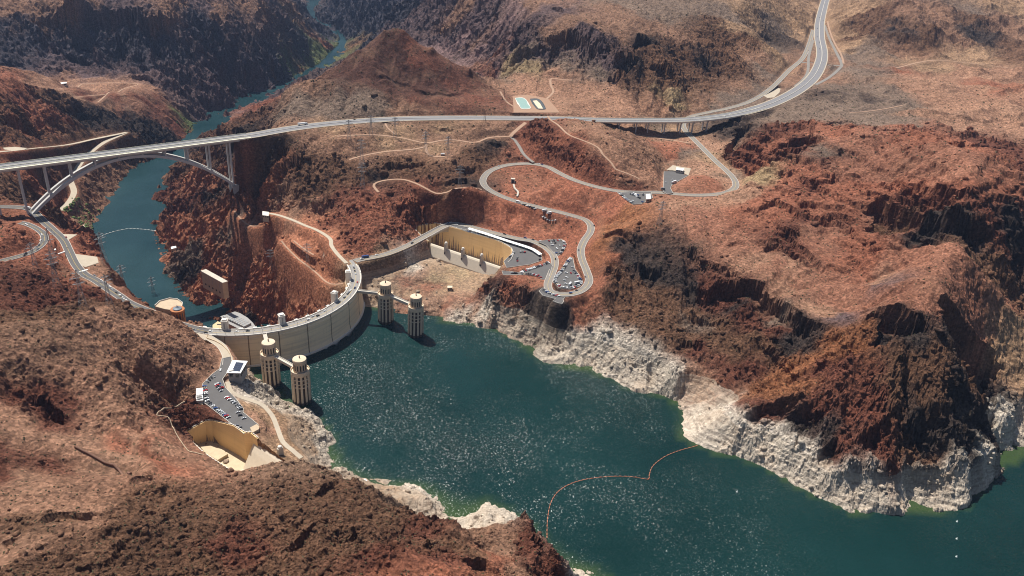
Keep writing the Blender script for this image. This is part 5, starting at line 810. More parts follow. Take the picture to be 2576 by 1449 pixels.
# ------------------------------------------------------------------ the dam
mt, n, b, c, sp = stained('dam_concrete', (.86, .68, .45), (.36, .28, .22), (.48, .37, .27))
ang = math_(n, 'MULTIPLY', math_(n, 'ARCTAN2', math_(n, 'SUBTRACT', sp.outputs['Y'], DCY), math_(n, 'SUBTRACT', sp.outputs['X'], DCX)), 180 / math.pi)
JOINTS = [-84, -73.5, -59.5, -45.3, -31.2, -16.3, -3]
jm = None
wob = math_(n, 'MULTIPLY_ADD', noise(n, .12, 3, .6, node(n, 'ShaderNodeNewGeometry').outputs['Position']).outputs[0], .5, -.25)
for a in JOINTS:
    d = math_(n, 'LESS_THAN', math_(n, 'ABSOLUTE', math_(n, 'ADD', math_(n, 'SUBTRACT', ang, a), wob)), .26); jm = d if jm is None else math_(n, 'MAXIMUM', jm, d)
wide = None
c = mixc(n, c, (.09, .05, .035), math_(n, 'MULTIPLY', jm, .85))
lo = node(n, 'ShaderNodeMapRange'); n.links.new(ang, lo.inputs[0]); inp(lo, 'From Min', -60.); inp(lo, 'From Max', -92.); c = mixc(n, c, (.42, .25, .13), math_(n, 'MULTIPLY', lo.outputs[0], .55))
z0 = math_(n, 'LESS_THAN', sp.outputs['Z'], 2.6); c = mixc(n, c, (.62, .58, .52), math_(n, 'MULTIPLY', z0, .8))
n.links.new(c, b.inputs['Base Color']); M_dam = mt
dam = empty('dam', (DCX + 153, DCY, 45)); dam_loc = Vector(dam.location)
tag(dam, 'curved pale concrete arch dam with a road along its crest', 'dam')
def rel(mb, root):
    L = Vector(root.location); mb.v = [(x - L.x, y - L.y, z - L.z) for x, y, z in mb.v]; return mb
def arc_sweep(sec, a0, a1, n=90):
    mb = MB(); P = []; F = []; k = len(sec)
    for i in range(n + 1):
        a = R_(a0 + (a1 - a0) * i / n)
        for r, z in sec: P.append((DCX + r * math.cos(a), DCY + r * math.sin(a), z))
    for i in range(n):
        for j in range(k): q = (j + 1) % k; F.append((i * k + j, (i + 1) * k + j, (i + 1) * k + q, i * k + q))
    F.append(tuple(range(k))); F.append(tuple(n * k + j for j in range(k - 1, -1, -1)))
    mb.add(P, F); return mb
A0, A1 = -103, 34
rel(arc_sweep([(153.3, 44.6), (153.3, 41.5), (154.2, 40.8), (154.6, 10), (156, 2.4), (157.5, 2.0), (160, -40), (160, -150), (60, -150), (108, -60), (132, 15), (138, 40), (138, 44.6)], A0, A1), dam).build('wall', M_dam, dam)
rel(arc_sweep([(151.6, 44.61), (151.6, 44.95), (140.2, 44.95), (140.2, 44.61)], A0, A1), dam).build('roadway', simple('dam_road', (.25, .235, .22), .85, var=.15, scale=.2), dam)
rel(arc_sweep([(153.6, 44.5), (153.6, 46.2), (152.6, 46.2), (152.6, 44.5)], A0 + 12, A1 - 8), dam).build('parapet', M_conc_w, dam)
rel(arc_sweep([(139.2, 44.5), (139.2, 46.4), (137.9, 46.4), (137.9, 44.5)], A0 + 4, A1 - 6), dam).build('parapet', M_conc_w, dam)
rel(arc_sweep([(152.59, 44.6), (152.59, 45.2), (151.5, 45.2), (151.5, 44.6)], A0 + 12, A1 - 8), dam).build('pavement', M_conc, dam)
rel(arc_sweep([(140.3, 44.6), (140.3, 45.2), (139.21, 45.2), (139.21, 44.6)], A0 + 4, A1 - 6), dam).build('pavement', M_conc, dam)
rel(arc_sweep([(145.95, 44.96), (145.95, 44.99), (145.6, 44.99), (145.6, 44.96)], A0, A1), dam).build('road_line', MATS['yellow'], dam)
for a in (-85.3, -55.7, -18.2, 9.4):
    x, y = dam_pt(a, 135.2); mb = MB(); mb.box((x, y, 47), (7.2, 7.2, 18), R_(a)); mb.box((x, y, 56.8), (8, 8, 1.6), R_(a)); mb.box((x, y, 58.3), (5.6, 5.6, 1.4), R_(a))
    t = rel(mb, dam).build('lift_tower', M_conc_w, dam); mb = MB()
    for s in (-1, 1):
        mb.box((x + math.cos(R_(a)) * 3.62, y + math.sin(R_(a)) * 3.62, 50), (.12, 1.6, 9), R_(a)) if s > 0 else mb.box((x - math.sin(R_(a)) * 3.62, y + math.cos(R_(a)) * 3.62, 50), (1.6, .12, 9), R_(a))
    rel(mb, dam).build('recess', M_conc_d, t)
for a in (-96, -77, -70, -63, -48, -41, -33, -26, -11, -3, 2, 16):
    x, y = dam_pt(a, 137.4); mb = MB(); mb.box((x, y, 45), (3.2, 4.4, 3.2), R_(a)); rel(mb, dam).build('lookout_bay', M_conc_w, dam)
for a in np.arange(-92, 26, 4.2):
    for r in (140.0, 151.9):
        x, y = dam_pt(a, r); mb = MB(); mb.bar((x, y, 45), (x, y, 51), .22)
        mb.box((x, y, 51.1), (.8, .5, .3), R_(a)); rel(mb, dam).build('lamp_post', M_steel, dam)
# wing wall curving off the near abutment
path = [Vector(at(*SC(*p), 45.6)) for p in [(402, 700), (398, 740), (420, 780), (600, 840), (800, 950), (900, 1040), (980, 1130), (1050, 1250), (1075, 1380)]]
path = smooth_path(np.array([tuple(p) for p in path]), 4)
mb = MB(); mb.sweep(path, [(-.6, -12), (-.6, .9), (.6, .9), (.6, -12)]); o = mb.build('retaining_wall', M_tan); tag(o, 'curving tan retaining wall with pale coping between dam and small car park', 'wall')
# ------------------------------------------------------------------ intake towers
mt, n, b, c, sp = stained('tower_concrete', (.60, .48, .35), (.34, .28, .22), (.48, .39, .29), .1); zz_ = node(n, 'ShaderNodeMapRange'); n.links.new(sp.outputs['Z'], zz_.inputs[0]); inp(zz_, 'From Min', 4.5); inp(zz_, 'From Max', 3.4); n.links.new(mixc(n, c, (.10, .085, .07), zz_.outputs[0]), b.inputs['Base Color']); M_tower = mt
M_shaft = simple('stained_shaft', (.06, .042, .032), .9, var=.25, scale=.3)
def intake_tower():
    t = empty('intake_tower'); g = 'intake towers in the lake'; N = 12
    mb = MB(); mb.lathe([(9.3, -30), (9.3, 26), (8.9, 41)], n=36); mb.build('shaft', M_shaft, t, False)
    for k in range(N):
        a = 2 * math.pi * (k + .5) / N; mb = MB(); cx, cy = math.cos(a), math.sin(a)
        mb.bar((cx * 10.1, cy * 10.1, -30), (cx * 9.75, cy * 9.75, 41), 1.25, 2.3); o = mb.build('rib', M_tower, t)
    for z, h in ((24.5, .9), (29.5, 1.0), (35, 1.0)):
        mb = MB(); mb.lathe([(9.4, z), (10.2, z), (10.2, z + h), (9.4, z + h)], n=36, cap=False); mb.build('ring_beam', M_tower, t)
    mb = MB(); mb.lathe([(9, 39.8), (10.5, 40.6), (10.9, 42), (10.9, 46.6), (10.3, 46.6), (10.3, 44.6), (7.2, 44.6), (7.2, 40)], n=36, cap=False); mb.build('gallery', M_tower, t)
    mb = MB(); mb.lathe([(7.4, 44), (7.4, 57.5), (8.0, 58), (8.0, 60.2), (7.2, 60.2)], n=48); d = mb.build('drum', M_tower, t)
    for k in range(14):
        a = 2 * math.pi * k / 14; mb = MB(); mb.box((7.42 * math.cos(a), 7.42 * math.sin(a), 51.2), (.5, 1.25, 7.2), a); mb.build('window', M_dark, d)
        a = 2 * math.pi * (k + .5) / 14; mb = MB(); mb.box((7.6 * math.cos(a), 7.6 * math.sin(a), 51), (.7, .7, 13.5), a); mb.build('pilaster', M_tower, d)
    mb = MB(); mb.lathe([(7.75, 60.0), (7.75, 60.9), (5.5, 61.4), (2.2, 61.9), (1.1, 62.0)], n=48); mb.build('roof', M_tower, t)
    mb = MB(); mb.lathe([(.7, 61.9), (.7, 64.6), (.35, 65.2)], n=10); mb.build('beacon', M_dark, t)
    return t
def copy_tree(o, parent=None):
    q = o.copy(); COL.objects.link(q)
    if parent: q.parent = parent
    for ch_ in list(o.children): copy_tree(ch_, q)
    return q
TW = [(-176.0, 989.3), (-129.1, 959.5), (-287.7, 818.7), (-242.0, 788.0)]
TL = ['ribbed concrete intake tower on the far shore side, joined by footbridge to the dam crest', 'outer ribbed intake tower by the far shore at the end of the second footbridge', 'ribbed intake tower close before the dam face, joined to the crest by a short footbridge', 'nearest and largest looking intake tower, outer one by the pale near shore']
tw0 = intake_tower()
for i, (x, y) in enumerate(TW):
    t = tw0 if i == 0 else copy_tree(tw0); t.location = (x, y, 0); t.rotation_euler.z = .2 * i; tag(t, TL[i], 'intake tower', 'intake towers in the lake')
def footbridge(a, b, label):
    a = Vector(a); b = Vector(b); d = (b - a); L = d.length; rz = math.atan2(d.y, d.x); t = empty('footbridge', a, rz)
    mb = MB(); mb.box((L / 2, 0, -1.6), (L, 3.6, 2.6)); mb.build('girder', M_tower, t)
    mb = MB(); mb.box((L / 2, 0, -.1), (L, 4.4, .5)); mb.build('deck', M_conc, t)
    for s in (-1, 1):
        mb = MB(); mb.box((L / 2, s * 2.1, .75), (L, .35, 1.2)); mb.build('parapet', M_conc_w, t)
    tag(t, label, 'footbridge', 'footbridges to the intake towers')
def toward(p, q, r): p = np.array(p, float); q = np.array(q, float); d = (q - p) / np.linalg.norm(q - p); return p + d * r
def fb(p, q, r0, r1, label):
    a = toward(p, q, r0); b_ = toward(q, p, r1); footbridge((*a, 44.8), (*b_, 44.8), label)
fb(dam_pt(-3.6, 153.4), TW[0], 0, 10.4, 'pale footbridge from the far half of the dam crest to the first tower')
fb(TW[0], TW[1], 10.4, 10.4, 'footbridge linking the two intake towers by the far shore')
fb(dam_pt(-66, 153.4), TW[2], 0, 10.4, 'short pale footbridge from the dam crest to the tower before its face')
fb(TW[2], TW[3], 10.4, 10.4, 'footbridge linking the two intake towers by the near shore')
# ------------------------------------------------------------------ arch bridge over the canyon
BX, BY, BA, BZ = -772.788, 1156.797, 0.66239214, 128.15
bdir = Vector((math.cos(BA), math.sin(BA), 0)); bnor = Vector((-bdir.y, bdir.x, 0))
M_bridge = simple('bridge_concrete', (.46, .45, .43), .85, var=.1, scale=.08); M_bpale = simple('bridge_parapet', (.72, .69, .56), .8, var=.08)
br = empty('arch_bridge', (BX, BY, 0), BA); tag(br, 'long highway bridge on a slender concrete arch high over the river canyon', 'bridge')
s0, s1 = -190.0, 362.0
def bb(name, c, size, mat, parent=br): mb = MB(); mb.box(c, size); return mb.build(name, mat, parent)
bb('deck', ((s0 + s1) / 2, 0, BZ - 1.0), (s1 - s0, 27, 1.4), MATS['highway'])
for y in (-7.5, 7.5): bb('girder', ((s0 + s1) / 2, y, BZ - 3.4), (s1 - s0, 6.5, 3.4), M_bridge)
bb('fascia', ((s0 + s1) / 2, -13.7, BZ - .9), (s1 - s0, .6, 2.6), M_bpale); bb('fascia', ((s0 + s1) / 2, 13.7, BZ - .9), (s1 - s0, .6, 2.6), M_bpale)
bb('median_barrier', ((s0 + s1) / 2, .5, BZ + .2), (s1 - s0, .7, 1.1), M_bpale); bb('walkway', ((s0 + s1) / 2, -11.7, BZ - .1), (s1 - s0, 4.2, .5), M_bpale); bb('railing', ((s0 + s1) / 2, -9.9, BZ + .4), (s1 - s0, .4, 1.2), M_bpale); bb('railing', ((s0 + s1) / 2, 12.9, BZ + .4), (s1 - s0, .4, 1.2), M_bpale)
SPAN = 324.0
def arch_z(s): t = s / SPAN; base = 42 + 3 * t; return base + (120.2 - base) * 4 * t * (1 - t)
for y in (-8.0, 8.0):
    mb = MB(); P = []; F = []; K = 48
    for i in range(K + 1):
        s = SPAN * i / K; dz = (arch_z(s + 1) - arch_z(s - 1)) / 2; nx, nz = -dz / math.hypot(1, dz), 1 / math.hypot(1, dz)
        for q, yy in ((-2.2, -3), (-2.2, 3), (2.2, 3), (2.2, -3)): P.append((s + nx * q, y + yy, arch_z(s) + nz * q))
    for i in range(K):
        for j in range(4): q = (j + 1) % 4; F.append((i * 4 + j, (i + 1) * 4 + j, (i + 1) * 4 + q, i * 4 + q))
    F += [(0, 1, 2, 3), (K * 4 + 3, K * 4 + 2, K * 4 + 1, K * 4)]; mb.add(P, F); mb.build('arch_rib', M_bridge, br)
def gz(s, y=0): p = Vector((BX, BY, 0)) + bdir * s + bnor * y; return float(ground(p.x, p.y)[0])
for k in range(-5, 11):
    s = 36.0 * k
    if s < s0 + 8: continue
    on_arch = 0 <= k <= 9; mb = MB()
    bb('pier_cap', (s, 0, BZ - 5.6), (2.6, 22, 1.6), M_bridge)
    for y in (-8.0, 8.0):
        zb = arch_z(s) + 1.6 if 0 < k < 9 else (min(gz(s, y), arch_z(0) + 1 if k <= 0 else arch_z(SPAN) + 1) - 6 if k in (0, 9) else gz(s, y) - 8)
        if BZ - 6.4 - zb < 1.0: continue
        mb = MB(); mb.box((s, y, (zb + BZ - 6.4) / 2), (2.6, 3.8, BZ - 6.4 - zb), 0, .92); mb.build('pier', M_bridge, br)
    if 0 < k < 9: bb('strut', (s, 0, arch_z(s)), (2.2, 10, 2.4), M_bridge)
for s, z in ((-3, 39), (SPAN + 3, 42)):
    zb = gz(s); bb('footing', (s, 0, (z + zb - 25) / 2 + 2), (10, 26, max(8, z - zb + 25)), M_conc_d)
# ------------------------------------------------------------------ viaduct
vi = empty('viaduct', tuple(FWP[11])); tag(vi, 'long low highway viaduct on paired columns over the valley road', 'viaduct'); VP = smooth_path(FWP[9:16], 8)
L0 = Vector(vi.location)
def vsweep(sec, name, mat): mb = MB(); mb.sweep(VP, sec); return rel(mb, vi).build(name, mat, vi)
vsweep([(-13, -1.4), (-13, .35), (13, .35), (13, -1.4)], 'deck', MATS['highway']); vsweep([(12.6, -1.6), (12.6, 1.1), (13.2, 1.1), (13.2, -1.6)], 'parapet', M_bpale); vsweep([(-13.2, -1.6), (-13.2, 1.1), (-12.6, 1.1), (-12.6, -1.6)], 'parapet', M_bpale); vsweep([(-.4, .3), (-.4, 1.2), (.4, 1.2), (.4, .3)], 'median_barrier', M_bpale)
for o in (-6, 6): vsweep([(o - 3, -3.8), (o - 3, -1.4), (o + 3, -1.4), (o + 3, -3.8)], 'girder', M_bridge)
for u in (1560, 1598, 1634, 1671, 1708, 1742, 1775):
    i = int(np.argmin(np.abs(proj(VP)[:, 0] - u))); p = Vector(VP[i]); t = Vector(VP[min(i + 1, len(VP) - 1)]) - Vector(VP[i - 1]); t.normalize(); r = Vector((t.y, -t.x, 0)); az_ = math.atan2(t.y, t.x)
    mb = MB(); mb.box((p.x, p.y, p.z - 4.6), (2.2, 20, 1.7), az_); rel(mb, vi).build('pier_cap', M_bridge, vi)
    for s in (-6.5, 6.5):
        q = p + r * s; zb = float(ground(q.x, q.y)[0]) - 4
        if p.z - 5.4 - zb < 2: continue
        mb = MB(); mb.box((q.x, q.y, (zb + p.z - 5.4) / 2), (1.9, 2.6, p.z - 5.4 - zb), az_); rel(mb, vi).build('pier', M_bridge, vi)
# ------------------------------------------------------------------ spillways
mt, n, b, c, sp = stained('spillway_wall', (.72, .50, .26), (.42, .27, .15), (.60, .41, .22), .05); n.links.new(c, b.inputs['Base Color']); M_ochre = mt
M_weir = simple('weir_concrete', (.60, .52, .41), .85, var=.12, scale=.25); M_floor = simple('channel_floor', (.50, .41, .28), .9, var=.25, scale=.12); M_stripe = simple('red_stain', (.36, .12, .06), .9)
def spillway(name_label, B, zf, weir, piers, gate_side, extra_h, weir_z, face_up):
    B = [Vector(p) for p in B]; c0 = sum(B, Vector()) / len(B); t = empty('spillway', (c0.x, c0.y, 40)); tag(t, name_label, 'spillway', 'spillways of the dam')
    n_ = len(B)
    wall_i = [i for i in range(n_) if i not in weir[2]]
    mb = MB(); P = []; F = []
    cc = Vector((c0.x, c0.y, 0))
    for i in range(n_):
        p = B[i]; d = (p - c0); d.z = 0; d.normalize(); q = p + d * 2.2
        P += [(p.x, p.y, zf - 2), (p.x, p.y, p.z + .9), (q.x, q.y, p.z + .9), (q.x, q.y, zf - 2)]
    for i in wall_i:
        a = i * 4; b_ = ((i + 1) % n_) * 4
        F += [(a, b_, b_ + 1, a + 1), (a + 1, b_ + 1, b_ + 2, a + 2), (a + 2, b_ + 2, b_ + 3, a + 3)]
    mb.add(P, F); rel(mb, t).build('wall', M_ochre, t)
    mb = MB(); mb.add([(p.x, p.y, zf + .3) for p in B], [tuple(range(n_))]); rel(mb, t).build('floor', M_floor, t)
    a, e = Vector(weir[0]), Vector(weir[1]); a.z = e.z = weir_z; d = (e - a); L = d.length; d.normalize(); r = Vector((d.y, -d.x, 0))
    if (c0 - a).dot(r) < 0: r = -r                      # r points into the channel
    sec = [(-face_up[0], face_up[1]), (-3.0, -2.2), (-1.2, -.3), (0, 0), (1.6, -.5), (4, -3), (8, -9), (13, -18), (19, -28), (27, zf - weir_z + .6), (27, zf - weir_z - 2), (-face_up[0], zf - weir_z - 2)]
    P = []; F = []; k = len(sec); K = 10
    for i in range(K + 1):
        for o, dz in sec: P.append(a + d * (L * i / K) + r * o + Vector((0, 0, dz)))
    for i in range(K):
        for j in range(k): q = (j + 1) % k; F.append((i * k + j, i * k + q, (i + 1) * k + q, (i + 1) * k + j))
    F += [tuple(range(k)), tuple(K * k + j for j in range(k))]
    mb = MB(); mb.add(P, F); rel(mb, t).build('weir', M_weir, t)
    if extra_h:
        mb = MB(); mb.bar(a + r * .6 + Vector((0, 0, .1)), e + r * .6 + Vector((0, 0, .1)), 1.3, .35); rel(mb, t).build('stained_lip', M_stripe, t)
    for f in piers:
        p = a + d * (L * f); rz = math.atan2(r.y, r.x); mb = MB(); mb.box((p.x - r.x * 2, p.y - r.y * 2, weir_z + 1), (6.4, 3.2, 18), rz, .93); o = rel(mb, t).build('pier', M_conc, t)
        mb = MB(); mb.lathe([(2.2, 0), (2.2, 1.8), (1.8, 2.4), (.9, 2.8)], (p.x - r.x * 2, p.y - r.y * 2, weir_z + 10), 16); rel(mb, t).build('cap', M_conc_w, o)
        mb = MB(); mb.box((p.x - r.x * 5.3, p.y - r.y * 5.3, weir_z - 6.0), (.3, 2.4, 2.6), rz); rel(mb, t).build('opening', M_dark, o)
    mb = MB()
    for i in wall_i:
        p, q = B[i], B[(i + 1) % n_]; d1 = (p - c0); d1.z = 0; d1.normalize(); d2 = (q - c0); d2.z = 0; d2.normalize()
        K2 = max(2, int((q - p).length / 4))
        for j in range(K2): w_ = p.lerp(q, (j + .5) / K2) + d1 * 1.5; mb.box((w_.x, w_.y, w_.z + 1.5), (1.1, 1.1, 1.3))
        mb.bar(p + d1 * 1.5 + Vector((0, 0, 1.9)), q + d2 * 1.5 + Vector((0, 0, 1.9)), .5, .35)
    rel(mb, t).build('balustrade', M_conc_w, t)
    return t
spillway('ochre walled far spillway channel beside the long white car shelter', BASIN_R, 4.0, (at(1083, 612, 37), at(1262, 672, 37), [0]), (.235, .475, .735), 1, 0, 37.0, (9.5, -17))
spl = spillway('ochre walled near spillway pit below the small shore car park', BASIN_L, 8.0, (at(645, 1106, 37), at(752, 1186, 37), [12, 11]), (.54,), 1, 1, 37.0, (5.0, -6))
mb = MB(); p = [at(*SB(*q), 11.0) for q in [(180, 1030), (310, 1015), (430, 1060), (535, 1120), (400, 1200), (240, 1105)]]
mb.prism([(q[0], q[1]) for q in p], 8.2, 12.0); rel(mb, spl).build('step', M_floor, spl)
# block at the end of the near weir
mb = MB(); A = [at(*SB(*q), 46.5) for q in [(820, 780), (905, 735), (940, 760), (935, 800), (850, 845)]]; mb.prism([(q[0], q[1]) for q in A], 30, 47.5); o = mb.build('gate_block', M_tan); tag(o, 'square tan concrete block between shore car park and near spillway weir', 'block')
# bridge carrying the road over the far spillway
hp = ROADS['hill_road']['path']; uv = proj(hp); sel = hp[(uv[:, 0] > 1040) & (uv[:, 0] < 1146) & (hp[:, 2] < 47.5)]
sb = empty('road_bridge', tuple(sel[len(sel) // 2])); tag(sb, 'short concrete road bridge with balustrades across the far spillway channel', 'bridge')
mb = MB(); mb.sweep(sel, [(-6.4, -2.6), (-6.4, -.62), (6.4, -.62), (6.4, -2.6)]); rel(mb, sb).build('deck', M_conc, sb)
for s in (-6.1, 6.1):
    mb = MB(); mb.sweep(sel, [(s - .3, -1), (s - .3, 1.3), (s + .3, 1.3), (s + .3, -1)]); rel(mb, sb).build('balustrade', M_conc_w, sb)
    mb = MB(); K = len(sel); P = []; F = []
    for i in range(K):
        f = (i / (K - 1)) * 2 - 1; t_ = sel[min(i + 1, K - 1)] - sel[max(i - 1, 0)]; t_ /= np.linalg.norm(t_); r_ = np.array([t_[1], -t_[0], 0]); q = sel[i] + r_ * s * .95
        P += [(q[0], q[1], q[2] - 2.6), (q[0], q[1], q[2] - 3.2 - 14 * f * f), (q[0] - r_[0] * np.sign(s), q[1] - r_[1] * np.sign(s), q[2] - 3.2 - 14 * f * f), (q[0] - r_[0] * np.sign(s), q[1] - r_[1] * np.sign(s), q[2] - 2.6)]
    for i in range(K - 1):
        for j in range(4): F.append((i * 4 + j, i * 4 + (j + 1) % 4, i * 4 + 4 + (j + 1) % 4, i * 4 + 4 + j))
    mb.add(P, F); rel(mb, sb).build('arch', M_tan, sb)
# wall carrying the shore road
sel = hp[(uv[:, 0] > 908) & (uv[:, 0] < 1078) & (hp[:, 2] < 46.2)]; mb = MB(); mb.sweep(sel, [(5.9, -30), (5.6, .9), (6.4, .9), (9.0, -30)]); o = mb.build('retaining_wall', M_tan); tag(o, 'long tan retaining wall below the road between dam and far spillway', 'wall')
mb = MB(); wp_ = smooth_path([at(*Z4(*p), z) for p, z in [((540, 650), 47), ((415, 600), 53), ((330, 640), 57), ((190, 740), 60), ((205, 755), 60), ((268, 768), 58), ((330, 880), 55), ((430, 1010), 51), ((480, 1030), 49), ((550, 1045), 47)]], 4)
wp_[:, 2] = np.maximum(ground(wp_[:, 0], wp_[:, 1]), wp_[:, 2] - 6)
mb.sweep(wp_, [(-.35, -3), (-.35, 1.0), (.35, 1.0), (.35, -3)]); o = mb.build('boundary_wall', M_tan); tag(o, 'low pale wall running round the near spillway pit', 'wall')
# ------------------------------------------------------------------ buildings
def quad_building(name, label, cat, corners, zt, zb, wall, roof, over=.6, fn=None, wins=0, group=None):
    """corners seen at roof height, anticlockwise or clockwise"""
    A = [Vector(at(u, v, zt)) for u, v in corners]; c0 = sum(A, Vector()) / len(A); t = empty(name, (c0.x, c0.y, zb)); tag(t, label, cat, group)
    B = [c0 + (p - c0) * max(.2, 1 - over / max((p - c0).length, 1)) for p in A]
    mb = MB(); mb.prism([(p.x, p.y) for p in B], zb - 6, zt - .8); w_ = rel(mb, t).build('wall', wall, t)
    mb = MB(); mb.prism([(p.x, p.y) for p in A], zt - .8, zt); rf = rel(mb, t).build('roof', roof, t)
    if wins:
        for i in range(len(B)):
            p, q = B[i], B[(i + 1) % len(B)]; d = q - p; L = d.length; rz = math.atan2(d.y, d.x); k = max(1, int(L / wins))
            for j in range(k):
                x = p.lerp(q, (j + .5) / k); mb = MB(); mb.box((x.x, x.y, (zt + zb) / 2 + .3), (L / k * .6, .3, (zt - zb) * .4), rz); rel(mb, t).build('window', M_glass, w_)
    return t, A, B
t, A, B = quad_building('exhibit_building', 'flat white roofed building with dark solar panels above the near shore', 'building', [Z4(*p) for p in [(770, 312), (888, 318), (832, 412), (722, 408)]], 55, 44, M_conc_d, M_white, 2.2, wins=5)
S4 = [Vector(at(*Z4(*p), 55.25)) for p in [(797, 326), (858, 331), (826, 400), (766, 394)]]
for i in range(4):
    for j in range(5):
        f = lambda a_, b_: (S4[0].lerp(S4[1], a_)).lerp(S4[3].lerp(S4[2], a_), b_); mb = MB(); c4_ = [f((i + .04) / 4, (j + .04) / 5), f((i + .96) / 4, (j + .04) / 5), f((i + .96) / 4, (j + .96) / 5), f((i + .04) / 4, (j + .96) / 5)]
        mb.prism([(q.x, q.y) for q in c4_], 55.0, 55.35); rel(mb, t).build('solar_panel', M_solar, t)
mb = MB(); mb.prism([(p.x, p.y) for p in [B[0] + (B[0] - B[1]) * -.05, B[1], B[2], B[3]]], 30, 43.9)
p3_ = at(*Z4(758, 388), 55.6); mb = MB(); mb.box((p3_[0], p3_[1], 55.6), (5, 4, 1.2), .5); rel(mb, t).build('roof_unit', M_conc_w, t)
t, A, B = quad_building('office_building', 'small white flat roofed office at the rock side of the shore car park', 'building', [Z4(*p) for p in [(487, 532), (536, 526), (540, 575), (487, 580)]], 51, 46, M_conc, M_white, .5, wins=4)
t, A, B = quad_building('plant_room', 'low white block with roof machinery beside the small white office', 'building', [Z4(*p) for p in [(486, 583), (540, 578), (543, 622), (486, 626)]], 50, 46, M_conc, M_white, .5)
for q in [(500, 595), (520, 592), (505, 610), (526, 606)]:
    p = at(*Z4(*q), 50.8); mb = MB(); mb.box((p[0], p[1], 50.7), (2.6, 2, 1.4), .3); rel(mb, t).build('roof_unit', M_conc_d, t)
# round visitor centre
p = Vector(at(*Z2(1205, 1375), 52)); t = empty('visitor_centre', (p.x, p.y, 36)); tag(t, 'round copper coloured visitor centre with blue grey cone roof on the canyon rim', 'building')
mb = MB(); mb.lathe([(8.2, -45), (8.2, 15.0), (8.7, 15.0), (8.7, 16.2), (7.8, 16.2)], n=40); d_ = mb.build('drum', M_orange, t)
mb = MB(); mb.lathe([(5.6, 16.2), (5.4, 17.4), (2.6, 18.6), (.5, 20.6), (.1, 22.5)], n=32); mb.build('roof', M_slate, t)
for k in range(14):
    a = 2 * math.pi * k / 14; mb = MB(); mb.box((8.22 * math.cos(a), 8.22 * math.sin(a), 8), (.3, 1.2, 9), a); mb.build('window', M_glass, d_)
tp_ = [Vector(at(*Z2(*q), 50)) - Vector((p.x, p.y, 50)) for q in [(1050, 1350), (1085, 1318), (1150, 1300), (1205, 1306), (1240, 1330), (1225, 1400), (1160, 1375), (1120, 1370), (1090, 1362)]]
mb = MB(); mb.prism([(q.x, q.y) for q in tp_], -40, 13); mb.build('terrace', M_tan, t)
mb = MB(); mb.sweep([(q.x, q.y, 13) for q in tp_[:6]], [(-.3, -.2), (-.3, 1.5), (.3, 1.5), (.3, -.2)]); mb.build('railing', M_conc_w, t)
# valve house on the cliff
VA = [Vector(at(*Z1(*q), -22)) for q in [(112, 240), (275, 330), (316, 318), (152, 228)]]; c0 = sum(VA, Vector()) / 4; t = empty('valve_house', (c0.x, c0.y, -50)); tag(t, 'pale concrete valve house with five round ports jutting from the canyon wall', 'building')
mb = MB(); mb.prism([(q.x, q.y) for q in VA], -52, -23.2); w_ = rel(mb, t).build('wall', M_tan, t); mb = MB(); k_ = [c0 + (q - c0) * 1.04 for q in VA]; mb.prism([(q.x, q.y) for q in k_], -23.2, -22); rel(mb, t).build('roof', M_conc, t)
d = VA[1] - VA[0]; L = d.length; d.normalize(); nrm = Vector((d.y, -d.x, 0)); nrm = nrm if nrm.dot(VA[0] - VA[3]) > 0 else -nrm
for k in range(5):
    q = VA[0] + d * L * (.16 + .17 * k); mb = MB(); P = []
    for z_, kk in ((0, 0), (.25, 1)):
        for i in range(20): a = 2 * math.pi * i / 20; P.append(q + nrm * (.02 + z_) + d * 1.75 * math.cos(a) + Vector((0, 0, -21 + 1.75 * math.sin(a))))
    mb.add(P, [tuple(range(20, 40))] + [(i, (i + 1) % 20, 20 + (i + 1) % 20, 20 + i) for i in range(20)]); rel(mb, t).build('port', M_dark, w_)
    mb = MB(); r_ = q + d * 1.2 + nrm * .1; mb.box((r_.x, r_.y, -31), (.7, .3, 9), math.atan2(d.y, d.x)); rel(mb, t).build('slot', M_conc_d, w_)
for i in range(5):
    pass
# power house at the foot of the dam
PA = [Vector(at(*SC(*q), -78)) for q in [(775, 200), (1160, 72), (1290, 115), (1490, 235), (1620, 360), (1720, 500), (1500, 545), (1290, 540), (1010, 400)]]; c0 = sum(PA, Vector()) / len(PA); t = empty('power_house', (c0.x, c0.y, -134)); tag(t, 'pale roofed power house deep in the canyon behind the dam crest', 'building')
mb = MB(); mb.prism([(q.x, q.y) for q in PA], -140, -79); rel(mb, t).build('wall', M_tan, t); mb = MB(); mb.prism([(q.x, q.y) for q in [c0 + (q - c0) * 1.03 for q in PA]], -79, -77.5); rel(mb, t).build('roof', M_conc_d, t)
for i in range(9):
    for j in range(7):
        q = Vector(at(*SC(880 + 62 * i + 28 * j, 225 + 26 * i - 14 * j + 4 * i), -76)); mb = MB(); mb.box((q.x, q.y, -75.6), (2.2, 6, 3.2), .9); rel(mb, t).build('roof_unit', M_conc_d if (i + j) % 3 else M_steel, t)
RA = [Vector(at(*SC(*q), -40)) for q in [(560, 420), (690, 325), (790, 370), (800, 430), (760, 520), (560, 525)]]; c0 = sum(RA, Vector()) / len(RA); t = empty('canyon_building', (c0.x, c0.y, -80)); tag(t, 'tan flat roofed building on the canyon wall just behind the near end of the dam', 'building')
mb = MB(); mb.prism([(q.x, q.y) for q in RA], -100, -41); w_ = rel(mb, t).build('wall', M_tan, t); mb = MB(); mb.prism([(q.x, q.y) for q in [c0 + (q - c0) * 1.05 for q in RA]], -41, -40); rel(mb, t).build('roof', simple('sand_roof', (.55, .42, .24)), t)
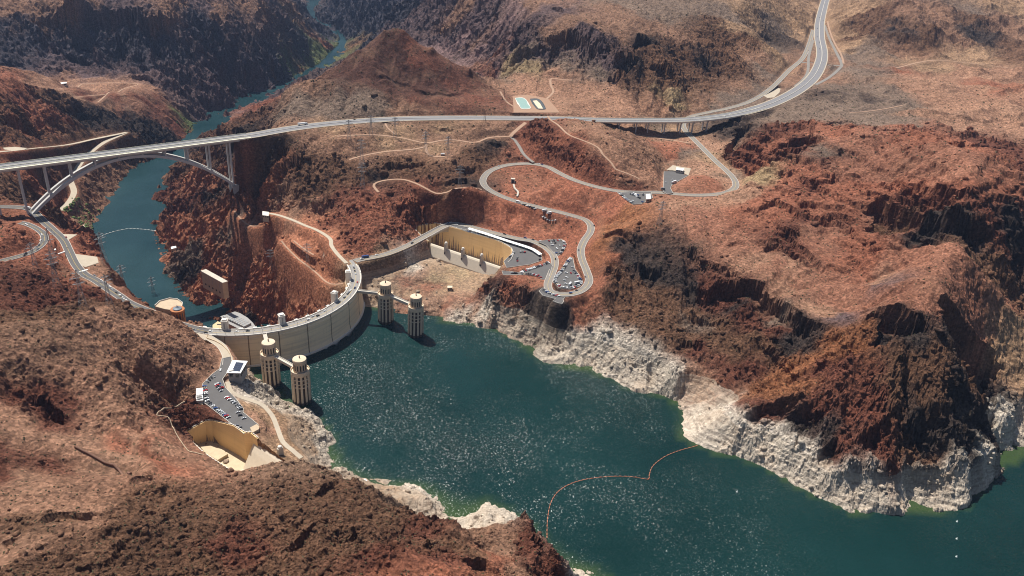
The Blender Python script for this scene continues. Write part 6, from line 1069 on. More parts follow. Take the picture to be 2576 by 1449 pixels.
q = at(*SC(740, 405), -39.6); mb = MB(); mb.box((q[0], q[1], -39.7), (7, 2, .5), 0); rel(mb, t).build('roof_hatch', M_dark, t)
# small buildings
quad_building('info_building', 'white roofed pale building at the end of the plateau car park', 'building', [SD(*p) for p in [(465, 1250), (530, 1245), (535, 1318), (470, 1322)]], 124, 118.2, M_tan, M_white, .8, wins=4)
quad_building('storage_shed', 'small tan shed alone on the pale slope below the far spillway', 'shed', [SA(*p) for p in [(880, 1400), (985, 1400), (985, 1440), (880, 1445)]], float(hit(1132, 722)[2]) + 4.5, float(hit(1132, 722)[2]) - 1, M_tan, simple('cream_roof', (.6, .52, .38)), .3, wins=3)
quad_building('rest_room_block', 'white slab building at the back of the upper car park', 'building', [SD(*p) for p in [(905, 868), (1015, 885), (1000, 915), (895, 900)]], 125.5, 121.2, M_conc, M_white, .5, wins=4)
z_ = float(hit(668, 535)[2]); quad_building('adit_house', 'small pale building at the cliff end of the narrow walled road', 'building', [(660, 531), (676, 533), (676, 543), (660, 541)], 37, 31.3, M_tan, M_conc_w, .4, wins=3)
z_ = float(ground(*at(*Z2(1178, 958), -128)[:2])[0]); quad_building('pump_house', 'tiny white roofed building at the river edge below the cliff', 'building', [Z2(*p) for p in [(1160, 952), (1195, 945), (1198, 958), (1163, 966)]], -116, -130, M_conc, M_white, .3, wins=3)
quad_building('floating_dock', 'little white floating dock by the near shore', 'dock', [(908, 1206), (919, 1204), (924, 1209), (913, 1212)], 2.2, .4, M_conc_w, M_white, .3)
quad_building('terrace_shed', 'long low white shed on the fill terrace across the river', 'shed', [ZA(*p) for p in [(390, 632), (500, 618), (505, 627), (392, 641)]], -26, -33, M_conc, M_white, .5, wins=8)
quad_building('checkpoint_office', 'white checkpoint cabin on stilts beside the canyon road', 'building', [Z2(*p) for p in [(342, 962), (374, 957), (380, 972), (346, 978)]], 60, 52, M_conc_d, M_white, .4, wins=3)
pa, pb = Vector(at(*Z2(375, 1008), 56)), Vector(at(*Z2(440, 985), 56)); t = empty('overhead_gantry', tuple(pa)); tag(t, 'white gantry spanning the canyon road at the checkpoint', 'gantry'); mb = MB(); mb.bar(pa + Vector((0, 0, 0)), pb, 1.6, 1.2); rel(mb, t).build('beam', M_white, t)
for q in (pa, pb): mb = MB(); mb.bar(q + Vector((0, 0, -8.5)), q, .7); rel(mb, t).build('post', M_steel, t)
mb = MB(); q = Vector(at(*Z2(540, 1122), 47.9)); q2 = Vector(at(*Z2(595, 1105), 47.9)); mb.bar(q, q2, 3.0, .06); o = mb.build('stop_line', MATS['line']); o['kind'] = 'structure'
# portal in the red slope
q = Vector(hit(1290, 458)); t = empty('culvert_portal', (q.x, q.y, q.z)); tag(t, 'little concrete culvert portal with a chute in the red slope inside the big bend', 'culvert'); mb = MB(); mb.box((q.x, q.y, q.z + 2), (7, 6, 9)); rel(mb, t).build('headwall', M_conc, t); mb = MB(); mb.box((q.x, q.y - 3.1, q.z + 2.4), (3.6, .3, 5.6)); rel(mb, t).build('opening', M_dark, t)
pts = [hit(u, v) for u, v in [(1292, 464), (1295, 474), (1303, 483), (1301, 494)]]; mb = MB(); mb.sweep(smooth_path(pts, 3), [(-1.5, -1), (-1.5, .9), (1.5, .9), (1.5, -1)]); rel(mb, t).build('chute', M_conc, t)
# settling ponds
def pond(label, uvs, zt, liner, water, sed=None):
    A = [Vector(at(u, v, zt)) for u, v in uvs]; c0 = sum(A, Vector()) / len(A); t = empty('settling_pond', (c0.x, c0.y, zt)); tag(t, label, 'pond', 'settling ponds by the highway')
    sp_ = smooth_path([tuple(p) for p in A] + [tuple(A[0])], 4)[:-1]; ring = [c0 + (Vector(p) - c0) for p in sp_]; n_ = len(ring)
    mb = MB(); P = [p + (p - c0).normalized() * 1.6 + Vector((0, 0, .3)) for p in ring] + [p + Vector((0, 0, .9)) for p in ring] + [p - (p - c0).normalized() * 2.2 + Vector((0, 0, .35)) for p in ring]
    mb.add(P, [(i, (i + 1) % n_, n_ + (i + 1) % n_, n_ + i) for i in range(n_)] + [(n_ + i, n_ + (i + 1) % n_, 2 * n_ + (i + 1) % n_, 2 * n_ + i) for i in range(n_)]); rel(mb, t).build('rim', liner, t)
    mb = MB(); mb.add([p - (p - c0).normalized() * 1.5 + Vector((0, 0, .5)) for p in ring], [tuple(range(n_))]); rel(mb, t).build('water', water, t)
    if sed:
        mb = MB(); R2 = [Vector(at(u, v, zt + .62)) for u, v in sed]; mb.add([tuple(q) for q in R2], [tuple(range(len(R2)))]); rel(mb, t).build('sediment', simple('sediment', (.62, .50, .36)), t)
pond('settling pond full of pale turquoise water', [ZB(*p) for p in [(1312, 742), (1360, 738), (1392, 752), (1412, 785), (1428, 815), (1405, 822), (1360, 820), (1342, 795), (1325, 768)]], 150.2, M_conc_w, simple('turquoise_water', (.27, .40, .36), .3))
pond('settling pond with dark sides and pale sediment bottom', [ZB(*p) for p in [(1425, 748), (1475, 746), (1505, 760), (1525, 790), (1540, 822), (1510, 826), (1478, 822), (1455, 795), (1438, 770)]], 150.2, simple('dark_liner', (.05, .06, .065)), simple('pond_floor', (.07, .08, .085)), [ZB(*p) for p in [(1445, 760), (1475, 757), (1500, 780), (1522, 820), (1488, 818), (1468, 795)]])
# long shelter over the spillway car park
SHP = smooth_path([at(*Z3(*p), 49.6) for p in [(662, 404), (850, 462), (1050, 528), (1250, 592), (1310, 622), (1358, 656)]], 5); t = empty('car_shelter', tuple(SHP[len(SHP) // 2])); tag(t, 'very long narrow white roofed car shelter above the far spillway', 'shelter')
mb = MB(); mb.sweep(SHP, [(-3.0, .5), (-3.0, .8), (3.0, .15), (3.0, -.15)]); rel(mb, t).build('roof', M_white, t)
for i in range(0, len(SHP), 2):
    p = SHP[i]; mb = MB(); mb.bar((p[0], p[1], 46.0), (p[0], p[1], 49.7), .3); rel(mb, t).build('post', M_steel, t)
# pipe on the near valley floor
pts = [hit(u, v) for u, v in [ZG(575, 508), ZG(700, 570), ZG(800, 620), ZG(900, 660), ZG(990, 692)]]; mb = MB(); pp_ = smooth_path(pts, 4); pp_[:, 2] = ground(pp_[:, 0], pp_[:, 1]) + .9; mb.sweep(pp_, [(-1.0, -1), (-1.0, 1.0), (-.5, 1.5), (.5, 1.5), (1.0, 1.0), (1.0, -1)]); o = mb.build('pipeline', M_rust); tag(o, 'straight rusty brown pipe down the near valley floor', 'pipe')
# ------------------------------------------------------------------ booms and buoys
def boom(label, pts, z, mat, step, size, closed=False):
    P = smooth_path([at(u, v, z) for u, v in pts], step); t = empty('float_boom', tuple(P[0])); tag(t, label, 'boom', None); L = Vector(t.location)
    mb = MB()
    for a, b_ in zip(P[:-1], P[1:]): mb.bar(Vector(a) + Vector((0, 0, .25)), Vector(b_) + Vector((0, 0, .25)), size[1] * .3, .25)
    rel(mb, t).build('cable', mat, t); f0 = None
    idx = np.linspace(0, len(P) - 1, min(len(P), 98)).astype(int)
    for i in idx:
        a = P[max(i - 1, 0)]; c_ = P[min(i + 1, len(P) - 1)]; rz = math.atan2(c_[1] - a[1], c_[0] - a[0])
        if f0 is None:
            mb = MB(); mb.lathe([(.3, -size[0] / 2), (size[1] / 2, -size[0] / 2 + .4), (size[1] / 2, size[0] / 2 - .4), (.3, size[0] / 2)], n=8); mb.v = [(z_, y_, x_) for x_, y_, z_ in mb.v]; f = f0 = mb.build('float', mat, t)
        else: f = f0.copy(); COL.objects.link(f); f.parent = t
        f.location = (P[i][0] - L.x, P[i][1] - L.y, .4); f.rotation_euler = (0, 0, rz)
    return t
boom('orange float boom curving in two lobes across the lake to the far cliff', [(1376, 1352), (1377, 1312), (1384, 1270), (1401, 1240), (1430, 1220), (1466, 1208), (1510, 1201), (1560, 1198.5), (1600, 1201), (1630, 1206), (1633, 1196), (1640, 1176), (1656, 1160), (1680, 1145), (1712, 1133), (1752, 1122)], 0, M_float, 4.6, (2.6, .8))
boom('white float boom curving across the canyon river', [Z2(*p) for p in [(628, 925), (660, 900), (700, 875), (770, 850), (830, 836), (890, 829), (960, 833), (1010, 838), (1052, 844)]], -134, M_floatw, 6, (4.5, 1.3))
by = None
for i, (q, lb) in enumerate([((410, 815), 'white buoy on open water below the pale cliff with the boom'), ((2070, 1040), 'topmost of three white buoys in a column at the lake corner'), ((2068, 1170), 'middle one of three white buoys in a column at the lake corner'), ((2066, 1305), 'lowest of three white buoys in a column at the lake corner')]):
    p = at(*ZE(*q), 0)
    if by is None:
        by = empty('buoy'); mb = MB(); mb.lathe([(.2, -.6), (1.0, -.3), (1.0, .5), (.5, 1.0)], n=12); mb.build('hull', M_floatw, by); mb = MB(); mb.lathe([(.45, .95), (.25, 2.3), (.1, 2.5)], n=8); mb.build('topmark', M_white, by); o = by
    else: o = copy_tree(by)
    o.location = p; tag(o, lb, 'buoy', 'white buoys on the lake')
# ------------------------------------------------------------------ pylons and poles
def pylon(h, arms, wbase=.17):
    t = empty('transmission_tower'); mb = MB(); W = h * wbase; top = h * .62; lev = [0, .22, .42, .62, .78, .92, 1.0]; wd = [1.0, .74, .52, .34, .26, .2, .06]; th = .22
    for s in range(4):
        a = math.pi / 4 + s * math.pi / 2; b_ = a + math.pi / 2
        for i in range(len(lev) - 1):
            r0, r1 = W * wd[i] * .7, W * wd[i + 1] * .7; z0, z1 = h * lev[i], h * lev[i + 1]
            mb.bar((r0 * math.cos(a), r0 * math.sin(a), z0), (r1 * math.cos(a), r1 * math.sin(a), z1), th)
            mb.bar((r0 * math.cos(a), r0 * math.sin(a), z0), (r1 * math.cos(b_), r1 * math.sin(b_), z1), th * .6); mb.bar((r0 * math.cos(b_), r0 * math.sin(b_), z0), (r1 * math.cos(a), r1 * math.sin(a), z1), th * .6)
            mb.bar((r1 * math.cos(a), r1 * math.sin(a), z1), (r1 * math.cos(b_), r1 * math.sin(b_), z1), th * .6)
    mb.build('lattice_mast', M_steel, t)
    for f, l in arms:
        z = h * f; mb = MB()
        for s in (-1, 1):
            mb.bar((0, -.9, z), (s * l, 0, z + .4), .3); mb.bar((0, .9, z), (s * l, 0, z + .4), .3); mb.bar((0, 0, z + h * .07), (s * l, 0, z + .4), .25); mb.bar((s * l, 0, z + .4), (s * l, 0, z - 2.2), .3)
        mb.build('cross_arm', M_steel, t)
    return t
PY = {'a': pylon(40, [(.66, 6.5), (.8, 8), (.92, 5)]), 'b': pylon(52, [(.66, 7), (.8, 8.5), (.92, 6)])}
PYL = [(ZB(225, 1030), 'a', .4, 'lattice pylon beside the dirt track just below the highway, near its bend'), (ZB(405, 1040), 'a', .3, 'lattice pylon on the pale knoll right of the dirt track pylon'), (ZB(60, 1090), 'a', .5, 'lattice pylon at the canyon end of the dirt track'), (ZB(155, 1250), 'b', .5, 'tall lattice pylon above the dark rock gully on the plateau'),
       (ZB(160, 1440), 'b', .5, 'tall lattice pylon rising from the rocks by the narrow track'), (ZB(635, 1150), 'a', .7, 'lattice pylon at the loop of the dirt track'), (ZB(803, 1185), 'a', .7, 'lattice pylon beside the parked white truck on the plateau'), (ZB(893, 1405), 'a', .2, 'short pylon just beside the big road bend'),
       (Z2(245, 1105), 'a', .9, 'lattice pylon between the side road and the canyon road'), (Z2(375, 1100), 'b', .9, 'lattice pylon on red rock beside the canyon road junction'), (Z2(395, 1250), 'b', .8, 'lattice pylon on the rocky slope left of the canyon road cars'), (Z2(575, 1400), 'b', .8, 'lattice pylon on the brown slope below the line of cars'),
       (Z2(715, 1085), 'b', .9, 'lattice pylon on the canyon rim standing out against the river'), (Z2(830, 1170), 'a', .9, 'pylon with white insulators seen against the river'), (Z2(1050, 1320), 'b', .9, 'lattice pylon rising beside the round visitor centre'), (Z1(650, 130), 'a', .3, 'lattice pylon on the red canyon wall above the valve house'), (Z1(940, 190), 'a', .3, 'lattice pylon on the red slope above the far end of the dam'), (Z2(760, 1420), 'a', .8, 'lattice pylon low on the brown slope beside the visitor centre'), ((1660, 560), 'a', .6, 'lone lattice pylon on the tan slope right of the road bend')]
used = set()
for (u, v), k, rz, lb in PYL:
    p = hit(u, v, None); t = PY[k] if k not in used else copy_tree(PY[k]); used.add(k)
    t.location = (p[0], p[1], float(ground(p[0], p[1])[0]) - .5); t.rotation_euler = (0, 0, rz); tag(t, lb, 'pylon', 'transmission pylons round the dam')
PO = None
for (u, v), h, lb in [(ZB(1075, 930), 1, 'thin timber pole in front of the highway'), (ZB(1087, 930), 1, 'second thin timber pole just right of the first before the highway'), (ZB(1218, 745), 1, 'thin timber pole below the dark conical hill'), (ZB(1228, 748), 1, 'twin timber pole below the dark conical hill, the right one'), (ZB(1472, 695), 1, 'lone timber pole on the flat behind the settling ponds'), (ZB(1746, 610), 1, 'lone timber pole at the end of the pale track far behind the ponds')]:
    p = hit(u, v)
    if PO is None:
        PO = empty('utility_pole'); mb = MB(); mb.lathe([(.45, -2), (.3, 22), (.1, 22.1)], n=8); mb.build('pole', M_wood, PO); mb = MB(); mb.box((0, 0, 20), (5, .35, .4)); mb.build('cross_arm', M_wood, PO); t = PO
    else: t = copy_tree(PO)
    t.location = (p[0], p[1], float(ground(p[0], p[1])[0])); tag(t, lb, 'pole', 'timber poles')
# ------------------------------------------------------------------ vehicles
PAINT = dict(white=(.78, .78, .77), silver=(.48, .49, .50), grey=(.18, .18, .19), black=(.02, .02, .022), red=(.38, .02, .02), blue=(.03, .07, .22), tan=(.45, .38, .28), green=(.04, .10, .06))
M_tyre = simple('tyre', (.02, .02, .02)); M_lamp = simple('lamp_glass', (.7, .7, .65), .2)
PM = {k: simple('paint_' + k, v, .25, .1, .04, spec=.5) for k, v in PAINT.items()}
CARS = {}
def car_mesh(col, kind):
    if (col, kind) in CARS: return CARS[(col, kind)]
    mb = MB(); L, W, Hh, roof = dict(sedan=(4.7, 1.9, .85, 1.42), suv=(5.0, 2.0, 1.05, 1.85), pickup=(5.6, 2.0, 1.05, 1.85))[kind]
    prof = dict(sedan=[(-2.35, .35), (-2.3, .8), (-1.5, .92), (1.0, .95), (2.2, .75), (2.35, .35)], suv=[(-2.5, .4), (-2.48, 1.1), (1.1, 1.12), (2.4, .95), (2.5, .4)], pickup=[(-2.8, .45), (-2.8, 1.1), (1.4, 1.12), (2.7, 1.0), (2.8, .45)])[kind]
    n_ = len(prof); P = [(x, -W / 2, z) for x, z in prof] + [(x, W / 2, z) for x, z in prof]; mb.add(P, [tuple(range(n_)), tuple(range(2 * n_ - 1, n_ - 1, -1))] + [(i, (i + 1) % n_ + 0, n_ + (i + 1) % n_, n_ + i)[::-1] for i in range(n_)])
    c0, c1, r0, r1 = dict(sedan=(-1.75, 1.0, -1.2, .25), suv=(-2.4, 1.1, -2.2, .35), pickup=(-.6, 1.35, -.45, .65))[kind]; zb = prof[2][1] - .03
    def cab(w, w2, x0, x1, x2, x3, z0, z1): return [(x0, -w / 2, z0), (x1, -w / 2, z0), (x1, w / 2, z0), (x0, w / 2, z0), (x2, -w2 / 2, z1), (x3, -w2 / 2, z1), (x3, w2 / 2, z1), (x2, w2 / 2, z1)]
    FB = [(0, 1, 5, 4), (1, 2, 6, 5), (2, 3, 7, 6), (3, 0, 4, 7), (4, 5, 6, 7)]
    mb.cur = 1; mb.add(cab(W * .93, W * .76, c0, c1, r0, r1, zb, roof - .06), FB); mb.cur = 0; mb.add(cab(W * .78, W * .74, r0 - .05, r1 + .05, r0, r1, roof - .07, roof), FB)
    if kind == 'pickup': mb.cur = 2; mb.box((-1.7, 0, 1.06), (1.9, 1.6, .12)); mb.cur = 0
    mb.cur = 2
    for x in (-L * .31, L * .31):
        for y in (-W / 2 + .12, W / 2 - .12):
            P = [];
            for yy in (y - .13, y + .13):
                for i in range(10): a = 2 * math.pi * i / 10; P.append((x + .36 * math.cos(a), yy, .36 + .36 * math.sin(a)))
            mb.add(P, [tuple(range(9, -1, -1)), tuple(range(10, 20))] + [(i, (i + 1) % 10, 10 + (i + 1) % 10, 10 + i) for i in range(10)])
    mb.cur = 3
    for y in (-W * .36, W * .36): mb.box((L / 2 - .02, y, .68), (.1, .36, .16))
    o = mb.build('car', [PM[col], M_glass, M_tyre, M_lamp]); me_ = o.data; bpy.data.objects.remove(o); CARS[(col, kind)] = me_; return me_
def car(x, y, z, rz, col, kind, label, group, cat='car'):
    o = bpy.data.objects.new('pickup_truck' if kind == 'pickup' else 'parked_car' if 'parked' in label else 'car', car_mesh(col, kind)); COL.objects.link(o); o.location = (x, y, z); o.rotation_euler = (0, 0, rz); tag(o, label, cat, group); return o
COLS = ['white'] * 9 + ['silver'] * 6 + ['grey'] * 4 + ['black'] * 5 + ['red'] * 2 + ['blue'] * 2 + ['tan']
KINDS = ['sedan'] * 5 + ['suv'] * 4 + ['pickup']
VR = random.Random(5)
KW = dict(sedan='car', suv='estate car', pickup='pickup')
def row(pts, z, where, group, step=3.0, fill=.93, ang=90, cols=None, f=None):
    """cars side by side along a line"""
    gz_ = z is None; z = 84.0 if gz_ else z
    P = smooth_path([at(*(f(*p) if f else p), z) for p in pts], .5); d = np.r_[0, np.cumsum(np.linalg.norm(np.diff(P, axis=0), axis=1))]
    for s in np.arange(step / 2, d[-1], step):
        if VR.random() > fill: continue
        i = int(np.searchsorted(d, s)); i = min(max(i, 1), len(P) - 1); t = P[i] - P[i - 1]; rz = math.atan2(t[1], t[0]) + R_(ang) + (math.pi if VR.random() < .4 else 0) + VR.uniform(-.04, .04); cl = VR.choice(cols or COLS); kd = VR.choice(KINDS)
        car(P[i][0] + VR.uniform(-.2, .2), P[i][1], float(ground(P[i][0], P[i][1])[0]) + .58 if gz_ else z, rz, cl, kd, '%s %s parked %s' % (cl, KW[kd], where), group)
def loose(pts, z, where, group, f=None, rz=None):
    for p in pts:
        q = at(*(f(*p) if f else p), z); cl = VR.choice(COLS); kd = VR.choice(KINDS); car(q[0], q[1], z, VR.uniform(0, 6.28) if rz is None else rz, cl, kd, '%s %s parked %s' % (cl, KW[kd], where), group)
g = 'cars in the shore car park'
row([(232, 232), (246, 300), (255, 370), (270, 440)], 45.85, 'in the rock side row of the shore car park', g, 2.9, .95, 90, f=SB)
row([(285, 456), (380, 525), (470, 592), (560, 655)], 45.85, 'along the spillway edge of the shore car park', g, 2.9, .95, 75, f=SB); row([(565, 660), (640, 740), (720, 785)], 45.85, 'at the dead end of the shore car park', g, 5.5, .8, 75, f=SB)
row([(385, 205), (410, 255), (455, 308)], 45.85, 'in the short middle row of the shore car park', g, 2.9, 1, 90, f=SB); row([(412, 200), (440, 245), (472, 290)], 45.85, 'in the short middle row of the shore car park', g, 2.9, .8, 90, f=SB)
row([(505, 372), (570, 420), (640, 470), (690, 520), (700, 560)], 45.85, 'along the lake side kerb of the shore car park', g, 2.9, .95, 80, f=SB); loose([(692, 612), (742, 652), (665, 575)], 45.85, 'alone near the lake side of the shore car park', g, SB, .5)
row([(250, 192), (300, 150), (340, 118), (365, 105)], 45.85, 'at the entrance of the shore car park', g, 4.2, .9, 60, f=SB); row([(430, 40), (455, 12)], 45.85, 'at the entrance of the shore car park', g, 4, 1, 20, f=SB)
g = 'cars by the far spillway'
row([(640, 428), (850, 478), (1050, 543), (1250, 606), (1320, 645), (1350, 670)], 46.45, 'in the long row under the white shelter', g, 2.95, .96, 90, f=Z3); loose([(1075, 665), (1086, 652), (1060, 678), (1100, 640)], 46.45, 'at the rounded end of the far spillway', g, Z3, .9); loose([(1166, 630), (1186, 632), (1206, 635), (1134, 686), (1132, 704), (1135, 718), (1350, 706)], 46.45, 'out in the open part of the spillway car park', g, Z3, 1.2)
g = 'cars in the strip car park'
row([(1160, 828), (1260, 795), (1350, 765), (1440, 733)], 60.45, 'along the upper edge of the narrow strip car park', g, 2.95, .95, 80, f=Z3); row([(1170, 842), (1250, 845), (1330, 862), (1368, 885)], 60.45, 'along the lower edge of the narrow strip car park', g, 2.95, .9, 80, f=Z3); loose([(1085, 835), (1105, 836), (1122, 837), (1180, 832)], 60.45, 'at the far tip of the narrow strip car park', g, Z3, .3)
g = 'cars in the triangular car park'
row([(1428, 526), (1500, 522), (1565, 520), (1592, 556), (1574, 612), (1545, 652)], 56.75, 'round the rim of the triangular car park', g, 3.0, .92, 90, f=Z3); loose([(1462, 545), (1500, 545), (1470, 568), (1515, 600), (1510, 642), (1540, 572)], 56.75, 'in the middle of the triangular car park', g, Z3)
g = 'cars in the teardrop car park'
row([(1650, 690), (1610, 740), (1565, 810), (1505, 875), (1500, 922), (1550, 965), (1640, 980), (1728, 955), (1750, 918), (1722, 865), (1680, 815)], 66.95, 'round the rim of the teardrop car park inside the bend', g, 2.9, .95, 90, f=Z3); row([(1590, 870), (1640, 885)], 66.95, 'in the middle of the teardrop car park', g, 6, 1, 0, f=Z3); loose([(1590, 905), (1650, 835), (1600, 938), (1605, 832), (1668, 780)], 66.95, 'in the middle of the teardrop car park', g, Z3)
g = 'cars at the lookout'
row([(1385, 1000), (1440, 1028), (1535, 1060)], 64.45, 'in the slanted row at the lookout on the cliff', g, 3.0, .95, 55, f=Z3)
g = 'cars on the plateau'
row([(95, 1246), (180, 1318), (275, 1386)], 118.5, 'along the edge of the plateau car park', g, 3.0, .92, 80, f=SD); row([(235, 1245), (310, 1272), (385, 1310)], 118.5, 'in the middle rows of the plateau car park', g, 3.0, .9, 90, f=SD); row([(280, 1238), (360, 1268)], 118.5, 'in the middle rows of the plateau car park', g, 3, .8, 90, f=SD); loose([(275, 1352), (415, 1365), (425, 1262)], 118.5, 'by the white roofed building of the plateau car park', g, SD); loose([(845, 1050), (750, 1083)], 120, 'in the nearly empty upper car park', g, SD)
g = 'cars along the upper road'
row([(1180, 178), (1245, 196), (1312, 216)], None, 'on the outer verge of the upper road', g, 3.3, .95, 60, f=Z3); row([(1352, 236), (1450, 262), (1530, 276)], None, 'among motor homes on the outer verge of the upper road', g, 4.4, .95, 60, f=Z3)
ALLP = [(k, r['path']) for k, r in ROADS.items()]
def on_road(u, v, roads):
    best = None
    for k in roads:
        P = ROADS[k]['path']; q = proj(P); d = np.hypot(q[:, 0] - u, q[:, 1] - v); i = int(np.argmin(d))
        if best is None or d[i] < best[0]: best = (d[i], P, i)
    _, P, i = best; p = P[i]; t = P[min(i + 1, len(P) - 1)] - P[max(i - 1, 0)]; q = at(u, v, p[2]); return q[0], q[1], p[2] + .13, math.atan2(t[1], t[0])
def drive(pts, roads, where, group, f=None, cols=None):
    for p in pts:
        x, y, z, rz = on_road(*(f(*p) if f else p), roads); cl = VR.choice(cols or COLS); kd = VR.choice(KINDS); car(x, y, z, rz + (math.pi if VR.random() < .5 else 0), cl, kd, '%s %s driving %s' % (cl, KW[kd], where), group)
drive([(645, 1150), (690, 1185), (712, 1198), (745, 1225), (760, 1240), (790, 1265), (815, 1285), (838, 1303), (858, 1318), (878, 1335)], ['canyon_road'], 'in the queue on the canyon road behind the dam', 'cars on the canyon road', Z2, ['white', 'white', 'white', 'silver', 'black', 'grey']); drive([(455, 955), (450, 890), (205, 740)], ['canyon_road'], 'on the canyon road near the checkpoint', 'cars on the canyon road', Z2)
drive([(180, 803), (285, 868), (275, 910), (265, 940), (258, 968), (175, 1000), (168, 1014)], ['side_road'], 'round the bend of the small side road', 'cars on the side road', Z2)
drive([(60, 40)], ['canyon_road'], 'off the near end of the dam', 'cars on the canyon road', SC) if False else None
for q in [(60, 697), (150, 719), (187, 711), (390, 712), (475, 707), (945, 620), (978, 595), (1018, 589), (1070, 551), (1225, 447), (1250, 418), (1263, 403), (1276, 390), (1305, 374), (1325, 330), (1312, 265), (1305, 240), (1298, 218), (1293, 202)]:
    p = at(*Z1(*q), 45); a = math.atan2(p[1] - DCY, p[0] - DCX); cl = 'red' if q == (1325, 330) else VR.choice(COLS); kd = VR.choice(KINDS); car(p[0], p[1], 44.98, a + math.pi / 2, cl, kd, '%s %s driving along the dam crest' % (cl, KW[kd]), 'cars on the dam crest')
drive([(1360, 150), (1475, 118), (1750, 25)], ['hill_road'], 'on the road between dam and far spillway', 'cars on the spillway road', Z1); drive([(465, 352), (545, 371), (1010, 460), (1210, 497), (1285, 513), (1360, 530)], ['hill_road'], 'past the long white shelter', 'cars on the spillway road', Z3)
drive([(1610, 297), (1875, 378), (1725, 612), (1790, 870), (1705, 1005), (1650, 1030), (1500, 700)], ['hill_road'], 'round the tight hairpin road', 'cars on the hairpin road', Z3); drive([(1190, 1255), (1490, 1238), (1515, 1243)], ['hill_road'], 'round the wide upper bend', 'cars on the hairpin road', ZB)
drive([(320, 877), (360, 862), (470, 842), (890, 640), (920, 618), (1028, 490), (1063, 468), (1033, 388), (1033, 370), (1033, 320), (1018, 275), (1020, 245), (1018, 215), (1060, 155), (1035, 135), (1052, 78)], ['highway_far'], 'on the far highway', 'cars on the far highway', ZC); drive([(100, 905)], ['highway'], 'on the highway below the conical hill', 'cars on the far highway', ZB)
# coaches, motor homes, lorries
def coach(label, x, y, z, rz, L=11.5, col=None, cat='coach', name='coach', group=None):
    t = empty(name, (x, y, z), rz); tag(t, label, cat, group); m_ = col or PM['white']
    mb = MB(); mb.box((0, 0, 1.9), (L, 2.5, 2.9)); mb.box((0, 0, 3.42), (L - .4, 2.3, .18)); mb.build('body', m_, t); mb = MB()
    for s in (-1, 1): mb.box((.2, s * 1.26, 2.35), (L - 1.4, .06, .95))
    mb.box((L / 2 + .01, 0, 2.2), (.06, 2.2, 1.3)); mb.build('window', M_glass, t)
    for i, x_ in enumerate((-L * .3, L * .32)):
        for s in (-1, 1):
            mb = MB(); mb.lathe([(.48, -.15), (.48, .15)], n=12); mb.v = [(x_ + a, s * 1.12 + c_, .48 + b_) for a, b_, c_ in mb.v]; mb.build('wheel', M_tyre, t)
def at_road(f, q, roads): return on_road(*f(*q), roads)
x, y, z, rz = at_road(Z3, (1140, 155), ['hill_road']); coach('white motor home at the head of the roadside row of cars', x, y, z, rz, 8, cat='motor home', name='motor_home', group='motor homes')
for q, lb in [((1395, 238), 'first white motor home in the roadside row before the sharp bend'), ((1440, 252), 'second white motor home in the roadside row, nearer the sharp bend')]:
    p = at(*Z3(*q), 82.9); coach(lb, p[0], p[1], float(ground(p[0], p[1])[0]) + .55, rz + .9, 8.5, cat='motor home', name='motor_home', group='motor homes')
for q, a, lb in [((1642, 950), 1.2, 'white motor home standing in the teardrop car park, the one by its rim'), ((1710, 935), .5, 'white motor home in the rounded corner of the teardrop car park')]:
    p = at(*Z3(*q), 67); coach(lb, p[0], p[1], 67.0, a, 8, cat='motor home', name='motor_home', group='motor homes')
p = at(*SD(866, 1088), 120); coach('white coach parked in the upper car park', p[0], p[1], 120.1, .75, 12, group='coaches'); x, y, z, rz = at_road(Z2, (185, 692), ['canyon_road']); coach('white coach on the canyon road in the shade of the arch bridge', x, y, z, rz, 12, group='coaches'); x, y, z, rz = at_road(Z1, (1386, 137), ['hill_road']); coach('dark blue coach on the road just past the dam', x, y, z, rz, 11, PM['blue'], group='coaches'); p = at(*SD(706, 1195), 119); coach('small dark bus at the gate of the upper car park', p[0], p[1], 119.9, .2, 7, PM['grey'], group='coaches')
x, y, z, rz = at_road(ZA, (2285, 942), ['highway']); t = empty('lorry', (x, y, z), rz); tag(t, 'white articulated lorry on the highway near the canyon bridge', 'lorry'); mb = MB(); mb.box((-2, 0, 2.7), (14.5, 2.6, 2.9)); mb.build('trailer', PM['white'], t); mb = MB(); mb.box((7.2, 0, 1.9), (3, 2.4, 2.9)); mb.box((8.9, 0, 1.2), (1.2, 2.3, 1.5)); mb.build('cab', PM['silver'], t)
for x_ in (-7.5, -6.2, 4.2, 5.4, 8.6):
    for s in (-1, 1): mb = MB(); mb.lathe([(.5, -.16), (.5, .16)], n=12); mb.v = [(x_ + a, s * 1.1 + c_, .5 + b_) for a, b_, c_ in mb.v]; mb.build('wheel', M_tyre, t)
q = hit(*ZB(765, 1168)); coach('white box truck parked beside a pylon on the plateau', q[0], q[1], float(ground(q[0], q[1])[0]) + .1, .2, 7, cat='truck', name='box_truck')
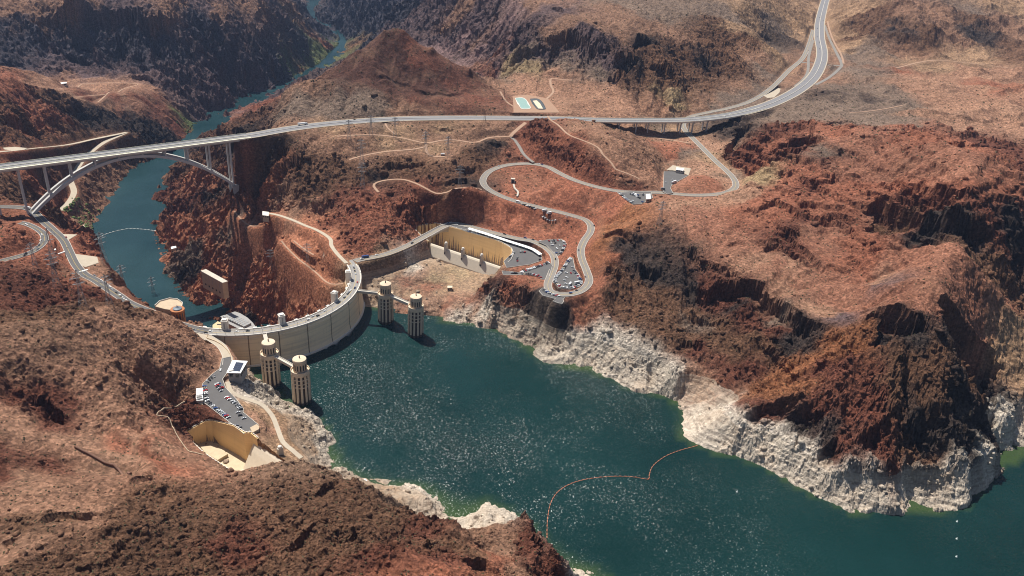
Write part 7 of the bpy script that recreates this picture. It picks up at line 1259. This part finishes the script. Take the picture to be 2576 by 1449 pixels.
# ------------------------------------------------------------------ loose rock and scrub
def scatter(name, n_, keep, size, kind, mat, seed, faces='rock'):
    r = np.random.default_rng(seed); i = (r.random(n_) ** .8 * (NR - 2)).astype(int); j = (r.random(n_) * (NA - 2)).astype(int); k = keep(i, j, r); i, j = i[k], j[k]; N = len(i)
    x, y, z = X[i, j] + r.normal(0, 1, N), Y[i, j] + r.normal(0, 1, N), None; z = ground(x, y); s = size(r, N, np.hypot(x, y))
    t = (1 + 5 ** .5) / 2; ico = np.array([(-1, t, 0), (1, t, 0), (-1, -t, 0), (1, -t, 0), (0, -1, t), (0, 1, t), (0, -1, -t), (0, 1, -t), (t, 0, -1), (t, 0, 1), (-t, 0, -1), (-t, 0, 1)]) / math.sqrt(1 + t * t)
    fc = np.array([(0, 11, 5), (0, 5, 1), (0, 1, 7), (0, 7, 10), (0, 10, 11), (1, 5, 9), (5, 11, 4), (11, 10, 2), (10, 7, 6), (7, 1, 8), (3, 9, 4), (3, 4, 2), (3, 2, 6), (3, 6, 8), (3, 8, 9), (4, 9, 5), (2, 4, 11), (6, 2, 10), (8, 6, 7), (9, 8, 1)])
    a = r.random(N) * 6.28; ca_, sa_ = np.cos(a), np.sin(a); sc_ = np.stack([s * r.uniform(.8, 1.5, N), s * r.uniform(.7, 1.2, N), s * r.uniform(.6, 1.1, N)], 1)
    V = ico[None] * sc_[:, None] * r.uniform(.65, 1.25, (N, 12, 1)); V = np.stack([V[..., 0] * ca_[:, None] - V[..., 1] * sa_[:, None], V[..., 0] * sa_[:, None] + V[..., 1] * ca_[:, None], V[..., 2]], -1)
    V += np.stack([x, y, z + s * .15], -1)[:, None]; F = (fc[None] + (np.arange(N) * 12)[:, None, None]).reshape(-1, 3)
    me = bpy.data.meshes.new(name); me.vertices.add(N * 12); me.vertices.foreach_set('co', V.astype(np.float32).ravel()); me.loops.add(len(F) * 3); me.loops.foreach_set('vertex_index', F.astype(np.int32).ravel()); me.polygons.add(len(F)); me.polygons.foreach_set('loop_start', np.arange(0, len(F) * 3, 3, dtype=np.int32)); me.update(calc_edges=True)
    for nm, src in (('tone', TC[i, j]), ('kind', np.stack([LAKE_SIDE[i, j], RO[i, j], prot[i, j]], -1))):
        c4 = np.ones((N, 12, 4), np.float32); c4[..., :3] = np.asarray(src, np.float32)[:, None] * (r.uniform(.75, 1.15, (N, 1, 1)) if nm == 'tone' else 1); q = me.color_attributes.new(nm, 'FLOAT_COLOR', 'POINT'); q.data.foreach_set('color', c4.ravel())
    me.materials.append(mat); o = bpy.data.objects.new(name, me); COL.objects.link(o); tag(o, kind='stuff'); print(name, N); return o
M_rock = bpy.data.materials['rock']
okz = lambda i, j: (H[i, j] > .6) & (DR[i, j] > 2.5) & ((LAKE_SIDE[i, j]) | (H[i, j] > -130)) 
scatter('boulders', 90000, lambda i, j, r: okz(i, j) & (DR[i, j] > 6) & (r.random(len(i)) < np.clip(RO[i, j] * 1.2 - .35, 0, 1)) & (rr[i] < 2000), lambda r, N, d: np.clip(r.exponential(.9, N) + .7, .7, 4.5) * np.clip(d / 900, .8, 1.5), 'stuff', M_rock, 11)
M_scrub = simple('scrub_leaves', (.07, .062, .03), .9, var=.35, scale=.5)
scatter('desert_scrub', 60000, lambda i, j, r: okz(i, j) & (r.random(len(i)) < np.clip(1.1 - SL[i, j] * 1.3, 0, 1) * .8 * np.clip((H[i, j] - 38 * LAKE_SIDE[i, j]) / 4, 0, 1)) & (rr[i] < 2300), lambda r, N, d: r.uniform(.5, 1.15, N) * np.clip(d / 1000, .8, 1.6), 'stuff', M_scrub, 12)
M_green = simple('riverside_green', (.075, .11, .03), .9, var=.4, scale=.4)
def near_uv(pts, rad):
    C = [hit(u, v) for u, v in pts]
    def k(i, j, r):
        x, y = X[i, j], Y[i, j]; m_ = np.zeros(len(i), bool)
        for c_ in C: m_ |= np.hypot(x - c_[0], y - c_[1]) < rad
        return m_ & (H[i, j] > -133.5)
    return k
scatter('riverside_bushes', 400000, near_uv([(800, 160), (780, 168), (825, 142), (832, 112), (760, 175), (745, 185), (500, 325), (490, 332), (232, 552), (200, 560), (840, 110)], 42), lambda r, N, d: r.uniform(1.2, 3.4, N), 'stuff', M_green, 13)
# ------------------------------------------------------------------ air
mb = MB(); mb.box((0, 3500, 250), (12600, 8800, 880)); hz = mb.build('haze', None); hz['kind'] = 'stuff'
mt = bpy.data.materials.new('haze_air'); mt.use_nodes = True; n = mt.node_tree; n.nodes.clear(); o_ = n.nodes.new('ShaderNodeOutputMaterial'); pv_ = n.nodes.new('ShaderNodeVolumePrincipled'); pv_.inputs['Color'].default_value = (.45, .62, 1.0, 1); pv_.inputs['Density'].default_value = 2.3e-5; pv_.inputs['Anisotropy'].default_value = .2; n.links.new(pv_.outputs[0], o_.inputs['Volume']); hz.data.materials.append(mt)
print('scene built in %.1f s' % (time.time() - T0))
